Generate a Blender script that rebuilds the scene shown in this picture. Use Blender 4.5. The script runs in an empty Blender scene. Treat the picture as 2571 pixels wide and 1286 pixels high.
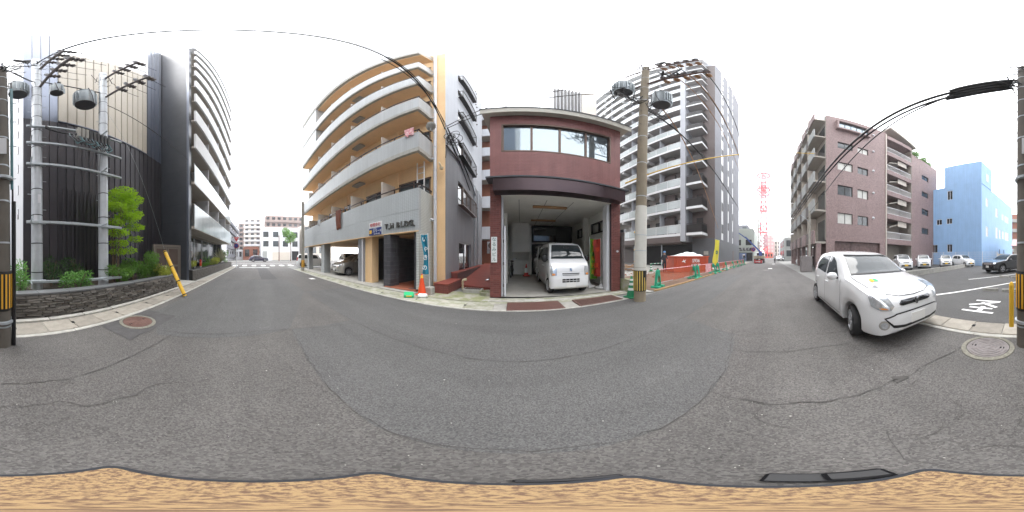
import bpy, bmesh, math, random
from mathutils import Vector, Matrix
from mathutils.bvhtree import BVHTree
R = math.radians
rnd = random.Random(7)
scene = bpy.context.scene
col = scene.collection

# ---------------------------------------------------------------- camera, sky, sun, exposure
cd = bpy.data.cameras.new('camera'); cam = bpy.data.objects.new('camera', cd); col.objects.link(cam)
cd.type = 'PANO'
try: cd.panorama_type = 'EQUIRECTANGULAR'
except Exception: pass
try: cd.cycles.panorama_type = 'EQUIRECTANGULAR'
except Exception: pass
cd.clip_start = 0.02; cd.clip_end = 3000
cam.location = (0, 0, 1.4); cam.rotation_euler = (R(90), 0, 0)
scene.camera = cam
w = bpy.data.worlds.new('World'); scene.world = w; w.use_nodes = True
nt = w.node_tree; nt.nodes.clear()
out = nt.nodes.new('ShaderNodeOutputWorld'); bg = nt.nodes.new('ShaderNodeBackground')
sky = nt.nodes.new('ShaderNodeTexSky'); sky.sky_type = 'NISHITA'; sky.sun_disc = False
SUN_EL, SUN_AZ = 70, 110
sky.sun_elevation = R(SUN_EL); sky.sun_rotation = R(SUN_AZ)
mixn = nt.nodes.new('ShaderNodeMix'); mixn.data_type = 'RGBA'; mixn.inputs['Factor'].default_value = 0.9
cl = nt.nodes.new('ShaderNodeTexNoise'); cl.inputs['Scale'].default_value = 1.6; cl.inputs['Detail'].default_value = 4
rp = nt.nodes.new('ShaderNodeValToRGB')       # an even overcast deck
rp.color_ramp.elements[0].color = (15.5, 15.8, 16.4, 1); rp.color_ramp.elements[1].color = (21, 21.2, 21.6, 1)
nt.links.new(cl.outputs['Fac'], rp.inputs['Fac'])
nt.links.new(sky.outputs['Color'], mixn.inputs['A']); nt.links.new(rp.outputs['Color'], mixn.inputs['B'])
nt.links.new(mixn.outputs['Result'], bg.inputs['Color']); bg.inputs['Strength'].default_value = 0.115
nt.links.new(bg.outputs['Background'], out.inputs['Surface'])
sd = bpy.data.lights.new('sun', 'SUN'); sd.energy = 1.2; sd.angle = R(40); sd.color = (1, .97, .93)
so = bpy.data.objects.new('sun', sd); col.objects.link(so)
so.rotation_euler = (R(90 - SUN_EL), 0, R(180 - SUN_AZ))
vs = scene.view_settings; vs.view_transform = 'Standard'; vs.look = 'None'; vs.gamma = 1; vs.exposure = 1.1
vs.use_curve_mapping = False
scene.render.engine = 'CYCLES'
scene.cycles.max_bounces = 9; scene.cycles.diffuse_bounces = 6; scene.cycles.glossy_bounces = 3
scene.cycles.use_denoising = True

# ---------------------------------------------------------------- materials
MATS = {}
def M(name, c=(.5, .5, .5), rough=.6, metal=0, var=.12, scale=3, bump=0, bscale=40, streak=0, ior=1.5,
      rand=0, coat=0, alpha=1, emit=0, trans=0, c2=None, grid=None, speck=0, tracks=0):
    if name in MATS: return MATS[name]
    m = bpy.data.materials.new(name); m.use_nodes = True; t = m.node_tree; N = t.nodes; L = t.links
    b = N['Principled BSDF']; b.inputs['Roughness'].default_value = rough; b.inputs['Metallic'].default_value = metal
    b.inputs['IOR'].default_value = ior; b.inputs['Coat Weight'].default_value = coat; b.inputs['Coat Roughness'].default_value = .04
    b.inputs['Alpha'].default_value = alpha; b.inputs['Transmission Weight'].default_value = trans
    co = N.new('ShaderNodeTexCoord')
    cur = N.new('ShaderNodeRGB'); cur.outputs[0].default_value = (*c, 1); cur = cur.outputs[0]
    def mul(cur, fac_out, lo, hi):
        mr = N.new('ShaderNodeMapRange'); mr.inputs['To Min'].default_value = lo; mr.inputs['To Max'].default_value = hi
        L.new(fac_out, mr.inputs['Value'])
        mx = N.new('ShaderNodeMix'); mx.data_type = 'RGBA'; mx.blend_type = 'MULTIPLY'; mx.inputs['Factor'].default_value = 1
        L.new(cur, mx.inputs['A']); L.new(mr.outputs[0], mx.inputs['B']); return mx.outputs['Result']
    if c2:
        n = N.new('ShaderNodeTexNoise'); n.inputs['Scale'].default_value = scale; n.inputs['Detail'].default_value = 6; n.inputs['Roughness'].default_value = .65
        L.new(co.outputs['Object'], n.inputs['Vector'])
        r = N.new('ShaderNodeValToRGB'); r.color_ramp.elements[0].position = .42; r.color_ramp.elements[1].position = .58
        r.color_ramp.elements[0].color = (*c, 1); r.color_ramp.elements[1].color = (*c2, 1)
        L.new(n.outputs['Fac'], r.inputs['Fac']); cur = r.outputs['Color']
    if var:
        n = N.new('ShaderNodeTexNoise'); n.inputs['Scale'].default_value = scale; n.inputs['Detail'].default_value = 7; n.inputs['Roughness'].default_value = .6
        L.new(co.outputs['Object'], n.inputs['Vector']); cur = mul(cur, n.outputs['Fac'], 1 - 2.2 * var, 1 + 2.2 * var)
    if streak:
        mp = N.new('ShaderNodeMapping'); mp.inputs['Scale'].default_value = (3.5, 3.5, .22)
        n = N.new('ShaderNodeTexNoise'); n.inputs['Scale'].default_value = 1.3; n.inputs['Detail'].default_value = 6
        L.new(co.outputs['Object'], mp.inputs['Vector']); L.new(mp.outputs[0], n.inputs['Vector'])
        cur = mul(cur, n.outputs['Fac'], 1 - 2.4 * streak, 1 + 1.6 * streak)
    if tracks:     # tyre polish and drips along the driving direction
        mp = N.new('ShaderNodeMapping'); mp.inputs['Scale'].default_value = (.16, 1.5, 1)
        n = N.new('ShaderNodeTexNoise'); n.inputs['Scale'].default_value = 1; n.inputs['Detail'].default_value = 5; n.inputs['Roughness'].default_value = .55
        L.new(co.outputs['Object'], mp.inputs['Vector']); L.new(mp.outputs[0], n.inputs['Vector']); cur = mul(cur, n.outputs['Fac'], 1 - 2 * tracks, 1 + 2 * tracks)
    if rand:
        oi = N.new('ShaderNodeObjectInfo'); cur = mul(cur, oi.outputs['Random'], 1 - rand, 1 + rand)
    if speck:
        v = N.new('ShaderNodeTexVoronoi'); v.inputs['Scale'].default_value = speck
        L.new(co.outputs['Object'], v.inputs['Vector'])
        cur = mul(cur, v.outputs['Color'], .55, 1.5)
    hgt = None
    if grid:   # thin joint lines: (vector scale xyz, joint width, darkness)
        sx, sy, sz, jw, dk = grid
        sep = N.new('ShaderNodeSeparateXYZ'); L.new(co.outputs['Object'], sep.inputs[0]); last = None
        for ax, s in zip('XYZ', (sx, sy, sz)):
            if not s: continue
            a = N.new('ShaderNodeMath'); a.operation = 'MULTIPLY'; a.inputs[1].default_value = s; L.new(sep.outputs[ax], a.inputs[0])
            f = N.new('ShaderNodeMath'); f.operation = 'FRACT'; L.new(a.outputs[0], f.inputs[0])
            g = N.new('ShaderNodeMath'); g.operation = 'GREATER_THAN'; g.inputs[1].default_value = jw * s; L.new(f.outputs[0], g.inputs[0])
            if last is None: last = g.outputs[0]
            else:
                q = N.new('ShaderNodeMath'); q.operation = 'MULTIPLY'; L.new(last, q.inputs[0]); L.new(g.outputs[0], q.inputs[1]); last = q.outputs[0]
        cur = mul(cur, last, dk, 1); hgt = last
    L.new(cur, b.inputs['Base Color'])
    if emit:
        L.new(cur, b.inputs['Emission Color']); b.inputs['Emission Strength'].default_value = emit
    if bump:
        n = N.new('ShaderNodeTexNoise'); n.inputs['Scale'].default_value = bscale; n.inputs['Detail'].default_value = 8; n.inputs['Roughness'].default_value = .7
        L.new(co.outputs['Object'], n.inputs['Vector'])
        bp = N.new('ShaderNodeBump'); bp.inputs['Strength'].default_value = bump; bp.inputs['Distance'].default_value = .02
        L.new(n.outputs['Fac'], bp.inputs['Height']); L.new(bp.outputs[0], b.inputs['Normal'])
    if name.startswith('leaf'):
        tr = N.new('ShaderNodeBsdfTranslucent'); mx = N.new('ShaderNodeMixShader'); mx.inputs[0].default_value = .42
        L.new(cur, tr.inputs['Color']); L.new(b.outputs[0], mx.inputs[1]); L.new(tr.outputs[0], mx.inputs[2]); L.new(mx.outputs[0], N['Material Output'].inputs['Surface'])
    MATS[name] = m; return m

M('asphalt_old', (.108, .102, .097), .85, var=.11, scale=1.1, bump=.5, bscale=90, speck=95, tracks=.16)
M('asphalt_new', (.100, .0985, .097), .85, var=.09, scale=.8, bump=.45, bscale=110, speck=120, tracks=.16)
M('asphalt_lot', (.083, .081, .079), .85, var=.12, scale=1.3, bump=.35, bscale=120, speck=150)
M('asphalt_fill', (.085, .082, .082), .9, var=.2, scale=6, bump=.5, bscale=120)
M('crack', (.075, .071, .067), .95, var=.25, scale=9)
M('groundmat', (.2, .2, .19), .9, var=.15, scale=.2)
M('concrete', (.36, .35, .32), .85, var=.16, scale=4, bump=.3, bscale=60, streak=.05)
M('slab', (.30, .275, .235), .85, var=.2, scale=5, bump=.3, bscale=70, rand=.16)
M('slab_mossy', (.30, .31, .22), .9, var=.22, scale=3, bump=.3, bscale=70, rand=.14, c2=(.37, .36, .31))
M('kerb_white', (.42, .41, .375), .85, var=.24, scale=6, bump=.2)
M('mossy', (.26, .28, .14), .9, var=.2, scale=2.5, bump=.3, c2=(.33, .32, .27))
M('line_paint', (.78, .78, .76), .7, var=.1, scale=14)
M('iron_rust', (.15, .085, .07), .75, var=.22, scale=9, bump=.3, bscale=60)
M('iron_grey', (.20, .18, .175), .7, .1, var=.2, scale=9, bump=.3)
M('rust_plate', (.13, .065, .055), .6, .2, var=.15, scale=7, bump=.3, bscale=120)
M('conc_ring', (.21, .20, .165), .9, var=.3, scale=25, bump=.5, bscale=70)
M('stone', (.15, .138, .122), .8, var=.25, scale=9, bump=.7, bscale=30, rand=.45)
M('mortar', (.02, .02, .02), .95, var=.2)
M('cap_grey', (.13, .135, .14), .6, var=.1)
M('steel_pole', (.50, .53, .56), .45, .3, var=.12, scale=4, streak=.08)
M('galv', (.45, .49, .52), .45, .35, var=.12, scale=8)
M('conc_pole', (.30, .285, .25), .85, var=.12, scale=3, streak=.13, bump=.2)
M('conc_pole_brown', (.27, .225, .16), .85, var=.12, scale=3, streak=.13, bump=.2)
M('pole_sheet', (.60, .585, .53), .6, var=.06, scale=4)
M('black_band', (.012, .012, .014), .55, var=.1)
M('yellow_strip', (.80, .42, .03), .5, var=.06)
M('gold_strip', (.58, .42, .10), .45, var=.1)
M('black_plastic', (.012, .012, .014), .42, var=.1)
M('dark_rubber', (.016, .016, .017), .75, var=.15, scale=20)
M('yellow_guard', (.72, .43, .03), .45, var=.08)
M('panel_dark', (.060, .056, .064), .36, .35, var=.10, scale=1.2, rand=.10)
M('panel_sky_tint', (.17, .19, .24), .3, .7, var=.08, scale=1, rand=.06)  # dark cladding metal with its sky reflection put into the colour
M('panel_cream', (.54, .49, .41), .5, .1, var=.05, scale=1, rand=.035)
M('fin_dark', (.055, .06, .07), .4, .35, var=.1, scale=2, grid=(0, 0, .9, .012, .6))
M('white_wall', (.72, .73, .74), .7, var=.05, scale=1)
M('soffit', (.42, .38, .33), .8, var=.06)
M('tile_white', (.52, .545, .555), .35, var=.06, scale=.9, streak=.11, grid=(10, 10, 16, .008, .82))
M('tile_side', (.60, .63, .60), .35, var=.05, scale=.9, streak=.03, grid=(0, 10, 16, .014, .52))
M('tile_grey', (.50, .53, .54), .35, var=.06, scale=.9, streak=.06, grid=(10, 10, 16, .009, .62))
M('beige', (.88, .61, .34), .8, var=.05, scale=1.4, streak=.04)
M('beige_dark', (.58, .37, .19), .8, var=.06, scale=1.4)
M('wall_pale', (.55, .575, .62), .75, var=.05, scale=.7, streak=.06)
M('wall_lowgrey', (.30, .31, .335), .75, var=.06, scale=.9, streak=.10)
M('dark_brown', (.045, .03, .028), .4, .3, var=.1)
M('dark_tile', (.075, .075, .085), .35, var=.1, scale=6, rand=.18)
M('grout', (.16, .16, .165), .9)
M('terracotta', (.30, .10, .055), .6, var=.12, scale=6, rand=.12, grid=(6.6, 6.6, 0, .012, .6))
M('brick', (.20, .066, .056), .55, var=.14, scale=8, rand=.18, bump=.15)
M('brick_up', (.30, .122, .113), .5, var=.14, scale=1.6, streak=.13)
M('brick_joint', (.24, .12, .10), .9, var=.12)
M('brick_kerb', (.19, .055, .045), .6, var=.15, scale=5, grid=(4.6, 4.6, 14, .012, .6))
M('red_path', (.24, .048, .032), .65, var=.14, scale=3, grid=(9, 9, 0, .01, .75))
M('metal_brown', (.066, .043, .048), .3, .55, var=.1, scale=2, bump=.12, bscale=2.2)
M('fascia', (.52, .50, .44), .7, var=.06, streak=.05)
M('roof_dark', (.07, .075, .085), .7, var=.1)
M('plaster', (.34, .33, .30), .85, var=.06, scale=2)
M('gar_wall', (.76, .75, .70), .85, var=.07, scale=2)
M('gar_floor', (.40, .385, .35), .85, var=.15, scale=2, bump=.15)
M('wood', (.36, .20, .09), .7, var=.15, scale=8)
M('white_paint', (.78, .78, .78), .5, var=.03)
M('white_plastic', (.74, .74, .74), .45, var=.03)
M('glass', (.035, .045, .05), .05, 0, var=.15, scale=1.5, ior=1.75)
M('car_glass', (.03, .038, .042), .04, 0, var=.1, scale=2, ior=1.5)
M('dark_pane', (.02, .02, .026), .5, 0, var=.1, ior=1.3)
M('glass_sky', (.24, .29, .32), .04, .6, var=.05, scale=.7, ior=2.4)
M('glass_dark', (.008, .009, .011), .05, 0, var=0, ior=1.6)
M('glass_mist', (.36, .43, .44), .12, 0, var=.1, ior=1.7)
M('glass_panel', (.40, .44, .445), .15, 0, var=.06, ior=1.6)
M('curtain', (.50, .50, .46), .5, 0, var=.12, scale=3, ior=1.9)
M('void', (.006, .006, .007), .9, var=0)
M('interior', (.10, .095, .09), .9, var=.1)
M('alu_brown', (.13, .085, .065), .4, .4, var=.05)
M('alu_dark', (.025, .022, .022), .4, .4, var=.05)
M('alu', (.55, .56, .57), .4, .6, var=.05)
M('paint_white', (.80, .81, .82), .25, var=.015, coat=1)
M('paint_silver', (.48, .47, .44), .3, .6, var=.02, coat=1)
M('paint_black', (.008, .009, .012), .2, var=.02, coat=1)
M('paint_navy', (.012, .012, .04), .2, var=.02, coat=1)
M('tyre', (.018, .018, .019), .8, var=.15, scale=15)
M('rim', (.50, .51, .53), .32, .85, var=.08)
M('chrome', (.62, .63, .65), .12, 1, var=.04)
M('lamp_glass', (.62, .65, .68), .08, .55, var=.25, scale=22, ior=1.9)
M('lamp_orange', (.75, .28, .05), .2, var=.1)
M('lamp_red', (.42, .02, .02), .2, var=.1, coat=1)
M('plate_white', (.78, .78, .76), .5, var=.02)
M('plate_yellow', (.80, .52, .03), .5, var=.02)
M('leaf_bright', (.38, .60, .03), .55, var=.34, scale=22)
M('leaf_yellow', (.36, .40, .06), .55, var=.34, scale=22)
M('leaf_mid', (.12, .26, .035), .55, var=.34, scale=22)
M('leaf_dark', (.05, .105, .035), .5, var=.34, scale=22)
M('leaf_fresh', (.16, .36, .08), .55, var=.34, scale=22)
M('leaf_red', (.17, .035, .05), .5, var=.25, scale=6)
M('leaf_pale', (.36, .36, .22), .6, var=.25, scale=6)
M('bark', (.17, .12, .08), .9, var=.25, scale=14, bump=.4)
M('soil', (.045, .035, .025), .95, var=.25, scale=8, bump=.6, bscale=30)
M('gate', (.13, .095, .08), .55, .15, var=.1, scale=3)
M('gate_frame', (.21, .18, .155), .5, .2, var=.08)
M('cone_orange', (.72, .07, .015), .5, var=.08)
M('cone_red', (.55, .03, .015), .5, var=.08)
M('tape_yellow', (.85, .50, .03), .45, var=.05)
M('green_plastic', (.012, .30, .17), .45, var=.08)
M('green_cone', (.01, .20, .085), .5, var=.12)
M('green_box', (.03, .52, .20), .45, var=.06)
M('net_orange', (.55, .11, .045), .7, var=.12, scale=10)
M('container_red', (.48, .075, .03), .55, var=.14, scale=4, streak=.08)
M('tarp', (.70, .76, .74), .7, var=.06, bump=.5, bscale=7)
M('banner_teal', (.01, .20, .30), .7, var=.10, scale=4)
M('banner_yellow', (.70, .62, .06), .7, var=.08)
M('banner_green', (.16, .42, .03), .7, var=.12, scale=3)
M('banner_red', (.40, .035, .02), .7, var=.12)
M('ink_white', (.76, .78, .78), .6, var=.04)
M('ink_blue', (.012, .03, .18), .6, var=.04)
M('ink_red', (.52, .03, .04), .6, var=.04)
M('ink_green', (.05, .16, .15), .6, var=.04)
M('ink_black', (.02, .02, .02), .6, var=.04)
M('bronze', (.12, .12, .11), .45, .5, var=.25, scale=14)
M('towel_brown', (.19, .065, .04), .9, var=.12, scale=6)
M('cloth_pink', (.68, .20, .24), .9, var=.15, scale=12, c2=(.75, .55, .55))
M('cork', (.46, .31, .155), .9, var=.3, scale=62, c2=(.14, .085, .055), bump=.4, bscale=60)
M('foot_black', (.006, .006, .008), .55, var=.05)
M('cork_rim', (.022, .025, .032), .75, var=.05)
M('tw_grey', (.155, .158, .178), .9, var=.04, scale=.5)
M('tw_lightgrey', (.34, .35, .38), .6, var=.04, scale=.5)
M('tw_base', (.085, .09, .10), .6, var=.07, scale=.7, grid=(1.6, 1.6, 3.3, .012, .8))
M('tw_brown', (.105, .08, .074), .6, var=.08, scale=1, grid=(2.5, 2.5, 12, .014, .78))
M('tw_soffit_shade', (.33, .32, .315), .7, var=.05, scale=1)  # darker than the fascia: shade under the balconies put into the colour
M('conc_pole_dark', (.15, .135, .115), .85, var=.14, scale=3, streak=.15, bump=.2)
M('tw_white', (.68, .69, .70), .6, var=.03)
M('tw_wall', (.30, .285, .265), .7, var=.06, scale=.8)
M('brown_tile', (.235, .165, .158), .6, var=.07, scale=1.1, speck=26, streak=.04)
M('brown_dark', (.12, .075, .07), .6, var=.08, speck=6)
M('brown_soffit', (.33, .30, .26), .8, var=.06)
M('blue_wall', (.27, .44, .68), .65, var=.06, scale=.8, streak=.07, bump=.08, bscale=30)
M('far_white', (.66, .67, .70), .8, var=.04)
M('far_cream', (.55, .50, .44), .8, var=.05)
M('far_brown', (.25, .19, .17), .8, var=.08)
M('far_pink', (.55, .36, .36), .8, var=.05)
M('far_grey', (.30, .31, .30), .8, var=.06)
M('far_greygreen', (.36, .39, .36), .8, var=.06)
M('far_rust', (.26, .10, .06), .8, var=.08)
M('mast_glare_pink', (.42, .22, .25), .7, var=.04)  # white sections tinted pink, sky glare around the mast put into the colour
M('tower_red', (.70, .03, .05), .6, var=.05)
M('crane_blue', (.02, .06, .28), .4, var=.06, coat=.4)
M('truck_beige', (.50, .45, .32), .5, var=.08)
M('skin', (.50, .31, .22), .6, var=.05)
M('cloth_dark', (.02, .022, .03), .9, var=.1)
M('cloth_white', (.55, .57, .60), .9, var=.06)
M('cloth_blue', (.10, .14, .25), .9, var=.1)
M('helmet_blue', (.05, .18, .38), .35, var=.03)
M('trans_grey', (.30, .335, .355), .45, .45, var=.1, scale=6)
M('trans_bottom', (.06, .06, .065), .7, var=.1)
M('sleeve_yellow', (.62, .38, .03), .5, var=.06)
M('sleeve_orange', (.34, .17, .07), .6, var=.06)
M('conduit_teal', (.10, .24, .27), .5, var=.08)
M('pvc', (.62, .63, .66), .4, var=.04)
M('pvc_cream', (.60, .50, .34), .5, var=.08)
M('deck', (.17, .11, .075), .7, var=.18, scale=3, rand=.12, bump=.2)
M('deck_edge', (.42, .27, .13), .7, var=.15)
M('lit', (1, .98, .93), .5, emit=5, var=0)

# ---------------------------------------------------------------- mesh building
OFF = {}
class MB:
    def __init__(s): s.v = []; s.f = []; s.mi = []; s.m = 0
    def add(s, vs, fs):
        k = len(s.v); s.v += [tuple(p) for p in vs]; s.f += [tuple(i + k for i in f) for f in fs]; s.mi += [s.m] * len(fs); return s
    def box(s, x0, x1, y0, y1, z0, z1, mx=None):
        P = [Vector((x, y, z)) for z in (z0, z1) for y in (y0, y1) for x in (x0, x1)]
        if mx is not None: P = [mx @ p for p in P]
        return s.add(P, [(0, 2, 3, 1), (4, 5, 7, 6), (0, 1, 5, 4), (2, 6, 7, 3), (0, 4, 6, 2), (1, 3, 7, 5)])
    def cbox(s, x0, x1, y0, y1, z0, z1, c=.01, mx=None):   # chamfered box
        P = []; ids = {}
        for i, x in enumerate((x0, x1)):
            for j, y in enumerate((y0, y1)):
                for k, z in enumerate((z0, z1)):
                    dx, dy, dz = (c, -c)[i], (c, -c)[j], (c, -c)[k]
                    for a, q in enumerate(((x, y + dy, z + dz), (x + dx, y, z + dz), (x + dx, y + dy, z))):
                        ids[i, j, k, a] = len(P); P.append(Vector(q))
        F = []
        for i in (0, 1): F.append([ids[i, 0, 0, 0], ids[i, 1, 0, 0], ids[i, 1, 1, 0], ids[i, 0, 1, 0]][::(-1, 1)[i]])
        for j in (0, 1): F.append([ids[0, j, 0, 1], ids[1, j, 0, 1], ids[1, j, 1, 1], ids[0, j, 1, 1]][::(1, -1)[j]])
        for k in (0, 1): F.append([ids[0, 0, k, 2], ids[1, 0, k, 2], ids[1, 1, k, 2], ids[0, 1, k, 2]][::(-1, 1)[k]])
        for i in (0, 1):
            for j in (0, 1): F.append([ids[i, j, 0, 0], ids[i, j, 1, 0], ids[i, j, 1, 1], ids[i, j, 0, 1]])
        for i in (0, 1):
            for k in (0, 1): F.append([ids[i, 0, k, 0], ids[i, 1, k, 0], ids[i, 1, k, 2], ids[i, 0, k, 2]])
        for j in (0, 1):
            for k in (0, 1): F.append([ids[0, j, k, 1], ids[1, j, k, 1], ids[1, j, k, 2], ids[0, j, k, 2]])
        for i in (0, 1):
            for j in (0, 1):
                for k in (0, 1): F.append([ids[i, j, k, 0], ids[i, j, k, 1], ids[i, j, k, 2]])
        if mx is not None: P = [mx @ p for p in P]
        return s.add(P, F)
    def tube(s, path, r, n=8, cap=True):
        path = [Vector(p) for p in path]; rr = r if isinstance(r, (list, tuple)) else [r] * len(path)
        k0 = len(path); V = []; F = []; up = None
        for i, p in enumerate(path):
            d = (path[min(i + 1, k0 - 1)] - path[max(i - 1, 0)])
            d = d.normalized() if d.length > 1e-9 else Vector((0, 0, 1))
            if up is None: up = d.orthogonal().normalized()
            up = (up - d * up.dot(d)); up = up.normalized() if up.length > 1e-6 else d.orthogonal().normalized()
            q = d.cross(up)
            for a in range(n):
                t = 2 * math.pi * a / n; V.append(p + (up * math.cos(t) + q * math.sin(t)) * rr[i])
        for i in range(k0 - 1):
            for a in range(n):
                b = (a + 1) % n; F.append((i * n + a, i * n + b, (i + 1) * n + b, (i + 1) * n + a))
        if cap: F.append(tuple(range(n))[::-1]); F.append(tuple((k0 - 1) * n + a for a in range(n)))
        return s.add(V, F)
    def lathe(s, prof, n=24, mx=None):      # profile of (r, z), axis z
        V = []; F = []
        for r, z in prof:
            for a in range(n):
                t = 2 * math.pi * a / n; p = Vector((r * math.cos(t), r * math.sin(t), z)); V.append(mx @ p if mx is not None else p)
        for i in range(len(prof) - 1):
            for a in range(n):
                b = (a + 1) % n; F.append((i * n + a, i * n + b, (i + 1) * n + b, (i + 1) * n + a))
        ring = abs(prof[0][1] - prof[-1][1]) < 1e-6
        if prof[0][0] > 1e-6 and not ring: F.append(tuple(range(n))[::-1])
        if prof[-1][0] > 1e-6 and not ring: F.append(tuple((len(prof) - 1) * n + a for a in range(n)))
        return s.add(V, F)
    def prism(s, poly, z0, z1, mx=None):    # polygon in xy, counter clockwise
        n = len(poly); V = [Vector((x, y, z0)) for x, y in poly] + [Vector((x, y, z1)) for x, y in poly]
        if mx is not None: V = [mx @ p for p in V]
        F = [tuple(range(n))[::-1], tuple(range(n, 2 * n))] + [(i, (i + 1) % n, n + (i + 1) % n, n + i) for i in range(n)]
        return s.add(V, F)
    def sheet(s, pts): return s.add(pts, [tuple(range(len(pts)))])
    def mesh(s, name, mats, off=(0, 0, 0), smooth=False, sharp=35):
        me = bpy.data.meshes.new(name)
        if any(off): s.v = [(a - off[0], b - off[1], c - off[2]) for a, b, c in s.v]
        me.from_pydata(s.v, [], s.f); me.update()
        for m in (mats if isinstance(mats, (list, tuple)) else [mats]): me.materials.append(MATS[m])
        if any(s.mi): me.polygons.foreach_set('material_index', s.mi)
        if smooth:
            me.polygons.foreach_set('use_smooth', [True] * len(me.polygons)); me.set_sharp_from_angle(angle=R(sharp))
        return me
    def build(s, name, mats, parent=None, smooth=False, sharp=35, off=None):
        o = off if off is not None else OFF.get(parent.name if parent else None, (0, 0, 0))
        return link(name, s.mesh(name, mats, o, smooth, sharp), parent)
def link(name, me, parent=None, loc=None, rot=None):
    ob = bpy.data.objects.new(name, me); col.objects.link(ob)
    if parent: ob.parent = parent; OFF[ob.name] = OFF.get(parent.name, (0, 0, 0))
    if loc is not None: ob.location = loc
    if rot is not None: ob.rotation_euler = rot
    return ob
def tag(o, label=None, cat=None, group=None, kind=None):
    if label: o['label'] = label
    if cat: o['category'] = cat
    if group: o['group'] = group
    if kind: o['kind'] = kind
    return o
def thing(name, label, cat, loc=(0, 0, 0), rz=0, group=None, world=False):
    """Empty at the thing's base; world=True: its parts are written in world coordinates."""
    o = bpy.data.objects.new(name, None); col.objects.link(o); o.empty_display_size = .2
    o.location = loc; o.rotation_euler = (0, 0, rz)
    if world: OFF[o.name] = tuple(loc)
    return tag(o, label, cat, group)
def copy_tree(o, parent=None, loc=None, rz=None, label=None, group=None):
    c = o.copy(); col.objects.link(c)
    if parent: c.parent = parent
    if loc is not None: c.location = loc
    if rz is not None: c.rotation_euler[2] = rz
    if label: c['label'] = label
    if group: c['group'] = group
    for ch in [x for x in bpy.data.objects if x.parent == o]: copy_tree(ch, c)
    return c
def struct(name, mb, mat, **k): return tag(mb.build(name, mat, **k), kind='structure')
class FR:
    """a wall frame: origin p, horizontal direction u, outward normal n; box() takes u, z and n ranges"""
    def __init__(s, p, u, n): s.p, s.u, s.n = Vector(p), Vector(u).normalized(), Vector(n).normalized()
    def mx(s): return Matrix((( s.u.x, s.n.x, 0, s.p.x), (s.u.y, s.n.y, 0, s.p.y), (0, 0, 1, s.p.z), (0, 0, 0, 1)))
    def box(s, mb, u0, u1, z0, z1, n0, n1): return mb.box(u0, u1, n0, n1, z0, z1, mx=s.mx())
    def cbox(s, mb, u0, u1, z0, z1, n0, n1, c=.01): return mb.cbox(u0, u1, n0, n1, z0, z1, c, mx=s.mx())
    def P(s, u, z, n=0): return s.p + s.u * u + s.n * n + Vector((0, 0, z))
def flip_ok(fr): return fr.u.cross(fr.n).z > 0
def wall(fr, u0, u1, z0, z1, holes=(), depth=.15, mb=None, n=0):
    """front face with real openings and reveals"""
    mb = mb or MB(); us = sorted({u0, u1, *[min(max(h[k], u0), u1) for h in holes for k in (0, 1)]}); zs = sorted({z0, z1, *[min(max(h[k], z0), z1) for h in holes for k in (2, 3)]})
    for a, b in zip(us, us[1:]):
        for c, d in zip(zs, zs[1:]):
            m, k = (a + b) / 2, (c + d) / 2
            if any(h[0] < m < h[1] and h[2] < k < h[3] for h in holes): continue
            mb.sheet([fr.P(a, c, n), fr.P(b, c, n), fr.P(b, d, n), fr.P(a, d, n)])
    for h in holes:
        a, b, c, d = h[:4]; q = [(a, c), (b, c), (b, d), (a, d)]
        for (e, f), (g, i) in zip(q, q[1:] + q[:1]):
            mb.sheet([fr.P(e, f, n), fr.P(e, f, n - depth), fr.P(g, i, n - depth), fr.P(g, i, n)])
    return mb
def window(par, fr, u0, u1, z0, z1, n=-.1, glass='glass', frame='alu_dark', mull=1, fw=.04, bars=0):
    g = MB(); fr.box(g, u0 + .01, u1 - .01, z0 + .01, z1 - .01, n - .02, n); o = g.build('window', glass, par)
    f = MB()
    fr.box(f, u0, u1, z0, z0 + fw, n + .003, n + .05); fr.box(f, u0, u1, z1 - fw, z1, n + .003, n + .05)
    for k in range(mull + 2):
        u = u0 + fw / 2 + (u1 - u0 - fw) * k / (mull + 1); fr.box(f, u - fw / 2, u + fw / 2, z0 + fw, z1 - fw, n + .003, n + .046)
    f.build('window_frame', frame, o); return o
FONT = None
def text(par, name, s, size, mat, mx, ext=.003, bold=0, align='CENTER'):
    cu = bpy.data.curves.new(name, 'FONT'); cu.body = s; cu.size = size; cu.extrude = ext; cu.align_x = align; cu.align_y = 'CENTER'; cu.offset = bold
    cu.resolution_u = 3
    t = bpy.data.objects.new(name + '_src', cu); col.objects.link(t)
    me = bpy.data.meshes.new_from_object(t.evaluated_get(bpy.context.evaluated_depsgraph_get()))
    bpy.data.objects.remove(t); bpy.data.curves.remove(cu)
    off = Vector(OFF.get(par.name if par else None, (0, 0, 0)))
    me.transform(Matrix.Translation(-off) @ mx); me.materials.clear(); me.materials.append(MATS[mat])
    return link(name, me, par)
def fmx(fr, u, z, n):  # text plane on a wall frame seen from outside
    x = fr.u if fr.u.cross(Vector((0, 0, 1))).dot(fr.n) > 0 else -fr.u
    p = fr.P(u, z, n); k = x.cross(Vector((0, 0, 1)))
    return Matrix(((x.x, 0, k.x, p.x), (x.y, 0, k.y, p.y), (0, 1, 0, p.z), (0, 0, 0, 1)))
def cat(a, b, sag, n=14):
    a, b = Vector(a), Vector(b)
    return [a.lerp(b, t / n) - Vector((0, 0, 4 * sag * (t / n) * (1 - t / n))) for t in range(n + 1)]
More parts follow.
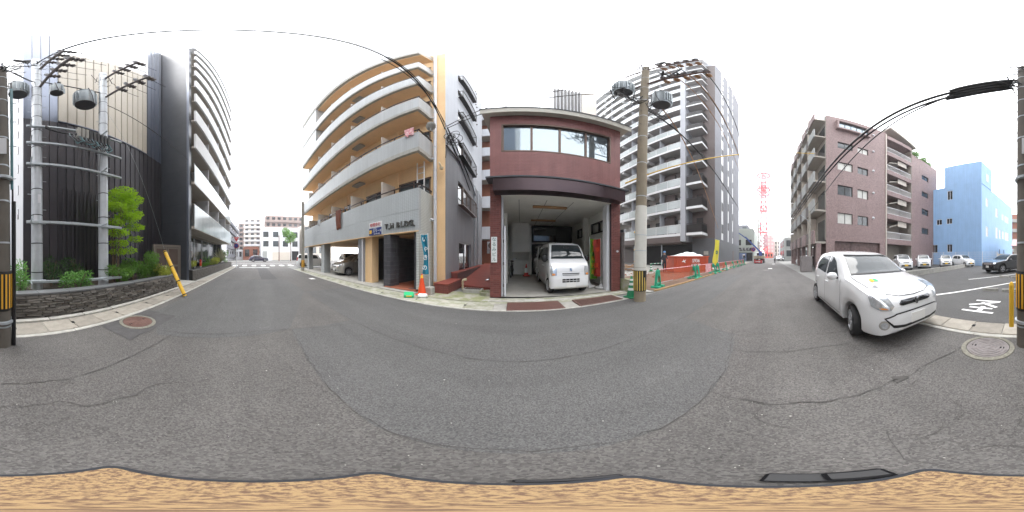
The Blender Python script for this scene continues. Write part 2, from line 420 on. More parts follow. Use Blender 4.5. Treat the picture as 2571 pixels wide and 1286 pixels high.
# ================================================================ ground, road, lots
def rect(x0, x1, y0, y1, z): return MB().sheet([(x0, y0, z), (x1, y0, z), (x1, y1, z), (x0, y1, z)])
struct('ground', rect(-700, 700, -700, 700, -.03), 'groundmat')
road = struct('road', rect(-21, 250, -2.55, 3.92, 0), 'asphalt_old')
struct('cross_street', rect(-41, -21.004, -200, 200, 0), 'asphalt_old')
struct('parking_lot', rect(-.25, 7, -27, -3.16, .004), 'asphalt_lot')
struct('far_parking_lot', rect(7.14, 13.9, -24, -5.2, .05), 'asphalt_lot')
struct('side_yard', rect(-14, -.27, -24, -3.3, -.006), 'groundmat')
def patch_poly(name, pts, mat, z=.004):
    return MB().sheet([(x, y, z) for x, y in pts]).build(name, mat, road)
def rough(pts, amp, step=.22, seed=1):
    r = random.Random(seed); o = []
    for (a, b), (c, d) in zip(pts, pts[1:] + pts[:1]):
        n = max(1, int(math.hypot(c - a, d - b) / step))
        for k in range(n): t = k / n; o.append((a + (c - a) * t + r.uniform(-amp, amp), b + (d - b) * t + r.uniform(-amp, amp)))
    return o
patch_poly('resurfaced_lane', rough([(-2.83, .62), (-1.1, .58), (.5, .5), (1.6, .42), (2.6, .5), (3.1, 1.72), (6.5, 1.75), (12, 1.9), (12, 3.88), (-6.2, 3.88), (-6.0, 1.9), (-2.83, 1.86)], .012), 'asphalt_new')
patch_poly('resurfaced_patch', rough([(-9.5, -2.3), (-3.2, -2.3), (-2.2, -1.52), (-2.84, .6), (-6.1, 1.85), (-9.5, 1.8)], .012, seed=3), 'asphalt_new', .0042)
patch_poly('trench_fill', rough([(2.1, -1.9), (2.62, -1.9), (2.62, .55), (2.1, .45)], .03, seed=5), 'asphalt_old', .0046)
patch_poly('manhole_fill', rough([(-3.2, -2.5), (-1.75, -2.5), (-1.75, -1.72), (-3.2, -1.72)], .03, seed=8), 'asphalt_fill', .0085)
patch_poly('long_trench', rough([(-20.5, .1), (-9.6, .3), (-9.6, 1.3), (-20.5, 1.2)], .02, .6, seed=9), 'asphalt_fill', .006)
def crack(pts, wd=.012, seed=0, jit=.03, z=.0105, name='crack'):
    r = random.Random(seed); P = []
    for a, b in zip(pts, pts[1:]):
        n = max(1, int(math.dist(a, b) / .07))
        for k in range(n):
            t = k / n; P.append((a[0] + (b[0] - a[0]) * t + r.uniform(-jit, jit), a[1] + (b[1] - a[1]) * t + r.uniform(-jit, jit)))
    P.append(pts[-1]); mb = MB(); L = []
    for i, p in enumerate(P):
        a, b = P[max(i - 1, 0)], P[min(i + 1, len(P) - 1)]; d = Vector((b[0] - a[0], b[1] - a[1], 0))
        d = d.normalized() if d.length else Vector((1, 0, 0)); q = Vector((-d.y, d.x, 0)) * wd * r.uniform(.1, 1) * .36
        L.append((Vector((p[0], p[1], z)) - q, Vector((p[0], p[1], z)) + q))
    for (a, b), (c, e) in zip(L, L[1:]): mb.sheet([a, c, e, b])
    return mb.build(name, 'crack', road)
crack([(0, -1.4), (-.53, -1.37), (-.95, -1.36), (-1.57, -1.37), (-2.3, -1.32)], .02, 1, .015)
crack([(0, -1.06), (-.4, -1.04), (-.67, -.86), (-.96, -.83), (-1.22, -.74), (-1.46, -.37)], .012, 2, .03)
crack([(-2.37, -1.52), (-2.6, -.67), (-2.81, 0), (-2.86, .66), (-2.6, 1.84)], .02, 3, .012)
crack([(-2.78, .64), (-1.59, .6), (-.6, .56), (.15, .54), (.77, .48), (1.6, .43), (2.7, .59)], .014, 4, .016)
crack([(-6.1, 1.86), (-.91, 1.87), (0, 1.83), (1.47, 1.85), (2.82, 1.76), (4.49, 1.58), (12, 1.7)], .016, 5, .012)
crack([(2.46, 3.61), (1.94, 2.13), (1.9, 1.85)], .012, 6, .01)
crack([(.82, -2.11), (.99, -1.6), (1.01, -1.17), (1.05, -1.0), (1.04, -.66), (1.06, -.35), (1.11, .08), (1.18, .45)], .02, 7, .02)
crack([(2.75, .6), (2.67, -.21), (2.51, -1.27)], .016, 8, .02)
crack([(1.0, -1.15), (1.05, -1.02)], .2, 9, .03, name='pothole')
for k in range(16):
    a = (rnd.uniform(.3, 2.0), rnd.uniform(-1.3, .35)); b = (a[0] + rnd.uniform(-.5, .5), a[1] + rnd.uniform(-.5, .5))
    crack([a, ((a[0] + b[0]) / 2 + rnd.uniform(-.12, .12), (a[1] + b[1]) / 2 + rnd.uniform(-.12, .12)), b], .007, 20 + k, .03)
for k in range(9):
    a = (rnd.uniform(-.9, .4), rnd.uniform(-1.3, -.5)); b = (a[0] + rnd.uniform(-.4, .4), a[1] + rnd.uniform(-.3, .3))
    crack([a, b], .006, 60 + k, .03)
for k in range(8):
    a = (rnd.uniform(-18, 18), rnd.uniform(-2, 3.2)); b = (a[0] + rnd.uniform(-2.5, 2.5), a[1] + rnd.uniform(-1, 1))
    crack([a, b], .012, 80 + k, .05)
# pale chips of aggregate and litter
chips = MB()
for k in range(110):
    r_ = .35 + 4 * rnd.random() ** 1.2; t = rnd.uniform(0, 6.283); x, y = r_ * math.cos(t), r_ * math.sin(t)
    if not (-2.4 < y < 3.8) or abs(x) > 6: continue
    s_ = rnd.uniform(.002, .006) * (1.7 if rnd.random() < .06 else 1); a = rnd.uniform(0, 3); z = .0105
    chips.prism([(x + s_ * math.cos(a + q) * rnd.uniform(.5, 1), y + s_ * math.sin(a + q) * rnd.uniform(.5, 1)) for q in (0, 1.3, 2.5, 3.6, 5)], z, z + .004)
tag(chips.build('aggregate_chips', 'kerb_white', road), kind='stuff')
# road paint
def paint(name, x0, x1, y0, y1, z=.012, par=road): return MB().box(x0, x1, y0, y1, z, z + .003).build(name, 'line_paint', par)
paint('stop_line', -19.6, -19.15, -2.0, 1.6)
cs = bpy.data.objects['cross_street']
for k in range(9): paint('crossing_stripe', -22.6 - k * .0, -24.9, -6 + k * 1.35, -5.4 + k * 1.35, .008, cs)
paint('lane_line', -30.2, -30.0, -60, 60, .008, cs); paint('edge_line', -22.1, -21.95, 4.5, 60, .008, cs); paint('edge_line', -22.1, -21.95, -60, -7, .008, cs)
for x, y in ((17.5, -.45), (27.5, -1.2)): paint('painted_dash', x, x + 1.0, y, y + .45)
paint('painted_dash', -9.6, -9.1, 3.2, 3.5)
# gutter slabs, one object each
def slabs(par, x0, x1, y0, y1, n, mat, skip=(), z=.03, notch=True):
    me = {}
    L = (x1 - x0) / n
    for k in range(n):
        xa, xb = x0 + k * L + .006, x0 + (k + 1) * L - .006
        if any(a < (xa + xb) / 2 < b for a, b in skip): continue
        mb = MB(); dz = rnd.uniform(-.004, .004); cx, cy = (xa + xb) / 2, (y0 + y1) / 2
        mb.cbox(xa - cx, xb - cx, y0 - cy, y1 - cy, -.05, z + dz, .008)
        o = mb.build('gutter_slab', mat, par, off=(0, 0, 0)); o.location = (cx, cy, 0)
        if notch and k % 2: MB().cbox(xb - cx - .03, xb - cx + .035, -.07, .03, z + dz + .001, z + dz + .003, .001).build('drain_slot', 'void', o, off=(0, 0, 0))
gs = struct('south_gutter', rect(-22, .0, -3.3, -2.5, -.005), 'concrete')
slabs(gs, -8.2, -.26, -3.14, -2.64, 14, 'slab', z=.012)
slabs(gs, -21.6, -8.25, -3.14, -2.64, 22, 'slab', z=.012, notch=False)
g2 = struct('lot_gutter', rect(0, 6.9, -3.16, -2.5, -.005), 'concrete')
slabs(g2, -.2, 3.2, -3.14, -2.66, 6, 'slab', z=.012)
slabs(g2, 3.25, 6.9, -3.14, -2.66, 6, 'slab', z=.012)
for nm, x0, x1 in (('kerb_strip', -21.6, -.26), ('kerb_strip', -.2, 6.9)):
    b = MB(); n = int((x1 - x0) / 1.0)
    for k in range(n): b.cbox(x0 + (x1 - x0) * k / n + .004, x0 + (x1 - x0) * (k + 1) / n - .004, -2.625, -2.53, -.03, .014 + rnd.uniform(-.002, .002), .006)
    struct(nm, b, 'kerb_white')
b = MB()
for k in range(10): b.cbox(-8.2 + .8 * k, -7.42 + .8 * k, -3.29, -3.16, -.03, .05, .008)
struct('wall_footing', b, 'kerb_white')
# north gutter, apron and covers
gn = struct('north_gutter', rect(-17, 3.4, 3.9, 4.8, -.005), 'concrete')
slabs(gn, -16.8, 3.4, 4.02, 4.56, 26, 'slab_mossy', skip=((-.25, 1.5), (1.75, 3.3)), z=.014)
b = MB()
for k in range(34): b.cbox(-16.8 + .6 * k + .003, -16.2 + .6 * k - .003, 3.93, 4.01, -.03, .018 + rnd.uniform(-.003, .003), .006)
struct('north_kerb_strip', b, 'kerb_white')
struct('apron', rect(-17.6, 4.3, 4.57, 5.25, .006), 'slab_mossy')
struct('carport_floor', MB().box(-17.7, -5.3, 4.72, 14.4, -.05, .04), 'concrete')
struct('alley_floor', rect(-2.75, -.72, 4.7, 5.9, .02), 'mossy')
sp = tag(MB().cbox(-.14, 1.36, 3.96, 4.7, .0, .03, .01).build('steel_cover_plate', 'rust_plate'), 'rusty brown steel plate covering the gutter before the garage', 'plate')
gr = thing('drain_grating', 'dark barred steel drain grating in gutter right of the rusty plate', 'grating', (2.5, 4.3, .0))
b = MB(); b.box(-.72, .72, -.33, -.29, 0, .035); b.box(-.72, .72, .29, .33, 0, .035); b.box(-.72, -.69, -.29, .29, 0, .035); b.box(.69, .72, -.29, .29, 0, .035); b.build('frame', 'iron_rust', gr)
for k in range(22): MB().box(-.675 + k * .0625, -.645 + k * .0625, -.285, .285, 0, .03).build('bar', 'iron_rust', gr)
MB().box(-.69, .69, -.289, .289, -.004, .002).build('channel', 'void', gr)
tag(MB().cbox(.38, .98, 4.83, 5.0, 0, .035, .008).build('access_cover', 'kerb_white'), 'small pale access cover in the garage threshold', 'cover')
struct('threshold', MB().cbox(-.9, 4.15, 4.82, 4.93, -.02, .028, .006), 'kerb_white')
def manhole(loc, label, r, mat):
    t = thing('manhole', label, 'manhole', loc)
    MB().lathe([(r + .065, -.01), (r + .065, .01), (r + .055, .015), (r, .016), (r, -.01)], 40).build('collar', 'conc_ring', t, True)
    l = MB().lathe([(r - .012, -.01), (r - .012, .014), (0.001, .014)], 40).build('lid', mat, t, True)
    b = MB()
    for k in range(1, 6):
        q = r * k / 6; b.lathe([(q - .011, .0142), (q - .011, .0205), (q + .011, .0205), (q + .011, .0142)], 36)
    b.build('tread_rings', mat, l)
    b = MB()
    for k in range(6): b.box(-.014, .014, .03, r - .04, .0145, .018, mx=Matrix.Rotation(k * math.pi / 3, 4, 'Z'))
    b.build('tread_spokes', mat, l)
    for s in (-1, 1): MB().box(s * r * .65 - .03, s * r * .65 + .03, -.02, .02, .015, .0195).build('lift_slot', 'void', l)
manhole((-2.44, -2.17, .004), 'round reddish iron manhole cover near the stone wall gutter', .3, 'iron_rust')
manhole((.49, -2.18, 0), 'round grey iron manhole cover beside the pole with yellow stripes', .3, 'iron_grey')
for x, y, lab in ((16, .2, 'distant round manhole cover in lane past the white hatchback'),):
    tag(MB().lathe([(.33, 0), (.33, .012), (.3, .014), (.001, .014)], 28).build('manhole', 'iron_grey'), lab, 'manhole').location = (x, y, 0)
# parking lot: painted letters, bay lines, wheel stops, low wall
pl = bpy.data.objects['parking_lot']
def stroke(name, a, b, wd, z=.008, par=pl):
    a, b = Vector((*a, 0)), Vector((*b, 0)); d = (b - a); ln = d.length; an = math.atan2(d.y, d.x)
    return MB().box(0, ln, -wd / 2, wd / 2, z, z + .003, mx=Matrix.Translation(a) @ Matrix.Rotation(an, 4, 'Z')).build(name, 'line_paint', par)
stroke('letter_stroke', (1.44, -4.8), (.69, -4.77), .1); stroke('letter_stroke', (1.5, -4.29), (.72, -4.72), .1, .0084); stroke('letter_stroke', (1.2, -4.58), (.72, -4.2), .11, .0088)
stroke('letter_stroke', (1.42, -4.1), (.80, -4.07), .09); stroke('letter_stroke', (1.52, -3.81), (.72, -3.74), .09); stroke('letter_stroke', (1.07, -4.22), (1.1, -3.75), .13, .0084)
stroke('bay_line', (3.2, -4.5), (1.76, -6.85), .14); stroke('bay_line', (1.76, -6.85), (.0, -9.25), .12); stroke('bay_line', (3.21, -9.09), (.3, -12.9), .12); stroke('bay_line', (2.6, -14.2), (1.0, -16), .1)
for i, (x, y, a, lab) in enumerate(((1.32, -6.3, 4, 'nearer left concrete wheel stop behind the painted letters'), (.55, -6.24, 8, 'concrete wheel stop beside yellow guard post, right of its twin'), (1.28, -10.4, 10, 'far concrete wheel stop in front of black SUV'), (.5, -10.2, 10, 'far right wheel stop near black SUV front wheel'))):
    t = thing('wheel_stop', lab, 'wheel stop', (x, y, .004), R(a), 'wheel stops in the parking lot')
    b = MB(); b.prism([(-.07, 0), (.07, 0), (.05, .11), (-.05, .11)], -.3, .3, mx=Matrix(((0, 0, 1, 0), (1, 0, 0, 0), (0, 1, 0, 0), (0, 0, 0, 1)))); b.build('block', 'concrete', t)
    for s in (-.2, .2): MB().box(s - .03, s + .03, .058, .068, .03, .07).build('reflector', 'kerb_white', t)
lw = thing('low_wall', 'low grey concrete wall between the two parking lots', 'wall', (7.07, -13, 0), world=True)
for k in range(9): MB().cbox(7, 7.14, -4.2 - 2.1 * k - 2.09, -4.2 - 2.1 * k, -.03, .40, .012).build('wall_segment', 'concrete', lw)

# ================================================================ dark hotel-like block south-west
def seam_panels(par, fr, u0, u1, z0, z1, n, wd, mat, gap=.012, rib=.035, name='cladding_panel'):
    k = max(1, round((u1 - u0) / wd)); L = (u1 - u0) / k
    me = None
    for i in range(k):
        mb = MB(); mb.box(0, L - gap, 0, .05, 0, z1 - z0); mb.box(0, .022, .05, .05 + rib, 0, z1 - z0)
        if me is None: me = mb.mesh(name, mat)
        o = link(name, me, par); off = Vector(OFF.get(par.name, (0, 0, 0)))
        p = fr.P(u0 + i * L, z0, n) - off
        o.matrix_local = Matrix.Translation(p) @ Matrix(((fr.u.x, fr.n.x, 0, 0), (fr.u.y, fr.n.y, 0, 0), (0, 0, 1, 0), (0, 0, 0, 1)))
hb = thing('metal_clad_building', 'tall black metal clad building with cream upper panels behind twin steel poles', 'building', (-4.5, -5.4, 0), world=True)
fs = FR((0, -5.4, 0), (-1, 0, 0), (0, 1, 0))    # street face, u runs to the west
MB().box(-2.1, -.79, -16, -5.46, 0, 27).build('east_core', 'white_wall', hb)
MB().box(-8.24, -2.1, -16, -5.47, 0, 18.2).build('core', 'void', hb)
MB().box(-8.24, -6.85, -15.9, -5.48, 18.2, 30).build('west_core', 'white_wall', hb)
seam_panels(hb, fs, .77, 2.0, 0, 7.55, -.05, .31, 'panel_dark')
seam_panels(hb, fs, 2.0, 6.85, 0, 7.6, -.05, .33, 'panel_dark')
seam_panels(hb, fs, 6.85, 8.22, 0, 7.6, -.05, .33, 'panel_dark')
seam_panels(hb, fs, .77, 2.0, 7.56, 27, -.052, .31, 'panel_sky_tint')
seam_panels(hb, fs, 2.02, 6.83, 7.62, 18.3, -.052, .37, 'panel_cream')
seam_panels(hb, fs, 6.85, 8.22, 7.62, 30, -.052, .33, 'panel_sky_tint')
b = MB(); fs.box(b, 2.0, 6.85, 7.58, 7.64, .0, .06); b.build('band_trim', 'panel_sky_tint', hb)
fe = FR((-.77, -5.4, 0), (0, -1, 0), (1, 0, 0))
for k in range(8): b = MB(); fe.box(b, 1.5, 1.62, 3.0 + 1.15 * k, 3.45 + 1.15 * k, -.03, .012); b.build('slit_window', 'glass_dark', hb)
# louvre bars low on the street face
for k in range(16): b = MB(); fs.box(b, 2.15 + .17 * k, 2.19 + .17 * k, .5, 3.9, .09, .14); b.build('louvre_bar', 'panel_dark', hb)
# balcony block
ab = thing('balcony_block', 'tall apartment block with dark end wall and stacked white balconies', 'building', (-15, -5, 0), world=True)
MB().box(-8.62, -8.3, -7.5, -3.62, 0, 30.6).build('end_fin', 'fin_dark', ab)
MB().box(-8.3, -8.27, -3.75, -3.62, 0, 30.61).build('fin_edge', 'panel_sky_tint', ab)
MB().box(-22, -8.63, -14, -5.4, 3, 30.4).build('wall', 'far_cream', ab)
MB().box(-22, -8.63, -14, -4.6, 2.95, 3.12).build('first_floor_slab', 'soffit', ab)
bz = [3.1 + 2.85 * k for k in range(10)]
for k, z in enumerate(bz):
    MB().box(-22.2, -8.64, -5.39, -3.45, z - .12, z + .04).build('balcony_slab', 'soffit', ab)
    if k < 2:
        o = MB(); n = 9
        for i in range(n):
            x0 = -22.2 + (13.5) * i / n
            MB().box(x0 + .01, x0 + 13.5 / n - .01, -3.46, -3.44, z - .08, z + 1.35).build('balustrade_pane', 'glass_mist', ab)
        MB().box(-22.2, -8.64, -3.48, -3.465, z + 1.36, z + 1.4).build('handrail', 'alu', ab)
    else: MB().box(-22.2, -8.64, -3.45, -3.33, z - .14, z + 1.25).build('balcony_front', 'tw_white', ab)
    if k == 1:
        o = MB()
    fb = FR((-8.6, -5.39, z), (-1, 0, 0), (0, 1, 0))
    for i in range(4):
        b = MB(); fb.box(b, .6 + 3.35 * i, 2.7 + 3.35 * i, .1, 2.2, 0, .02); b.build('balcony_door', 'glass', ab)
        b = MB(); fb.box(b, 3.2 + 3.35 * i, 3.28 + 3.35 * i, .04, 2.65, 0, 1.85); b.build('balcony_divider', 'far_white', ab)
MB().box(-22.3, -8.3, -14, -3.3, 30.9, 31.2).build('roof_slab', 'tw_white', ab)
MB().box(-22, -9.3, -8, -5.6, 0, 2.95).build('lobby_core', 'interior', ab)
for i in range(5):
    MB().box(-21.5 + 2.1 * i, -19.45 + 2.1 * i, -5.3, -5.26, .1, 2.9).build('lobby_pane', 'glass', ab)
for i in range(6): MB().box(-21.55 + 2.1 * i, -21.49 + 2.1 * i, -5.33, -5.23, 0, 2.94).build('lobby_mullion', 'alu', ab)
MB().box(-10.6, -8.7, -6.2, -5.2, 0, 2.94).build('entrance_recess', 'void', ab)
MB().box(-21.9, -21.3, -5.2, -4.7, 0, 2.94).build('pillar', 'fin_dark', ab)
# gate beside the fin
gt = thing('side_gate', 'brown two leaf panelled metal gate beside the dark fin wall', 'gate', (-7.3, -4.35, 0), world=True)
gf = FR((-6.75, -4.9, 0), (-1.5, .72, 0), (.72, 1.5, 0))
for u0, u1 in ((.06, .8), (.83, 1.57)):
    b = MB(); gf.box(b, u0, u1, .12, 1.86, 0, .04); lf = b.build('leaf', 'gate', gt)
    b = MB()
    for q in ((u0, u0 + .07, .12, 1.86), (u1 - .07, u1, .12, 1.86), (u0 + .07, u1 - .07, .12, .2), (u0 + .07, u1 - .07, .82, .92), (u0 + .07, u1 - .07, 1.78, 1.86)): gf.box(b, *q, .043, .065)
    b.build('leaf_frame', 'gate_frame', lf)
b = MB(); gf.box(b, -.05, .05, 0, 2.0, -.03, .08); gf.box(b, 1.58, 1.68, 0, 2.0, -.03, .08); gf.box(b, .05, 1.58, 1.88, 2.0, -.03, .08); b.build('gate_posts', 'gate_frame', gt)
b = MB(); b.tube([gf.P(.9, .72, .07), gf.P(.9, .72, .12), gf.P(1.02, .72, .12)], .012); b.build('handle', 'chrome', gt, True)
struct('gate_step', MB().box(-8.25, -6.5, -4.6, -3.31, -.02, .045), 'kerb_white')

# ================================================================ stone planter walls
def stone_mesh(seed):
    r = random.Random(seed); mb = MB(); mb.cbox(-.5, .5, -.5, .5, -.5, .5, .13)
    mb.v = [(x + r.uniform(-.07, .07), y + r.uniform(-.14, .14), z + r.uniform(-.10, .10)) for x, y, z in mb.v]
    return mb.mesh('stone', 'stone')
SM = [stone_mesh(k) for k in range(14)]
sw = thing('stone_planter_wall', 'low dark stacked slate planter wall with grey coping below steel poles', 'wall', (-3.3, -3.5, 0), world=True)
MB().box(-6.45, -.1, -3.62, -3.40, 0, .55).build('backing', 'mortar', sw)
r = random.Random(5); z = .012; rows = []
while z < .53:
    h = r.uniform(.036, .062); rows.append((z, min(h, .545 - z))); z += h + .006
n = 0
for z, h in rows:
    x = -6.44 + r.uniform(0, .15)
    while x < -.12:
        L = r.uniform(.14, .38); L = min(L, -.11 - x)
        if L < .05: break
        n += 1
        o = link('stone', SM[r.randrange(14)], sw); o.location = (x + L / 2 + 3.3, -3.385 + r.uniform(-.012, .014) + 3.5, z + h / 2)
        o.scale = (L - .006, .09, h); o.rotation_euler = (0, r.uniform(-.012, .012), 0)
        x += L
for k in range(9): MB().cbox(-6.46 + .706 * k, -6.46 + .706 * k + .70, -3.66, -3.35, .551, .605, .01).build('coping', 'cap_grey', sw)
struct('planter_soil', MB().box(-6.4, -.12, -5.34, -3.63, 0, .50), 'soil')
s2 = thing('second_planter_wall', 'dark stacked stone planter wall below the glass balcony', 'wall', (-15, -3.5, 0), world=True)
MB().box(-22.3, -8.32, -3.8, -3.42, 0, .62).build('backing', 'mortar', s2)
b = MB(); z = .012
while z < .6:
    h = r.uniform(.04, .07); x = -22.29
    while x < -8.33:
        L = min(r.uniform(.16, .42), -8.32 - x)
        if L > .04: b.cbox(x + .003, x + L - .003, -3.45, -3.365 + r.uniform(-.015, .015), z, min(z + h - .006, .63), .012)
        x += L
    z += h
tag(b.build('stone_facing', 'stone', s2), kind='stuff')
struct('second_planter_soil', MB().box(-22.2, -8.65, -4.55, -3.81, 0, .58), 'soil')
# ================================================================ T.H building
th = thing('tiled_apartment_building', 'pale tiled apartment building with long beige balconies over an open carport', 'building', (-10, 8, 0), world=True)
FY, BY = 5.15, 6.3
X0, X1, XE = -17.7, -3.32, -2.73
ff = FR((0, FY, 0), (1, 0, 0), (0, -1, 0)); fb = FR((0, BY, 0), (1, 0, 0), (0, -1, 0)); fE = FR((XE, BY, 0), (0, 1, 0), (1, 0, 0))
# first floor front band and its return
MB().box(X0, X1, FY, FY + .16, 2.38, 3.2).build('front_band', 'tile_grey', th)
MB().box(X0, X1, FY + .004, FY + .16, 3.21, 4.15).build('balcony_front', 'tile_grey', th)
MB().box(X1 - .12, X1 + .004, FY + .16, BY, 2.38, 4.15).build('balcony_return', 'tile_side', th)
MB().box(X0, X1, FY - .012, FY + .17, 2.34, 2.378).build('lintel_trim', 'beige', th)
MB().box(X0, X1 - .05, FY + .17, BY, 2.9, 3.05).build('balcony_floor', 'beige', th)
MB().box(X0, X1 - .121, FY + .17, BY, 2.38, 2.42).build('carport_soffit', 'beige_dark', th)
tops = [4.15 + 3.13 * k for k in range(1, 5)]
for k, zt in enumerate(tops):
    zb = zt - 1.22
    MB().box(X0, X1, FY, FY + .14, zb + .22, zt).build('balcony_front', 'tile_white', th)
    MB().box(X0, X1, FY - .006, FY + .145, zb, zb + .215).build('balcony_edge', 'kerb_white', th)
    MB().box(X1 - .14, X1 + .004, FY + .145, BY, zb + .22, zt).build('balcony_return', 'tile_white', th)
    MB().box(X1 - .14, X1 + .006, FY + .146, BY, zb, zb + .218).build('balcony_edge', 'kerb_white', th)
    MB().box(X0, X1 - .141, FY + .146, BY, zb + .01, zb + .16).build('balcony_floor', 'beige', th)
for k, zt in enumerate([4.15] + tops):
    b = MB(); b.box(X0, X1, FY + .05, FY + .09, zt + .20, zt + .25); b.box(X1 - .08, X1 - .04, FY + .09, BY, zt + .20, zt + .25)
    for i in range(13): x = X0 + .3 + (X1 - X0 - .4) * i / 12; b.box(x - .02, x + .02, FY + .05, FY + .09, zt, zt + .2)
    b.build('handrail', 'dark_brown', th)
    for i in range(5):
        x = -5.54 - 2.6 * i
        if x < X0: continue
        MB().box(x, x + .05, FY + .2, BY, zt - 1.0, zt + 1.0).build('balcony_divider', 'far_cream', th)
    for i in range(5):
        x = -4.3 - 2.6 * i
        b = MB(); fb.box(b, x - .85, x + .85, zt - 1.05, zt + .95, 0, .03); d = b.build('balcony_door', 'glass', th)
        b = MB()
        for u in (x - .87, x - .02, x + .83): fb.box(b, u, u + .05, zt - 1.05, zt + .95, .031, .06)
        fb.box(b, x - .9, x + .9, zt + .95, zt + 1.02, 0, .06); b.build('door_frame', 'alu_brown', d)
    for i in range(3): b = MB(); b.tube([(-5.2 - 4.7 * i, BY - .12, zt - 1.0), (-5.2 - 4.7 * i, BY - .12, zt + 1.75)], .045); b.build('drain_pipe', 'beige', th, True)
    MB().box(-8.3, -7.5, BY - .75, BY - .35, zt + 1.75, zt + 1.84).build('hatch', 'plaster', th) if k < 4 else None
# escape ladder
b = MB()
for x in (-3.95, -3.6): b.box(x - .02, x + .02, 6.0, 6.04, 3.05, 6.0)
for k in range(8): b.box(-3.93, -3.62, 6.01, 6.03, 3.3 + .34 * k, 3.33 + .34 * k)
b.build('escape_ladder', 'white_paint', th)
# roof slab over top balcony and solid west end of the top two floors
MB().box(X0, X1, FY - .02, BY, 19.45, 20.0).build('roof_edge', 'kerb_white', th)
MB().box(X0, X1 - .01, FY + .02, BY, 20.0, 20.95).build('roof_parapet', 'tile_white', th)
MB().box(X0 + .005, -13.4, FY + .01, BY - .01, 13.3, 19.44).build('end_wall', 'tile_white', th)
MB().box(X0, X1, FY + .2, BY, 19.3, 19.45).build('roof_soffit', 'beige', th)
# back wall of balconies, with the corner strip, east wall, rear
MB().box(X0 + .2, XE - .02, BY + .004, 7.4, 2.95, 21.4).build('balcony_wall', 'beige', th)
MB().box(-3.31, XE, BY - .01, BY + .003, 0.1, 21.4).build('corner_strip', 'beige', th)
wins = [(1.64, 4.7, 4.25 + 3.2 * k, 5.6 + 3.2 * k) for k in range(5)]
holes_low = [(1.8, 4.3, .55, 2.15), wins[0]]; holes_up = wins[1:]
wall(fE, 0, 8.3, .0, 6.85, holes_low, .16).build('east_wall_lower', 'wall_lowgrey', th)
wall(fE, 0, 8.3, 6.85, 21.5, holes_up, .16).build('east_wall_upper', 'wall_pale', th)
b = MB(); fE.box(b, 0, 8.3, 6.82, 6.86, .002, .012); fE.box(b, 0, 8.3, 3.12, 3.15, .002, .006); b.build('joint_line', 'wall_lowgrey', th)
MB().box(XE - 3, XE - .4, 7.4, 14.5, 0, 21.45).build('core', 'interior', th)
MB().box(X0, XE - 3, 7.3, 14.6, 2.95, 21.3).build('rear_block', 'wall_pale', th)
MB().box(X0, XE, BY, 14.6, 21.5, 21.7).build('roof', 'wall_pale', th)
for q in wins + [holes_low[0]]:
    window(th, fE, q[0], q[1], q[2], q[3], -.12, 'glass' if q[2] > 1 else 'glass_dark', 'alu_brown' if q[2] > 1 else 'alu', 1 if q[2] < 1 else 2)
for q in wins:
    b = MB(); fE.box(b, q[0] - .05, q[1] + .05, q[2] - .16, q[2] - .12, .02, .30); fE.box(b, q[0] - .05, q[1] + .05, q[2] + .84, q[2] + .88, .26, .30)
    for u in (q[0] - .05, q[1] + .01): fE.box(b, u, u + .04, q[2] - .12, q[2] + .84, .26, .30); fE.box(b, u, u + .04, q[2] + .8, q[2] + .84, .0, .26)
    k = 20
    for i in range(1, k): u = q[0] + (q[1] - q[0]) * i / k; fE.box(b, u - .007, u + .007, q[2] - .12, q[2] + .84, .27, .285)
    b.build('window_guard', 'alu_brown' if q[2] < 5 else 'alu_dark', th)
for k in range(6):
    for du, dz in ((5.6, .35), (5.95, .18)):
        b = MB(); b.lathe([(.07, 0), (.07, .06), (.05, .1), (.001, .1)], 14, mx=Matrix.Translation(fE.P(du, 5.0 + 3.1 * k + dz, 0)) @ Matrix.Rotation(R(90), 4, 'Y')); b.build('vent_cap', 'iron_grey', th, True)
# downpipes and cable trunk on the corner
b = MB(); b.tube([(-3.12, 6.12, .32), (-3.12, 6.12, 21)], .075, 12)
for k in range(14): b.tube([(-3.12, 6.12, 1.0 + 1.45 * k), (-3.12, 6.12, 1.06 + 1.45 * k)], .088, 12)
b.build('downpipe', 'pvc', th, True)
for k in range(5): b = MB(); b.tube([(-3.36, 6.12, 3.0 + 3.13 * k), (-3.13, 6.12, 2.93 + 3.13 * k)], .06, 10); b.build('pipe_branch', 'pvc', th, True)
for y in (11.4, 12.6): b = MB(); b.tube([(XE + .07, y, .7), (XE + .07, y, 6.8)], .05); b.build('wall_pipe', 'galv', th, True)
for k, (za, zb_) in enumerate(((8.35, 6.2), (8.2, 6.05), (8.05, 5.95))):
    b = MB(); b.tube([(XE + .06 + .03 * k, 6.35, za), (XE + .06 + .03 * k, 8.2, za - 1.0), (XE + .06 + .03 * k, 11.6, zb_)], .028, 6); b.build('wall_cable', 'black_plastic', th, True)
b = MB(); fE.box(b, -.02, 1.7, 6.88, 6.94, .02, .1); b.build('cable_trunk', 'dark_brown', th)
b = MB(); b.tube([(-2.9, 6.15, 5.6), (-2.9, 6.05, 5.75), (-2.85, 6.0, 5.65), (-2.8, 6.05, 5.45)], .03); b.lathe([(.07, 0), (.09, .1), (.001, .14)], 12, mx=Matrix.Translation((-2.8, 6.05, 5.33))); b.build('wall_lamp', 'pvc_cream', th, True)
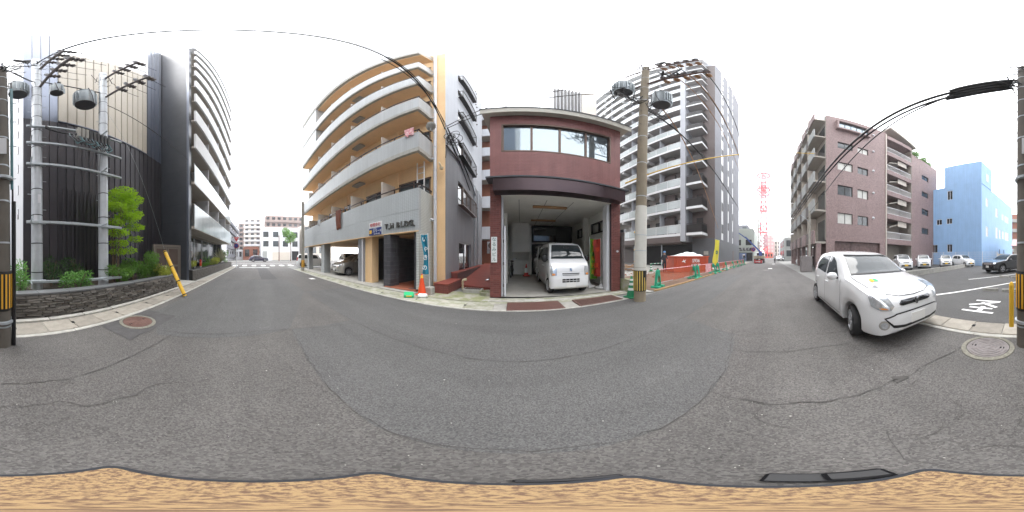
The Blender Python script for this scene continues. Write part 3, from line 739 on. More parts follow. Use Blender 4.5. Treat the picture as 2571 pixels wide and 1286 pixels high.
# carport: pillars, back opening, ceiling
for nm, x0, x1, y0, y1, m in (('pillar', -12.6, -12.0, FY + .18, 5.9, 'tile_grey'), ('pillar', -7.25, -6.75, FY + .1, 6.3, 'wall_lowgrey'), ('pillar', -6.72, -6.2, FY + .18, 5.8, 'beige'), ('pillar', -16.4, -15.9, FY + .2, 5.8, 'tile_grey'), ('back_pillar', -16.2, -15.7, 13.6, 14.2, 'beige_dark'), ('back_pillar', -11, -10.5, 13.6, 14.2, 'beige_dark')):
    MB().box(x0, x1, y0, y1, .0, 2.379).build(nm, m, th)
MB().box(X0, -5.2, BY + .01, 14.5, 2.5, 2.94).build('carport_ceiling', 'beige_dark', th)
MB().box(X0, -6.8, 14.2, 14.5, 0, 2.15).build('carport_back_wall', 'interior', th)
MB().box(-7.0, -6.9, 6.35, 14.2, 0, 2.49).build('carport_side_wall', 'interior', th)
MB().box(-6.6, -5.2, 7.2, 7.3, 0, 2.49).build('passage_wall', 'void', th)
MB().box(-6.1, -5.7, 7.17, 7.195, 1.5, 1.85).build('notice', 'plaster', th)
b = MB(); b.tube([(-6.82, FY + .06, .04), (-6.82, FY + .06, 2.3)], .035); b.build('pillar_pipe', 'pvc', th, True)
# entrance: dark tiled pier, inner tiled wall, floor
MB().box(-5.18, -4.80, FY + .03, FY + .62, 0, 2.335).build('entrance_pier', 'grout', th)
MB().box(-5.18, -5.08, FY + .63, 8.3, 0, 2.49).build('entrance_wall', 'grout', th)
MB().box(-5.07, -3.5, 8.0, 8.1, 0, 2.49).build('entrance_back', 'beige_dark', th)
MB().box(-3.62, -3.44, FY + .17, 8.0, 0, 2.375).build('entrance_side', 'grout', th)
MB().box(-3.43, -2.76, BY + .03, 8, 0, 2.9).build('corner_core', 'wall_lowgrey', th)
MB().box(-3.44, -3.316, FY + .012, BY, .12, 2.379).build('corner_pier', 'tile_side', th)
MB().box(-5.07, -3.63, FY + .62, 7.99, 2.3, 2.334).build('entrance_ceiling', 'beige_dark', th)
tm = MB().cbox(-.095, .095, -.012, .012, -.095, .095, .004).mesh('tile', 'dark_tile')
for i in range(2):
    for j in range(12):
        o = link('tile', tm, th); o.location = (-5.085 + .195 * i + 10, FY + .022 - 8, .1 + .195 * j)
for j in range(12):
    o = link('tile', tm, th); o.location = (-3.532 + 10, FY + .162 - 8, .1 + .195 * j)
for i in range(3):
    for j in range(12):
        o = link('tile', tm, th); o.location = (-4.79 + 10, FY + .13 + .195 * i - 8, .1 + .195 * j); o.rotation_euler = (0, 0, R(90))
for i in range(10):
    for j in range(12):
        o = link('tile', tm, th); o.location = (-5.07 + 10, FY + .72 + .195 * i - 8, .1 + .195 * j); o.rotation_euler = (0, 0, R(90))
struct('entrance_floor', MB().box(-5.05, -3.45, FY - .1, 8, -.02, .07), 'terracotta')
struct('entrance_step', MB().cbox(-5.2, -3.3, FY - .38, FY - .11, -.02, .045, .01), 'concrete')
tag(MB().lathe([(.19, 0), (.19, .004), (.17, .005), (.001, .005)], 24).build('entrance_mat', 'iron_rust'), 'small round dark cover on the terracotta entrance floor', 'cover').location = (-3.75, FY + .25, .07)
# letters and plate on the band
for ch, u in zip('T.HBLDG.', (-4.97, -4.81, -4.65, -4.31, -4.1, -3.88, -3.65, -3.5)): text(th, 'letter', ch, .31, 'bronze', fmx(ff, u, 2.69 if ch != '.' else 2.655, .03), .025, .008)
sg = thing('company_sign', 'white and blue company signboard left of the bronze building name', 'sign', (-5.7, FY - .02, 2.4), world=True)
MB().box(-6.14, -5.27, FY - .03, FY - .005, 2.39, 3.02).build('board', 'ink_white', sg)
MB().box(-6.14, -5.27, FY - .036, FY - .031, 2.39, 2.74).build('blue_field', 'ink_blue', sg)
text(sg, 'lettering', '管理会社', .19, 'ink_red', fmx(ff, -5.705, 2.875, .038), .003)
text(sg, 'lettering', 'スリーK', .17, 'ink_white', fmx(ff, -5.57, 2.575, .042), .003)
text(sg, 'lettering', '株式会社', .055, 'ink_white', fmx(ff, -5.72, 2.69, .042), .002)
text(sg, 'lettering', '099-251-1251', .075, 'ink_white', fmx(ff, -5.58, 2.44, .042), .002)
b = MB()
for k in range(4):
    a = R(45 + 90 * k); b.prism([(-6.03 + .06 * math.cos(a) + .055 * math.cos(t * 1.05), 2.56 + .06 * math.sin(a) + .055 * math.sin(t * 1.05)) for t in range(6)], 0, .003, mx=Matrix(((1, 0, 0, 0), (0, 0, -1, FY - .038 - .002 * k), (0, 1, 0, 0), (0, 0, 0, 1))))
b.build('emblem', 'tape_yellow', sg)
# laundry, dish
def cloth(name, label, cat_, fr, u0, u1, ztop, zlow, n, mat, seed, amp=.03):
    r = random.Random(seed); mb = MB(); I, J = 12, 10; G_ = []
    for j in range(J + 1):
        for i in range(I + 1):
            u = u0 + (u1 - u0) * (i / I) * (1 - .12 * j / J) + (u1 - u0) * .06 * j / J; z = ztop + (zlow + .06 * math.sin(i * 1.1) - ztop) * j / J
            G_.append(fr.P(u, z, n + amp * math.sin(i * 1.5 + j * .3 + seed) * (.3 + j / J)))
    mb.add(G_, [(j * (I + 1) + i, j * (I + 1) + i + 1, (j + 1) * (I + 1) + i + 1, (j + 1) * (I + 1) + i) for j in range(J) for i in range(I)])
    k = len(mb.v); back = [tuple(Vector(v) - fr.n * .012) for v in mb.v]; mb.v += back
    mb.f += [tuple(i + k for i in f)[::-1] for f in mb.f]; mb.mi += mb.mi
    return tag(mb.build(name, mat, None, True), label, cat_)
cloth('hanging_towel', 'brown towel hung over the lowest balcony rail', 'towel', ff, -9.55, -8.85, 4.45, 3.15, .06, 'towel_brown', 1)
cloth('hanging_shirt', 'pink patterned cloth hung over an upper balcony corner', 'cloth', ff, -3.95, -3.5, 7.66, 7.12, .06, 'cloth_pink', 2)
cloth('hanging_cloth', 'small pale checked cloth over the far end of the lowest rail', 'cloth', ff, -12.9, -12.3, 4.45, 4.0, .05, 'cloth_white', 4)
ds = thing('satellite_dish', 'round grey satellite dish on the balcony corner bracket', 'dish', (-3.15, 5.75, 8.1))
b = MB(); b.lathe([(.001, -.07), (.1, -.06), (.2, -.03), (.27, .02), (.275, .03), (.26, .03), (.001, -.05)], 28, mx=Matrix.Rotation(R(-60), 4, 'X') @ Matrix.Rotation(R(20), 4, 'Y')); b.build('reflector', 'plaster', ds, True)
b = MB(); b.tube([(0, .05, -.25), (0, .02, -.05)], .02); b.tube([(.03, .37, -.28), (0, .05, -.25)], .02); b.tube([(0, -.08, -.12), (.03, -.28, .1)], .01); b.build('bracket', 'galv', ds)
# alley beside it: brick kerb, red path, drain box, standpipe
ak = thing('brick_planter_kerb', 'low red brick kerb along the grey side wall', 'kerb', (-2.4, 7, 0), world=True)
MB().cbox(-2.78, -2.22, 5.35, 6.9, 0, .34, .01).build('kerb_wall', 'brick_kerb', ak)
MB().cbox(-2.70, -2.40, 6.9, 14, .0, .62, .01).build('kerb_wall', 'brick_kerb', ak)
MB().cbox(-2.79, -2.21, 5.34, 6.88, .342, .39, .01).build('coping', 'red_path', ak)
MB().cbox(-2.72, -2.36, 6.9, 14, .622, .66, .01).build('coping', 'red_path', ak)
struct('alley_ramp', MB().add([(-2.38, 6.9, .0), (-.74, 6.4, .0), (-.74, 14, .0), (-2.38, 14, .0), (-2.38, 6.9, .12), (-.74, 6.4, .12), (-.74, 14, .75), (-2.38, 14, .75)], [(4, 5, 6, 7), (0, 1, 5, 4), (1, 2, 6, 5), (2, 3, 7, 6), (3, 0, 4, 7)]), 'red_path')
sp_ = thing('standpipe', 'cream plastic drain pipe with elbow at alley mouth', 'pipe', (-1.98, 6.35, 0))
b = MB(); b.tube([(0, 0, 0), (0, 0, .36)], .038, 12); b.tube([(0, 0, .1), (0, 0, .14)], .048, 12); b.tube([(0, 0, .24), (0, 0, .3)], .048, 12); b.build('riser', 'pvc_cream', sp_, True)
b = MB(); b.tube([(0, 0, .34), (.02, .0, .41), (.08, .02, .43), (.16, .03, .43)], .05, 12); b.build('elbow', 'pvc_cream', sp_, True)
dg = thing('drain_box', 'square concrete drain box with grating in the alley mouth', 'drain', (-1.45, 5.95, 0))
MB().cbox(-.36, .36, -.2, .2, 0, .16, .015).build('frame', 'concrete', dg); MB().box(-.3, .3, -.15, .15, .161, .166).build('recess', 'void', dg)
for k in range(9): MB().box(-.29 + .066 * k, -.26 + .066 * k, -.15, .15, .167, .175).build('bar', 'iron_rust', dg)
tr = thing('mossy_basin', 'mossy octagonal concrete basin beside the garage pillar', 'basin', (-.86, 5.62, .02))
MB().lathe([(.26, 0), (.28, .13), (.24, .13), (.22, .04), (.001, .04)], 8).build('rim', 'mossy', tr)
acu = thing('air_conditioner_unit', 'pale outdoor air conditioner unit high in the alley', 'air conditioner', (-1.5, 12.5, 1.9))
MB().cbox(-.4, .4, -.15, .15, 0, .6, .02).build('case', 'far_white', acu); MB().lathe([(.24, 0), (.24, .015), (.2, .02), (.001, .02)], 24, mx=Matrix.Translation((-.08, -.15, .3)) @ Matrix.Rotation(R(90), 4, 'X')).build('fan_grille', 'iron_grey', acu, True)
MB().box(-.42, .42, -.1, .1, -.3, -.002).build('bracket', 'galv', acu)
# balconies of the block behind the alley
rb = thing('rear_balcony_block', 'strip of pale stacked balconies seen through the narrow alley gap', 'building', (-2, 17, 0), world=True)
MB().box(-6, -.9, 16.4, 22, 0, 21).build('wall', 'far_rust', rb)
for k in range(6): MB().box(-6, -.85, 15.2, 15.35, 3 + 3.1 * k, 4.2 + 3.1 * k).build('balcony_front', 'wall_pale', rb); MB().box(-6, -.85, 15.36, 16.39, 3 + 3.1 * k, 3.15 + 3.1 * k).build('balcony_slab', 'plaster', rb)
hy = MB(); 
# ================================================================ brick garage building (local frame, turned slightly)
gb = thing('brick_garage_building', 'two storey red brick building with open garage and wide upper window', 'building', (-.73, 5.37, 0), R(-2.9))
W = 4.74; OP0, OP1 = .37, 4.32; ZO = 3.48
g0 = FR((0, 0, 0), (1, 0, 0), (0, -1, 0))
def P_(mb, name, mat, **k): return mb.build(name, mat, gb, off=(0, 0, 0), **k)
P_(MB().box(0, OP0, .012, .42, 0, 4.0), 'left_pillar', 'brick_joint'); P_(MB().box(OP1, W, .012, .42, 0, 4.0), 'right_pillar', 'brick_joint')
P_(MB().box(0, .15, .42, 5.9, 0, 4.0), 'left_wall', 'brick_joint'); P_(MB().box(W - .15, W, .42, 5.9, 0, .0 + 2.35), 'right_wall', 'gar_wall')
BM = MB().cbox(-.101, .101, -.012, .012, -.029, .029, .004).mesh('brick', 'brick'); BH = MB().cbox(-.049, .049, -.012, .012, -.029, .029, .004).mesh('half_brick', 'brick')
for x0, x1 in ((0, OP0), (OP1, W)):
    for j in range(57):
        z = .036 + .069 * j; w_ = x1 - x0
        if z > 3.96: break
        xs = [(x0 + .108, BM), (x0 + .265, BH), ] if j % 2 else [(x0 + .055, BH), (x0 + .214, BM)]
        xs.append((x0 + w_ - .052, BH)) if w_ > .36 else None
        for x, me in xs[:3]:
            o = link('brick' if me is BM else 'half_brick', me, gb); o.location = (x, .002, z)
# upper storey: backing with window opening, tile skin
wx0, wx1, wz0, wz1 = .38, 4.30, 5.38, 6.98
up = wall(g0, 0, W, 4.0, 7.62, [(wx0, wx1, wz0, wz1)], .2); up.box(0, .02, .004, 5.9, 4.0, 7.62); up.box(W - .02, W, .004, 5.9, 4.0, 7.62); up.box(.03, W - .03, 5.8, 5.9, 2.4, 7.62)
P_(up, 'upper_wall', 'brick_joint')
b = MB(); j = 0; z = 4.09
while z < 7.58:
    x = -.004 - (.1 if j % 2 else 0)
    while x < W:
        a, c = max(x + .004, 0), min(x + .206, W)
        for (s0, s1) in ([(a, c)] if not (wz0 - .03 < z < wz1 + .03) else [(a, min(c, wx0)), (max(a, wx1), c)]):
            if s1 - s0 > .02: b.box(s0, s1, -.014, -.001, z - .029, z + .029)
        x += .21
    z += .069; j += 1
tag(P_(b, 'upper_bricks', 'brick_up'), kind='stuff')
for k in range(4):
    x0 = wx0 + .05 + k * .96; x1 = x0 + .94
    g = MB().box(x0, x1, .10, .115, wz0 + .06, wz1 - .06).build('window_pane', 'glass_sky', gb, off=(0, 0, 0))
    for sx in (x0 - .02, x1 - .03): MB().box(sx, sx + .045, .06, .098, wz0 + .06, wz1 - .06).build('sash', 'alu_brown', g, off=(0, 0, 0))
f = MB(); f.box(wx0, wx1, -.02, .12, wz0, wz0 + .055); f.box(wx0, wx1, -.02, .12, wz1 - .055, wz1); f.box(wx0, wx0 + .05, -.018, .12, wz0 + .055, wz1 - .055); f.box(wx1 - .05, wx1, -.018, .12, wz0 + .055, wz1 - .055); P_(f, 'window_surround', 'alu_brown')
P_(MB().box(wx0 + .06, wx1 - .06, .7, .75, wz0, wz1), 'curtain', 'interior')
# roof, fascia, canopy
P_(MB().box(-.24, W + .28, -.34, 6.1, 7.63, 7.72), 'eaves', 'fascia'); P_(MB().box(-.25, W + .29, -.36, -.342, 7.5, 7.80), 'fascia_board', 'fascia')
P_(MB().box(-.27, W + .31, -.38, 6.12, 7.801, 7.86), 'roof', 'roof_dark')
cb = MB(); n = 16
cb.box(.17, 4.66, -.46, .0, 3.50, 3.96); P_(cb, 'canopy', 'metal_brown')
P_(MB().box(-.05, W + .06, -.50, .0, 3.965, 4.02), 'canopy_cap', 'roof_dark')
# interior
P_(MB().box(.15, W - .15, .0, 5.6, ZO, ZO + .1), 'ceiling', 'gar_wall')
for k in range(3): P_(MB().box(.95 + 1.0 * k, .965 + 1.0 * k, .43, 5.6, ZO - .006, ZO - .001), 'ceiling_joint', 'interior')
fl = MB(); fl.add([(.16, .0, .035), (W - .16, .0, .035), (W - .16, 9, .26), (.16, 9, .26)], [(0, 1, 2, 3)]); P_(fl, 'garage_floor', 'gar_floor')
P_(MB().box(W - .155, W - .15, .43, 5.6, 3.2, 3.48), 'upper_right_wall', 'gar_wall')
rw = FR((W - .15, .43, 0), (0, 1, 0), (-1, 0, 0))
P_(wall(rw, 0, 5.2, 0, 3.2, [(.25, 1.95, 2.5, 3.05), (2.55, 4.0, 2.5, 3.05)], .12), 'right_inner_wall', 'gar_wall')
for q in ((.25, 1.95), (2.55, 4.0)):
    g = MB(); rw.box(g, q[0] + .01, q[1] - .01, 2.51, 3.04, -.1, -.08); o = P_(g, 'clerestory_window', 'curtain')
    f = MB()
    for u in (q[0], (q[0] + q[1]) / 2 - .03, q[1] - .06): rw.box(f, u, u + .06, 2.5, 3.05, -.075, .02)
    rw.box(f, q[0], q[1], 2.5, 2.56, -.074, .022); rw.box(f, q[0], q[1], 2.99, 3.05, -.074, .022); f.build('window_frame', 'alu_dark', o, off=(0, 0, 0))
P_(MB().box(W - .42, W - .156, 2.7, 2.95, 0, 3.47), 'inner_column', 'gar_wall')
P_(MB().box(.152, .2, .43, 5.6, 0, 3.475), 'left_inner_wall', 'gar_wall'); P_(MB().box(.2, .4, 2.3, 2.5, 0, 3.475), 'inner_column', 'gar_wall')
P_(MB().box(.2, 1.75, 5.5, 5.6, 0, 3.47), 'rear_wall', 'gar_wall')
P_(MB().add([(.45, 4.6, 3.46), (1.55, 4.6, 3.46), (1.55, 4.6, 1.65), (.5, 4.6, 1.65), (.45, 5.49, 3.46), (1.55, 5.49, 3.46), (1.55, 5.49, 1.1), (.5, 5.49, 1.1)], [(0, 1, 2, 3), (4, 5, 1, 0), (1, 5, 6, 2), (4, 0, 3, 7), (3, 2, 6, 7)]), 'stair_underside', 'gar_wall')
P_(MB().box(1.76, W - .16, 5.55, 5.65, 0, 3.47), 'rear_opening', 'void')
P_(MB().box(1.76, 3.3, 5.46, 5.54, 2.2, 2.32), 'rear_door_rail', 'kerb_white'); P_(MB().box(2.75, 2.83, 5.46, 5.54, .2, 2.2), 'rear_door_post', 'plaster')
P_(MB().box(1.9, 3.4, 5.5, 5.53, 2.4, 3.3), 'transom_pane', 'glass_dark')
for x0, x1, y in ((1.5, 2.9, 1.1), (1.6, 3.0, 3.7)): P_(MB().cbox(x0, x1, y, y + .16, ZO - .09, ZO - .002, .01), 'ceiling_light', 'wood')
# folding shutter posts
for k, (x0, x1, y0, y1, z1) in enumerate(((OP0 + .005, OP0 + .06, .08, .3, 3.47), (OP0 + .1, OP0 + .15, -.0, .22, 2.4), (OP1 - .14, OP1 - .005, .1, .42, 3.47))): P_(MB().cbox(x0, x1, y0, y1, .04, z1, .006), 'shutter_post', 'far_white')
for k in range(3): P_(MB().box(OP0 + .055, OP0 + .105, .06, .1, .35 + .75 * k, .45 + .75 * k), 'shutter_hinge', 'iron_grey')
P_(MB().box(OP1 - .003, OP1 + .02, -.005, .3, .03, 3.48), 'shutter_rail', 'metal_brown'); P_(MB().box(OP0 - .02, OP0 + .003, -.005, .3, .03, 3.48), 'shutter_rail', 'metal_brown')
ns = thing('name_plate', 'white vertical name plate with dark kana on the left brick pillar', 'sign', (-.585, 5.34, 1.19), R(-2.9))
MB().cbox(-.098, .098, -.03, -.005, 0, .84, .004).build('plate', 'ink_white', ns)
for k, c in enumerate('なるみビル'): text(ns, 'character', c, .145, 'ink_green', Matrix(((1, 0, 0, 0), (0, 0, -1, -.033), (0, 1, 0, .75 - .165 * k), (0, 0, 0, 1))), .002)
tag(MB().lathe([(.03, 0), (.03, .05), (.045, .055), (.03, .09), (.001, .095)], 14, mx=Matrix.Rotation(R(90), 4, 'X')).build('pillar_bell', 'far_white'), 'small white round fitting on the right brick pillar', 'fitting').location = (3.83, 5.12, 1.58)
tag(MB().tube([(0, 0, 0), (-.12, -.05, 0), (-.22, -.06, -.02)], .018).tube([(-.1, -.05, 0), (-.1, -.05, .06)], .014).build('wall_tap', 'chrome', None, True), 'small chrome tap on the alley side of brick pillar', 'tap').location = (-.72, 5.75, .56)

# ================================================================ apartment tower under construction (north-east)
at = thing('apartment_tower', 'tall new grey and brown apartment tower with many glass fronted balconies', 'building', (26, 18, 0), world=True)
SF, F0 = 3.25, 3.9; NF = 14; TOPZ = F0 + SF * NF
TX, CX, CY = 17.2, 18.8, 6.35
fW = FR((TX, 10.3, 0), (0, 1, 0), (-1, 0, 0))      # west balconies, u to the north
MB().box(TX + 1.6, 36, 10.2, 34, 3.9, TOPZ + .4).build('core', 'tw_wall', at)
fS = FR((CX, CY, 0), (1, 0, 0), (0, -1, 0)); SL = 16.5
MB().box(CX + .02, CX + SL, CY + .35, 10.2, 3.6, TOPZ - 1.2).build('south_core', 'tw_wall', at)
MB().box(CX - .005, CX + .02, CY + .01, 10.2, 3.6, TOPZ - 1.2).build('brown_return_wall', 'tw_brown', at)
MB().box(TX - .02, CX - .006, 9.55, 10.25, 3.2, TOPZ + 2).build('corner_fin', 'tw_lightgrey', at)
MB().box(TX + .5, CX - .006, 9.4, 9.549, 3.2, TOPZ).build('fin_side_wall', 'tw_grey', at)  # grey wall strip beside the corner fin
pm = MB().box(0, 1, -.01, .01, 0, 1).mesh('balustrade_pane', 'glass_panel')
BL = 23; NB = 12
slab = MB(); slab.box(TX, TX + 1.59, 10.26, 10.26 + BL, 0, .30); slab_me = slab.mesh('balcony_slab', 'tw_soffit_shade', (26, 18, 0))
fas_me = MB().box(TX - .03, TX - .002, 10.26, 10.26 + BL, -.02, .31).mesh('balcony_fascia', 'tw_white', (26, 18, 0))
rail = MB(); 
for i in range(NB + 1): y = 10.27 + BL * i / NB; rail.box(TX + .02, TX + .06, y, y + .05, .3, 1.4)
rail.box(TX + .015, TX + .065, 10.26, 10.26 + BL, 1.4, 1.45); rail_me = rail.mesh('balcony_railing', 'tw_white', (26, 18, 0))
dv_me = MB().box(TX + .12, TX + 1.58, 13.5, 13.56, .3, 3.2).mesh('balcony_divider', 'tw_lightgrey', (26, 18, 0))
beam_me = MB().box(TX + .15, TX + 1.55, 15.6, 16.1, -.34, -.002).mesh('soffit_beam', 'tw_white', (26, 18, 0))
sb = MB(); sb.box(TX - .1, CX - .008, 7.35, 9.39, 0, .28); sb_me = sb.mesh('corner_balcony_slab', 'tw_soffit_shade', (26, 18, 0))
sf = MB(); sf.box(TX - .13, TX - .102, 7.32, 9.39, -.02, .29); sf.box(TX - .102, CX - .008, 7.32, 7.348, -.02, .29); sf_me = sf.mesh('corner_balcony_fascia', 'tw_white', (26, 18, 0))
sr = MB()
for i in range(15): y = 7.38 + 1.96 * i / 14; sr.box(TX - .07, TX - .05, y, y + .03, .28, 1.4)
for i in range(13): x = TX - .07 + 1.75 * i / 12; sr.box(x, x + .03, 7.38, 7.4, .28, 1.4)
sr.box(TX - .08, TX - .03, 7.37, 9.36, 1.4, 1.45); sr.box(TX - .03, CX - .01, 7.37, 7.42, 1.4, 1.45); sr.box(TX - .04, CX - .01, 7.41, 7.43, .28, 1.3); sr.box(TX - .045, TX - .03, 7.44, 9.36, .28, 1.3)
sr_me = sr.mesh('corner_balcony_railing', 'alu_dark', (26, 18, 0))
for k in range(NF):
    z = F0 + SF * k
    for me in (slab_me, rail_me, fas_me): link(me.name.split('.')[0], me, at).location = (0, 0, z)
    for i in range(4):
        link('balcony_divider', dv_me, at).location = (0, 5.6 * i, z)
        if k: link('soffit_beam', beam_me, at).location = (0, 5.6 * i, z)
    link('corner_balcony_slab', sb_me, at).location = (0, 0, z); link('corner_balcony_fascia', sf_me, at).location = (0, 0, z); link('corner_balcony_railing', sr_me, at).location = (0, 0, z)
    for i in range(NB):
        y0 = 10.27 + BL * i / NB + .06; o = link('balustrade_pane', pm, at)
        o.matrix_local = Matrix.Translation((TX + .04 - 26, y0 - 18, z + .38)) @ Matrix.Rotation(R(90), 4, 'Z') @ Matrix.Diagonal((BL / NB - .07, 1, 1.0, 1))
    fb_ = FR((TX + 1.6, 10.4, z), (0, 1, 0), (-1, 0, 0))
    for i in range(8):
        b = MB(); fb_.box(b, .5 + 2.85 * i, 2.2 + 2.85 * i, .35 if i % 2 else 1.2, 2.4, 0, .02); b.build('balcony_window', 'glass' if i % 2 else 'glass_dark', at)
    b = MB(); fb_.box(b, 1.4, 3.6, .3, 2.9, .03, .5); b.build('storage_box_wall', 'tw_brown', at)
    b = MB(); b.box(CX - .02, CX - .008, 7.9, 8.8, z + .35, z + 2.4); b.build('corner_door', 'glass', at)
MB().box(TX - .3, CX + 1, 7.2, 34, TOPZ + .3, TOPZ + .7).build('roof_slab', 'tw_white', at)
MB().box(TX - .3, TX + 3, 7.2, 12, TOPZ + 2.5, TOPZ + 2.9).build('roof_slab', 'tw_white', at)
# south facade with vertical window strips
hol = []
strips = ((2.7, 3.6), (6.3, 6.9), (9.6, 10.1))
wall(fS, 0, SL, 3.6, TOPZ - 1.2, [], .1).build('south_facade', 'tw_grey', at)
for i, (a, c) in enumerate(strips):
    b = MB(); fS.box(b, a, c, 3.65, TOPZ - 1.4, .002, .03); st = b.build('white_strip', 'tw_white', at)
    for k in range(13):
        z = F0 + SF * k + .7 + .9 * (i % 2); b = MB(); fS.box(b, a + .06, c - .02, z, z + 1.25, .031, .05); b.build('strip_window', 'dark_pane', st)
b = MB()
for k in range(0, 13, 2): fS.box(b, 0, SL, F0 + SF * k + 2.6, F0 + SF * k + 2.66, .001, .012)
for u in (4.7, 8.2, 12.2): fS.box(b, u, u + .03, 3.7, TOPZ - 1.3, .0, .010)
b.build('facade_joints', 'tw_base', at)
MB().box(CX - .03, CX + SL + .03, CY - .04, 10.2, TOPZ - 1.2, TOPZ - .8).build('parapet', 'tw_lightgrey', at)
# base storey
MB().box(CX - .01, CX + SL, CY - .02, 9.4, 0, 3.6).build('base_wall', 'tw_base', at)
MB().box(TX + .3, 36, 10.25, 34, 2.95, 3.88).build('base_soffit', 'tw_brown', at)
MB().box(TX - .01, TX + .3, 10.26, 33, 3.1, 3.88).build('base_band', 'tw_brown', at)
MB().box(TX + 5.5, 36, 9.41, 34, 0, 2.94).build('base_recess', 'tw_brown', at)
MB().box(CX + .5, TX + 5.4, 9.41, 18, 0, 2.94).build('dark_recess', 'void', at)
for y in (13.5, 19, 25): MB().cbox(TX + .5, TX + .62, y, y + .12, 0, 2.94, .01).build('support_post', 'galv', at)
b = MB(); fS.box(b, 9.8, 11.0, 0, 2.3, .021, .04); b.build('service_door', 'tw_brown', at)
b = MB(); b.box(CX - .06, CX - .012, 7.2, 7.8, 1.55, 2.0); b.build('notice_panel', 'plaster', at)
struct('site_ground', MB().sheet([(4.6, 4.1, .006), (36, 4.0, .006), (36, 40, .006), (4.1, 40, .006)]), 'concrete')
# striped tower behind the garage
stt = thing('striped_tower', 'distant tower with dark and white vertical stripes above the garage roof', 'building', (8, 21, 0), world=True)
MB().box(5.3, 9.2, 20.3, 26, 0, 36).build('wall', 'tw_white', stt); MB().box(9.21, 11.4, 20.1, 26, 0, 36.4).build('stair_wall', 'far_cream', stt)
for k in range(8): MB().box(5.3 + .49 * k, 5.52 + .49 * k, 20.05, 20.29, 0, 36.1).build('stripe_fin', 'alu_dark', stt)
# ================================================================ brown tiled apartment block (south-east)
bb = thing('brown_tiled_apartments', 'brown tiled seven storey apartment block with recessed balconies behind white hatchback', 'building', (20, -14, 0), world=True)
BXW = 14.0
f1 = FR((BXW, 0, 0), (0, -1, 0), (-1, 0, 0))     # west wall, u = -y
fl_z = [(4.78, 5.62), (7.75, 8.62), (10.72, 11.5), (13.72, 14.45)]
H1 = [(6.08, 11.5, 0.0, 2.8)]; WN = []
for a, c in fl_z: WN += [(6.38, 8.02, a - .25, c), (8.58, 9.9, a - .2, c - .05)]
wall(f1, 5.2, 12.55, 0, 18.75, H1 + WN, .22).build('west_wall', 'brown_tile', bb)
for q in WN: window(bb, f1, *q, -.16, 'curtain' if (q[0] < 7) == (int(q[2]) % 2 == 0) else 'glass', 'alu_dark', 1)
W2 = [(19.3, 21.1, a - .1, c) for a, c in fl_z]
wall(f1, 17.0, 23.6, 0, 17.1, W2, .22).build('west_wall_far', 'brown_tile', bb)
for q in W2: window(bb, f1, *q, -.16, 'glass', 'alu_dark', 1)
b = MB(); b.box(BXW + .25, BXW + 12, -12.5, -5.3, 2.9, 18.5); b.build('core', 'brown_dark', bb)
MB().box(BXW + .25, BXW + 9, -23.5, -17.0, 0, 17).build('far_core', 'brown_dark', bb)
MB().box(BXW + 2.2, BXW + 9, -17, -12.55, 0, 18.55).build('recess_back_wall', 'brown_soffit', bb)
MB().box(BXW + .02, BXW + 2.2, -17.05, -16.95, 0, 18.2).build('recess_side_wall', 'brown_soffit', bb)
MB().box(BXW + .02, BXW + 2.2, -12.54, -12.45, 0, 18.7).build('recess_side_wall', 'brown_tile', bb)
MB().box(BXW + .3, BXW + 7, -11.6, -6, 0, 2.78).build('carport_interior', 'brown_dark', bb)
MB().box(BXW, 26, -12.5, -5.2, 18.76, 18.9).build('roof', 'brown_tile', bb); MB().box(BXW, 23, -23.6, -16.9, 17.11, 17.25).build('far_roof', 'brown_tile', bb)
MB().prism([(-12.56, 18.55), (-12.56, 20.15), (-17, 18.75), (-17, 18.55)], BXW + 2.2, BXW + 2.4, mx=Matrix(((0, 0, 1, 0), (1, 0, 0, 0), (0, 1, 0, 0), (0, 0, 0, 1)))).build('recess_gable', 'brown_soffit', bb)
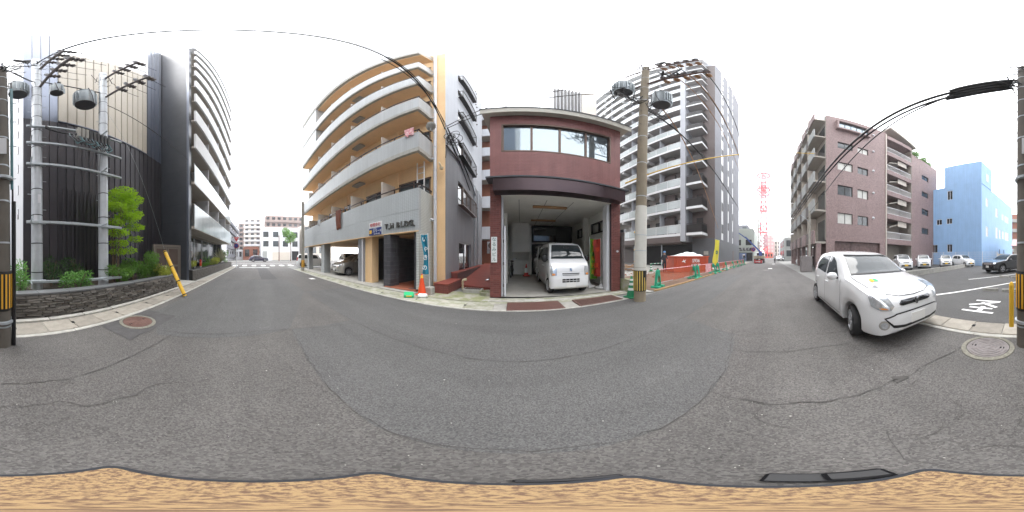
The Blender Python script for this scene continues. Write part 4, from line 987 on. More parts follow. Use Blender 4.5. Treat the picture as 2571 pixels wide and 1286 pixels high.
# bay window on the top floor
b = MB()
for q in ((6.15, 6.35, 16.4, 18.0), (9.7, 9.9, 16.4, 18.0), (6.35, 9.7, 16.4, 16.62), (6.35, 9.7, 17.75, 18.0)): f1.box(b, *q, 0, .45)
b.build('bay_frame', 'brown_tile', bb); window(bb, f1, 6.36, 9.69, 16.63, 17.74, .18, 'glass_sky', 'alu_dark', 4)
for k in range(5): b = MB(); b.lathe([(.13, 0), (.13, .14), (.09, .2), (.001, .21)], 14, mx=Matrix.Translation(f1.P(10.5, 5.55 + 2.95 * k, 0)) @ Matrix.Rotation(R(-90), 4, 'Y')); b.build('vent_hood', 'far_white', bb, True)
b = MB(); b.tube([f1.P(12.35, .2, .07), f1.P(12.35, 18.6, .07)], .075, 10); b.build('downpipe', 'far_cream', bb, True)
for k in range(6):
    z = 2.8 + 3.02 * k
    MB().box(BXW - .02, BXW + 2.2, -16.94, -12.56, z, z + .62).build('balcony_band', 'brown_tile', bb)
    if k < 5:
        b = MB(); b.box(BXW + .05, BXW + .09, -16.9, -12.6, z + 1.42, z + 1.47); b.box(BXW + .05, BXW + .09, -16.9, -12.6, z + .66, z + .7)
        for i in range(34): y = -12.65 - 4.2 * i / 33; b.box(BXW + .06, BXW + .08, y - .018, y, z + .63, z + 1.42)
        b.build('balcony_railing', 'white_paint', bb)
        st = MB(); st.add([(BXW + .3, -13.2, z + 2.0), (BXW + .3, -15.8, z + 2.95), (BXW + 1.6, -15.8, z + 2.95), (BXW + 1.6, -13.2, z + 2.0), (BXW + .3, -13.2, z + 2.15), (BXW + .3, -15.8, z + 3.05), (BXW + 1.6, -15.8, z + 3.05), (BXW + 1.6, -13.2, z + 2.15)], [(0, 1, 2, 3), (4, 7, 6, 5), (0, 4, 5, 1), (0, 3, 7, 4)]); st.build('stair_flight', 'brown_soffit', bb) if k < 4 else None
        if k < 4: MB().box(BXW + .25, BXW + .3, -16.2, -14.6, z + 2.3, z + 3.0).build('awning', 'far_cream', bb)
st = MB(); st.add([(BXW - .3, -12.8, 20.1), (BXW - .3, -17.6, 18.6), (BXW + 5, -17.6, 18.6), (BXW + 5, -12.8, 20.1), (BXW - .3, -12.8, 20.4), (BXW - .3, -17.6, 18.9), (BXW + 5, -17.6, 18.9), (BXW + 5, -12.8, 20.4)], [(0, 1, 2, 3), (4, 7, 6, 5), (0, 4, 5, 1), (1, 5, 6, 2), (0, 3, 7, 4)]); st.build('sloping_roof', 'brown_soffit', bb)
# street side balconies
f2 = FR((BXW, -5.2, 0), (1, 0, 0), (0, 1, 0))
wall(f2, 0, 16, 2.9, 18.75, [], .1).build('north_wall', 'brown_soffit', bb)
for k in range(6):
    z = 2.55 + 3.02 * k
    MB().box(BXW + .02, 30, -5.19, -4.15, z, z + .18).build('balcony_slab', 'brown_soffit', bb)
    for i in range(5):
        x = BXW + .02 + 3.2 * i; MB().box(x, x + 2.0, -4.16, -4.03, z - .05, z + 1.2).build('balcony_front', 'brown_tile' if k % 5 == 0 else 'far_grey', bb)
        b = MB()
        for j in range(12): b.box(x + 2.02 + .1 * j, x + 2.06 + .1 * j, -4.12, -4.09, z + .1, z + 1.15)
        b.build('balcony_grille', 'iron_grey', bb)
        MB().box(x + 2.9, x + 2.98, -5.18, -4.2, z + .18, z + 2.9).build('balcony_divider', 'far_cream', bb)
        b = MB(); f2.box(b, 3.2 * i + .3, 3.2 * i + 2.3, z + .2, z + 2.3, .005, .03); b.build('balcony_door', 'glass', bb)
for i in range(6): MB().cbox(BXW + .05 + 3.1 * i, BXW + .45 + 3.1 * i, -4.75, -4.3, 0, 2.54, .01).build('pillar', 'brown_tile', bb)
MB().box(BXW + .3, 31, -8, -7.9, 0, 2.9).build('carport_back', 'brown_dark', bb)
tag(MB().cbox(-.35, .35, -.5, .5, 0, 1.4, .02).build('utility_cabinet', 'iron_grey'), 'grey metal utility cabinet on pavement at the brown building corner', 'cabinet').location = (14.3, -3.4, 0)
# ================================================================ blue building
bl = thing('blue_building', 'bright blue rendered three storey building with small roof block', 'building', (9, -26, 0), world=True)
A_, B_, C_ = Vector((6.0, -22.5, 0)), Vector((2.7, -37, 0)), Vector((14.4, -22.5, 0))
f3 = FR(A_, (1, 0, 0), (0, 1, 0)); f4 = FR(A_, B_ - A_, Vector((-14.5, 3.3, 0)).normalized())
h3 = [(4.55, 5.45, 10.4, 12.0), (4.6, 5.6, 6.4, 7.3), (6.4, 7.4, 6.4, 7.3), (4.6, 5.5, 2.0, 3.2), (7.2, 8.3, 1.9, 3.2)]
L4 = (B_ - A_).length
h4 = [(1.4, 2.2, 9.2, 10.6), (5.2, 6.2, 8.3, 9.9), (8.2, 9.2, 8.4, 9.6), (9.8, 12.2, 8.3, 9.6), (1.4, 2.2, 4.4, 5.9), (5.2, 6.2, 4.5, 6.4), (6.8, 7.6, 4.6, 6.2), (8.4, 9.4, 4.7, 6.2), (10, 12.4, 4.6, 6.2), (5.6, 6.5, .9, 2.0)]
wall(f3, 0, 8.4, 0, 12.7, h3, .2).build('front_wall', 'blue_wall', bl); wall(f4, 0, L4, 0, 12.4, h4, .2).build('side_wall', 'blue_wall', bl)
for q in h3: window(bl, f3, *q, -.12, 'glass_dark', 'far_white', 1, .06)
for q in h4: window(bl, f4, *q, -.06, 'curtain', 'far_white', 1 if q[1] - q[0] > 1.2 else 0, .06)
MB().prism([(6.05, -22.55), (14.3, -22.55), (14.3, -37), (2.8, -37)][::-1], 12.3, 12.6).build('roof', 'blue_wall', bl)
MB().prism([(6.3, -23), (14, -23), (14, -36.6), (3.4, -36.6)][::-1], 0, 12.29).build('core', 'interior', bl)
MB().prism([(6.0, -22.49), (11.9, -22.49), (11.9, -26), (5.2, -26)][::-1], 12.601, 16.7).build('roof_block', 'blue_wall', bl)
b = MB(); f4.box(b, 1.5, 2.2, 13.6, 15.0, .01, .04); b.build('roof_block_window', 'curtain', bl)
b = MB(); f3.box(b, 0, 8.4, 4.25, 4.29, .002, .014); f4.box(b, 0, L4, 4.0, 4.04, .002, .014); b.build('render_joint', 'blue_wall', bl)
for u in (6.9, 9.2): b = MB(); f4.box(b, u, u + .08, .2, 2.6, .01, .08); b.build('downpipe', 'alu_dark', bl)
wf = thing('mesh_fence', 'white mesh fence before the blue building', 'fence', (8, -21.6, 0), world=True)
for k in range(6): b = MB(); b.tube([(3.6 + 2 * k, -21.6, 0), (3.6 + 2 * k, -21.6, 2.0)], .035); b.build('post', 'far_white', wf)
for k in range(5):
    b = MB()
    for i in range(10): b.box(3.64 + 2 * k + .192 * i, 3.655 + 2 * k + .192 * i, -21.61, -21.6, .15, 1.95)
    for i in range(7): b.box(3.64 + 2 * k, 5.56 + 2 * k, -21.612, -21.598, .15 + .3 * i, .165 + .3 * i)
    b.build('mesh_panel', 'far_white', wf)
yw = tag(MB().box(-3, 3.5, -22.2, -22.0, 0, 1.7).build('cream_yard_wall', 'far_cream'), 'plain cream yard wall behind the black SUV', 'wall')
hs = thing('pink_roofed_house', 'low cream house with faded pink roof behind the black SUV', 'house', (-1.5, -27, 0), world=True)
MB().box(-4, 1.5, -31, -24.5, 0, 2.9).build('wall', 'far_cream', hs)
MB().prism([(-24.0, 2.9), (-31.5, 2.9), (-27.7, 4.2)], -4.4, 1.9, mx=Matrix(((0, 0, 1, 0), (1, 0, 0, 0), (0, 1, 0, 0), (0, 0, 0, 1)))).build('roof', 'far_pink', hs)
fh = FR((0, -24.5, 0), (1, 0, 0), (0, 1, 0)); b = MB(); fh.box(b, -.9, .6, 1.0, 2.1, .005, .03); b.build('window', 'glass_dark', hs)
ro = thing('red_brick_flats', 'far red brick flats with balconies between blue building and pole', 'building', (1, -52, 0), world=True)
MB().box(-2, 4.5, -60, -52, 0, 15).build('wall', 'far_rust', ro)
for k in range(4): MB().box(-2.2, 4.6, -52, -51, 2.6 + 3.2 * k, 3.6 + 3.2 * k).build('balcony', 'far_grey', ro)
# ================================================================ distant buildings, west end of the street
def block(name, label, x0, x1, y0, y1, h, mat, side, floors, bays, wmat='glass_dark', band=None, ww=.55, z0=1.0, cat_='building', fh=None):
    """box building with one dressed facade: side '+x', '-x', '+y' or '-y'"""
    t = thing(name, label, cat_, ((x0 + x1) / 2, (y0 + y1) / 2, 0), world=True)
    MB().box(x0, x1, y0, y1, 0, h).build('wall', mat, t)
    sides = side if isinstance(side, (list, tuple)) else [side]
    for sd_ in sides:
        if sd_ == '+x': fr, L = FR((x1, y0, 0), (0, 1, 0), (1, 0, 0)), y1 - y0
        elif sd_ == '-x': fr, L = FR((x0, y0, 0), (0, 1, 0), (-1, 0, 0)), y1 - y0
        elif sd_ == '+y': fr, L = FR((x0, y1, 0), (1, 0, 0), (0, 1, 0)), x1 - x0
        else: fr, L = FR((x0, y0, 0), (1, 0, 0), (0, -1, 0)), x1 - x0
        f_h = fh or (h - z0) / floors
        for k in range(floors):
            z = z0 + f_h * k
            if band: b = MB(); fr.box(b, -.1, L + .1, z + .0, z + f_h * .36, .001, .9); b.build('balcony', band, t)
            for i in range(bays):
                u = L * (i + .5) / bays; hw = L / bays * ww / 2; b = MB(); fr.box(b, u - hw, u + hw, z + f_h * (.4 if band else .25), z + f_h * .85, .002, .05); b.build('window', wmat, t)
    MB().box(x0 + .3, x1 - .3, y0 + .3, y1 - .3, h, h + .35).build('roof', mat, t)
    return t
wb = block('white_corner_building', 'white three storey corner building across the junction', -62, -50, 1.5, 13.7, 10, 'far_white', '+x', 2, 4, 'glass', z0=3.6, fh=2.9)
MB().box(-49.98, -49.9, 5, 10.5, .1, 2.6).build('shutter', 'far_cream', wb); MB().box(-49.97, -49.88, 2.0, 3.4, .1, 2.9).build('doorway', 'far_grey', wb); MB().box(-49.97, -49.88, 11.2, 13.3, .1, 2.9).build('garage_opening', 'void', wb)
block('brown_flats', 'brown apartment slab rising behind the white corner building', -92, -80, 4.5, 24, 21.5, 'far_brown', '+x', 6, 7, 'glass_dark', band='far_brown', z0=2)
block('cream_tower_block', 'cream apartment tower with banded balconies beyond the junction', -100, -88, -6.5, 2.6, 21.5, 'far_cream', '+x', 8, 3, 'glass_dark', band='far_white', z0=2)
block('narrow_brown_tower', 'narrow brown apartment tower left of the cream one', -99, -90, -9.8, -6.7, 19.5, 'far_brown', '+x', 7, 1, 'glass_dark', z0=2)
block('white_balcony_flats', 'white flats with slanting stacked balconies left of the road sign', -71, -45, -17, -8.2, 13.6, 'far_white', '+y', 5, 6, 'glass_dark', band='tw_grey', z0=1)
block('slim_white_tower', 'slim white tower behind the road sign', -84, -76, -11.5, -8.6, 16, 'far_white', ['+x', '+y'], 8, 2, 'glass_dark', z0=2)
block('rust_shop', 'low rust coloured shop with cream roof edge at junction', -66, -58, -4.6, 1.2, 4.4, 'far_rust', '+x', 1, 2, 'glass_dark', band=None, z0=.2)
block('cream_side_building', 'tall cream building edge right of the street tree', -60, -48, 14.2, 24, 11, 'far_cream', '+x', 3, 4, 'glass', z0=1.5)
block('small_white_house', 'small white house left of the rust coloured shop', -70, -60, -8.0, -5.0, 3.4, 'far_white', '+x', 1, 2, 'glass_dark', z0=.4)
# ================================================================ distant buildings, east end
shop = block('corner_shop', 'grey green two storey shop with black sign past the tower', 42, 56, 3.6, 12, 8.3, 'far_greygreen', ['-x'], 1, 3, 'glass_dark', z0=3.6, fh=2.4)
block('corner_shop_wing', 'blank pale shop wing facing the street behind the crane', 56.2, 66, 4.2, 12, 7.8, 'far_white', ['-y', '-x'], 2, 4, 'glass_dark', z0=.5)
fsh = FR((42, 12, 0), (0, -1, 0), (-1, 0, 0)); b = MB(); fsh.box(b, .5, 8.2, 2.75, 3.55, .06, .16); b.build('sign_board', 'ink_black', shop)
text(shop, 'sign_lettering', 'みかんモモイ', .85, 'ink_white', fmx(fsh, 4.9, 3.15, .175), .004)
b = MB(); fsh.box(b, .8, 8, .1, 2.3, .01, .05); b.build('shop_front', 'glass_dark', shop); b = MB(); fsh.box(b, 3.6, 6.4, .1, 2.2, .06, .1); b.build('blue_shutter', 'cloth_blue', shop)
b = MB()
for k in range(3): b.tube([(43, 11 - 1.2 * k, 8.3), (43.3, 10.6 - 1.2 * k, 9.0), (43.6, 10.2 - 1.2 * k, 9.1), (44, 9.8 - 1.2 * k, 8.4)], .1)
b.build('roof_ducts', 'iron_grey', shop)
block('blue_grey_tower', 'distant blue grey building top behind the grey shop', 74, 88, 9, 16, 15.5, 'tw_grey', ['-x'], 3, 2, 'glass', z0=6)
block('white_shops', 'row of pale shops along the far left kerb', 67, 84, 4.4, 12, 7.5, 'far_white', ['-y', '-x'], 2, 4, 'glass_dark', z0=.4)
block('grey_townhouse', 'grey town house further along the far left kerb', 86, 100, 4.6, 12, 9, 'far_grey', ['-y', '-x'], 3, 3, 'glass_dark', z0=.4)
block('pink_end_building', 'tall pale pink building closing the far street', 118, 130, -4.5, 3.4, 16.5, 'far_pink', ['-x'], 5, 3, 'curtain', z0=3.5)
block('orange_shop', 'small orange fronted shop at the foot of the pink building', 114, 117.8, -3.4, 2.2, 3.4, 'net_orange', ['-x'], 1, 3, 'glass_dark', z0=.2)
block('pale_row_house', 'pale row house beside the pink building', 118, 130, -9, -4.7, 12, 'far_cream', ['-x'], 4, 2, 'glass_dark', z0=1)
block('grey_low_building', 'low grey flat roofed building with small balcony on the far right', 46, 62, -13, -4.6, 6.3, 'far_grey', ['-x', '+y'], 2, 3, 'glass', z0=.6)
block('lilac_block', 'small pale lilac block behind the low grey building', 76, 90, -14, -6, 11.5, 'far_white', ['-x'], 3, 3, 'curtain', z0=2)
# red and white lattice mast
lm = thing('lattice_mast', 'tall red and white lattice mast far down the street', 'mast', (112, 3.0, 0))
def hw(z): return 3.9 - 2.2 * z / 66
segs = [(k * 4.0, (k + 1) * 4.0) for k in range(16)]
for k, (a, c) in enumerate(segs):
    b = MB()
    for i in range(4):
        p = [Vector((math.cos(R(45 + 90 * j)) * hw(z), math.sin(R(45 + 90 * j)) * hw(z), z)) for z in (a, c) for j in (i, i + 1)]
        b.tube([p[0], p[2]], .42, 4); b.tube([p[0], p[3]], .26, 4); b.tube([p[1], p[2]], .26, 4); b.tube([p[0], p[1]], .26, 4)
    b.build('lattice_section', 'tower_red' if (k // 2) % 2 == 0 else 'mast_glare_pink', lm)
for z, r_, h in ((17.5, 3.2, 3.2), (33, 3.0, 3), (45, 3.8, 1.0), (49, 4.6, .8), (51.5, 3.6, 2.6), (61, 4.6, .8)):
    b = MB()
    for k in range(2): b.lathe([(r_ * .86, z + k * h), (r_, z + k * h), (r_, z + .25 + k * h), (r_ * .86, z + .25 + k * h), (r_ * .86, z + k * h)], 16)
    for i in range(16): b.tube([(r_ * math.cos(i * math.pi / 8), r_ * math.sin(i * math.pi / 8), z), (r_ * math.cos((i + 1) * math.pi / 8), r_ * math.sin((i + 1) * math.pi / 8), z + h)], .1, 4); b.tube([(r_ * math.cos(i * math.pi / 8), r_ * math.sin(i * math.pi / 8), z + .1), (0, 0, z + .1)], .08, 4)
    b.build('platform', 'tower_red', lm)
# ================================================================ utility poles
def pole(label, base, top, r0, r1, mat, name='utility_pole', bands=0, group=None):
    t = thing(name, label, 'pole', base, group=group)
    d = Vector(top) - Vector(base)
    b = MB(); n = 10; b.tube([d * (k / n) for k in range(n + 1)], [r0 + (r1 - r0) * k / n for k in range(n + 1)], 24); b.build('shaft', mat, t, True)
    if bands:
        for k in range(bands):
            f = (k + .6) / bands; p = d * f; rr = r0 + (r1 - r0) * f; q = MB(); q.tube([p - d.normalized() * .012, p + d.normalized() * .012], rr + .006, 20); q.build('strap', 'galv' if mat != 'steel_pole' else 'black_plastic', t, True)
    return t, d
def ring_strips(t, r, z0, z1, n, w_, m, gap=.004):
    for k in range(n):
        MB().box(-w_ / 2, w_ / 2, r, r + gap, z0, z1, mx=Matrix.Rotation(2 * math.pi * k / n, 4, 'Z')).build('reflective_strip', m, t)
def arm(t, a, b, r, mat, name='cross_arm'):
    m = MB(); m.tube([a, b], r, 8); return m.build(name, mat, t, True)
def insul(t, p, d=(0, 0, 1), s=1, mat='far_white'):
    m = MB(); q = Vector(d).to_track_quat('Z', 'Y').to_matrix().to_4x4(); q.translation = Vector(p)
    m.lathe([(.02 * s, 0), (.05 * s, .03 * s), (.03 * s, .05 * s), (.06 * s, .08 * s), (.03 * s, .1 * s), (.05 * s, .14 * s), (.001, .17 * s)], 10, mx=q); return m.build('insulator', mat, t, True)
def transformer(label, loc, r, h, rz, fins=14):
    t = thing('transformer', label, 'transformer', loc, rz, 'pole mounted transformers')
    m = MB(); m.lathe([(r * .94, .02), (r, .05), (r, h - .05), (r * 1.04, h - .04), (r * 1.04, h), (r * .7, h + .06), (.001, h + .07)], 28); m.build('tank', 'trans_grey', t, True)
    m = MB(); m.lathe([(.001, 0), (r * .95, 0), (r * .98, .02), (r * .9, .02)], 28); m.build('underside', 'trans_bottom', t, True)
    for k in range(fins):
        a = 2 * math.pi * k / fins * .72 + .4; MB().cbox(r - .01, r + .055, -.012, .012, .1, h - .12, .004, mx=Matrix.Rotation(a, 4, 'Z')).build('cooling_fin', 'trans_grey', t)
    for k in range(3): a = 2.1 * k; insul(t, (r * .55 * math.cos(a), r * .55 * math.sin(a), h + .03), (math.cos(a) * .5, math.sin(a) * .5, 1), 1.1, 'iron_grey')
    m = MB(); m.tube([(-r * .6, 0, h + .1), (-r * .2, r * .5, h + .24), (r * .5, r * .5, h + .14)], .014, 6); m.tube([(r * .4, -r * .3, h + .1), (r * .9, -r * .6, h + .1), (r * 1.15, -r * .4, h * .4), (r * 1.05, 0, -.12)], .014, 6); m.build('lead_wire', 'black_plastic', t, True)
    MB().cbox(-r * .1 - .3, -r + .02, -.05, .05, h * .3, h * .36, .005).build('bracket', 'galv', t); MB().cbox(-r * .1 - .3, -r + .02, -.05, .05, h * .75, h * .81, .005).build('bracket', 'galv', t)
    return t
def tangle(par, c, n, spread, seed, r=.012, mat='black_plastic'):
    rr = random.Random(seed); c = Vector(c)
    for k in range(n):
        p = c + Vector((rr.uniform(-1, 1) * spread[0], rr.uniform(-1, 1) * spread[1], rr.uniform(-.3, .3) * spread[2])); L = rr.uniform(.15, .4)
        a = rr.uniform(0, 6.28); d = Vector((math.cos(a), math.sin(a), 0)) * L
        m = MB(); m.tube([p - d, p - d * .5 - Vector((0, 0, rr.uniform(.1, .35) * spread[2])), p - Vector((0, 0, rr.uniform(.15, .45) * spread[2])), p + d * .6 - Vector((0, 0, rr.uniform(.05, .3) * spread[2])), p + d], r * rr.uniform(.7, 1.3), 5); m.build('looped_cable', mat, par, True)
# near south pole with yellow black band
t, d = pole('weathered concrete pole with black and yellow band near the camera', (-.03, -2.33, 0), (.0, -2.36, 6.7), .135, .095, 'conc_pole_dark', bands=11)
MB().lathe([(.139, .62), (.142, .63), (.142, 1.18), (.139, 1.19)], 32).build('band', 'black_band', t, True); ring_strips(t, .1425, .66, 1.15, 16, .026, 'yellow_strip')
m = MB(); m.tube([(-.165, .02, 0), (-.165, .02, 2.2)], .033, 10); m.tube([(-.15, .02, 2.2), (-.13, 0, 5.6)], .014, 8); m.build('cable_guard', 'black_plastic', t, True)
m = MB(); m.tube([(-.14, .02, 2.4), (-.13, .02, 5.2)], .022, 8); m.build('riser_conduit', 'conduit_teal', t, True)
for z in (.42, 2.55): MB().lathe([(.155, z), (.162, z), (.162, z + .04), (.155, z + .04)], 20).build('banding', 'galv', t, True)
MB().box(-.06, .06, .125, .13, 3.0, 3.35).build('number_plate', 'far_white', t)
for k in range(10): arm(t, (.1 if k % 2 else -.1, 0, 2.6 + .33 * k), (.2 if k % 2 else -.2, 0, 2.6 + .33 * k), .009, 'galv', 'step_bolt')
tangle(t, (.0, .02, 6.5), 14, (.18, .15, .5), 3, .01); tangle(t, (.12, 0, 5.6), 7, (.15, .12, .4), 4, .012)
m = MB(); m.tube([(.2, .12, .38), (.2, .12, 1.0)], .034, 12); m.lathe([(.036, 0), (.02, .04), (.001, .05)], 12, mx=Matrix.Translation((.2, .12, 1.0)))
tag(m.build('yellow_guard_post', 'yellow_guard', None, True), 'slim yellow cable guard tube strapped beside the striped pole', 'guard').location = (-.03, -2.33, 0)
for k in range(4):
    m = MB(); m.tube(cat((.10 + .02 * k, -2.33 - .05 * k, 5.75 - .07 * k), (1.15 + .04 * k, -2.33 - .04 * k, 5.55 - .07 * k), .02, 6), [.03, .055, .06, .06, .06, .055, .03], 8)
    tag(m.build('cable_sleeve', 'black_plastic', None, True), ['topmost', 'second', 'third', 'lowest'][k] + ' thick black cable sleeve beside the near pole top', 'cable sleeve', 'cable sleeves')
# twin steel poles behind the planter wall
tp1, d1 = pole('left of two galvanised steel poles behind the stone planter', (-1.0, -4.32, .5), (-.98, -4.32, 12.9), .162, .125, 'steel_pole', bands=16)
tp2, d2 = pole('right of two galvanised steel poles, beside the bright green tree', (-3.0, -4.08, .5), (-2.98, -4.08, 11.8), .162, .125, 'steel_pole', bands=14)
for t_, p0, A in ((tp1, Vector((-1, -4.32, .5)), (((-1.05, -4.3, 11), (-1.2, -2.85, 11.05)), ((-1.05, -4.3, 8.75), (-1.17, -2.45, 8.8)))), (tp2, Vector((-3, -4.08, .5)), (((-3, -4.05, 10.9), (-2.87, -2.5, 10.9)), ((-3, -4.05, 8.7), (-2.97, -2.25, 8.75))))):
    for a, b_ in A:
        a, b_ = Vector(a) - p0, Vector(b_) - p0; arm(t_, a, b_, .045, 'iron_grey')
        for k in range(4):
            p = a.lerp(b_, .4 + .18 * k) + Vector((0, 0, .05)); insul(t_, p, (-1, .1, .15), 1.8, 'iron_grey'); insul(t_, p + Vector((.05, 0, 0)), (0, 0, 1), 1.1)
            m = MB(); m.tube(cat(p, p + Vector((-.75, .05, .0)), .06, 5), .009, 5); m.build('jumper_wire', 'black_plastic', t_, True)
    tangle(t_, Vector((0, .05, 11.0)) + Vector((0, 0, .3 if t_ is tp1 else -.8)), 9, (.28, .2, .7), 8, .012)
m = MB(); m.tube([(-.25, .1, 11.6), (-.5, .1, 11.7)], [.16, .05], 8)
for k in range(9): m.tube([(-.3, .1, 11.45 + .04 * k), (-.62 - .03 * (k % 3), .14, 11.5 + .05 * k)], .02, 5)
m.v = [(-x, y, z) for x, y, z in m.v]; m.build('cable_fan', 'black_plastic', tp1)
for t_ in (tp1, tp2):
    for k in range(16): arm(t_, (.14 if k % 2 else -.14, 0, 2.2 + .45 * k), (.26 if k % 2 else -.26, 0, 2.2 + .45 * k), .009, 'galv', 'step_bolt')
MB().box(-.06, .02, .155, .165, 2.35, 2.6).build('number_plate', 'far_white', tp1); MB().box(.03, .11, .158, .168, 1.75, 2.0).build('number_plate', 'far_white', tp1)
for loc, lab, r_, h in (((-.50, -4.55, 8.35), 'finned transformer left of the left steel pole', .28, .95), ((-1.56, -4.3, 8.5), 'small plain transformer right of the left steel pole', .2, .72), ((-2.50, -4.35, 8.05), 'finned transformer on left side of the right steel pole', .33, 1.05)):
    transformer(lab, loc, r_, h, R(rnd.uniform(20, 140)), 14 if r_ > .2 else 4)
for k, (z, dz) in enumerate(((5.75, -.05), (4.95, -.05), (4.1, -.03), (2.3, -.02), (.72, 0))):
    fr_ = MB(); fr_.cbox(-3.62, -.72, -4.16, -4.09, z - .03 + dz, z + .03 + dz, .006); fr_.v = [(x, y + (x + 1) * .11 * -1 * .9 if False else y + .0, zz) for x, y, zz in fr_.v]
    t = thing('crossbar', ['topmost', 'second', 'third', 'fourth', 'lowest'][k] + ' galvanised bar clamped across the twin steel poles', 'bar', (-2.1, -4.1, z), world=True, group='bars across the twin poles')
    ang = math.atan2(.24, -2.0); mx = Matrix.Translation((-1.0, -4.14, z)) @ Matrix.Rotation(ang, 4, 'Z')
    MB().cbox(-.32, 2.55, -.035, .035, -.035, .035, .006, mx=mx).build('rail', 'galv', t)
    for u in (0, 2.01): MB().cbox(u - .2, u + .2, .0362, .06, -.05, .05, .006, mx=mx).build('clamp', 'galv', t); MB().cbox(u - .22, u - .19, -.38, .0, -.02, .02, .004, mx=mx).build('clamp_bolt', 'galv', t)
jb = thing('cable_joint_cluster', 'cluster of black cable joint boxes hung between the twin steel poles', 'cable joints', (-2.4, -3.95, 5.55), world=True)
for k in range(9):
    x = -2.05 - .125 * k; m = MB(); m.cbox(x - .05, x + .05, -4.0, -3.84, 5.34 - .04 * (k % 2), 5.80, .02); m.build('joint_box', 'black_plastic' if k > 2 else 'plaster', jb)
    for j in range(2):
        m = MB(); m.tube([(x, -3.86, 5.38), (x - .06, -3.78, 5.1), (x + .1 + .08 * j, -3.78, 4.92 + .07 * j), (x + .3, -3.82, 5.2), (x + .28, -3.9, 5.4)], .02, 6); m.build('looped_cable', 'black_plastic' if (k + j) % 4 else 'conduit_teal', jb, True)
    m = MB(); m.tube([(x, -3.96, 5.4), (x - .02, -3.98, 4.9), (x + .01, -4.0, 4.1), (x, -4.0, 2.4 + .2 * (k % 3))], .008, 5); m.build('drop_cable', 'black_plastic', jb, True)
for k in range(5): m = MB(); m.tube(cat((-1.15, -4.0, 5.55 + .03 * k), (-2.1, -3.93, 5.5 + .03 * k), .1 + .03 * k, 8), .022, 6); m.build('feed_cable', 'black_plastic', jb, True)
# yellow guy guard leaning over the gutter
gd = thing('leaning_guy_guard', 'leaning yellow guy wire guard in front of stone planter wall end', 'guard', (-4.95, -2.3, 0))
a, b_ = Vector((0, 0, .03)), Vector((-.32, -1.0, 1.58))
m = MB(); m.tube([a, b_], .07, 12); m.build('tube', 'yellow_guard', gd, True)
for f in (.02, .3, .62, .97): p = a.lerp(b_, f); q = a.lerp(b_, f + .02); m = MB(); m.tube([p, q], .076, 12); m.build('black_ring', 'black_plastic', gd, True)
m = MB(); m.tube([a, a.lerp(b_, -.02)], .03); m.build('anchor_rod', 'galv', gd, True)
tag(MB().tube([(-5.28, -3.33, 1.66), (-3.1, -4.05, 7.6)], .004, 6).build('guy_wire', 'galv'), 'thin steel guy wire from yellow guard to right steel pole', 'wire')
# north pole by the garage
pn, dn = pole('brown weathered concrete pole with white sleeve at the garage corner', (3.52, 3.53, 0), (3.62, 3.36, 12.6), .185, .11, 'conc_pole_brown', bands=10)
m = MB(); m.tube([dn * (z / 12.6) for z in (1.06, 1.6, 2.3, 2.95)], [.189, .186, .182, .178], 28); m.build('sheet_sleeve', 'pole_sheet', pn, True)
m = MB(); m.tube([dn * (z / 12.6) for z in (.97, 1.05)], .196, 28); m.build('collar', 'pole_sheet', pn, True)
m = MB(); m.tube([dn * (z / 12.6) for z in (.34, .96)], .193, 28); m.build('band', 'black_band', pn, True); ring_strips(pn, .198, .36, .95, 16, .034, 'gold_strip')
for z in (1.55, 2.02): m = MB(); m.tube([dn * (z / 12.6), dn * ((z + .018) / 12.6)], .192, 28); m.build('strap', 'galv', pn, True)
for k in range(14): a = R(200); arm(pn, dn * ((3.3 + .45 * k) / 12.6) + Vector((-.12 if k % 2 else .12, -.06, 0)), dn * ((3.3 + .45 * k) / 12.6) + Vector((-.27 if k % 2 else .27, -.08, 0)), .009, 'iron_grey', 'step_bolt')
MB().box(.16, .17, -.06, .06, 3.2, 3.55).build('number_plate', 'far_white', pn)
p0 = Vector((3.52, 3.53, 0))
for z, y1, x1 in ((12.0, 1.7, 3.75), (10.0, 1.4, 3.8)):
    arm(pn, Vector((3.5, 4.2, z)) - p0, Vector((x1, y1, z)) - p0, .045, 'iron_rust')
    for k in range(5): p = Vector((3.55, 3.3, z)).lerp(Vector((x1, y1, z)), .3 + .16 * k) - p0; insul(pn, p + Vector((0, 0, .04)), (0, 0, 1), 1.5, 'iron_grey'); insul(pn, p + Vector((.08, 0, -.06)), (1, 0, .2), 1.6, 'sleeve_orange')
arm(pn, Vector((2.7, 3.55, 8.3)) - p0, Vector((4.5, 3.5, 8.0)) - p0, .04, 'iron_grey')
tangle(pn, Vector((2.9, 3.5, 8.3)) - p0, 26, (.55, .2, .7), 11, .012); tangle(pn, Vector((4.1, 3.4, 7.9)) - p0, 20, (.4, .2, .7), 12, .012)
tangle(pn, (.05, -.1, 12.4), 12, (.25, .25, .8), 13, .014); tangle(pn, (.35, -.9, 10.8), 8, (.15, .25, .5), 15, .03)
transformer('finned transformer left of the brown pole by the garage', (3.05, 3.75, 8.95), .29, .85, R(80)); transformer('finned transformer right of the brown pole by the garage', (4.25, 3.25, 8.5), .31, 1.0, R(210), 18)
tag(MB().cbox(-.06, .06, -.2, .2, 0, .28, .02).build('antenna_box', 'black_plastic'), 'small dark box on top of the brown garage pole', 'box').location = (3.85, 3.0, 13.15)
tag(MB().tube([(3.62, 3.36, 12.55), (3.85, 3.0, 13.2)], .03).build('antenna_bracket', 'iron_grey'), 'short bracket at the brown pole top', 'bracket')
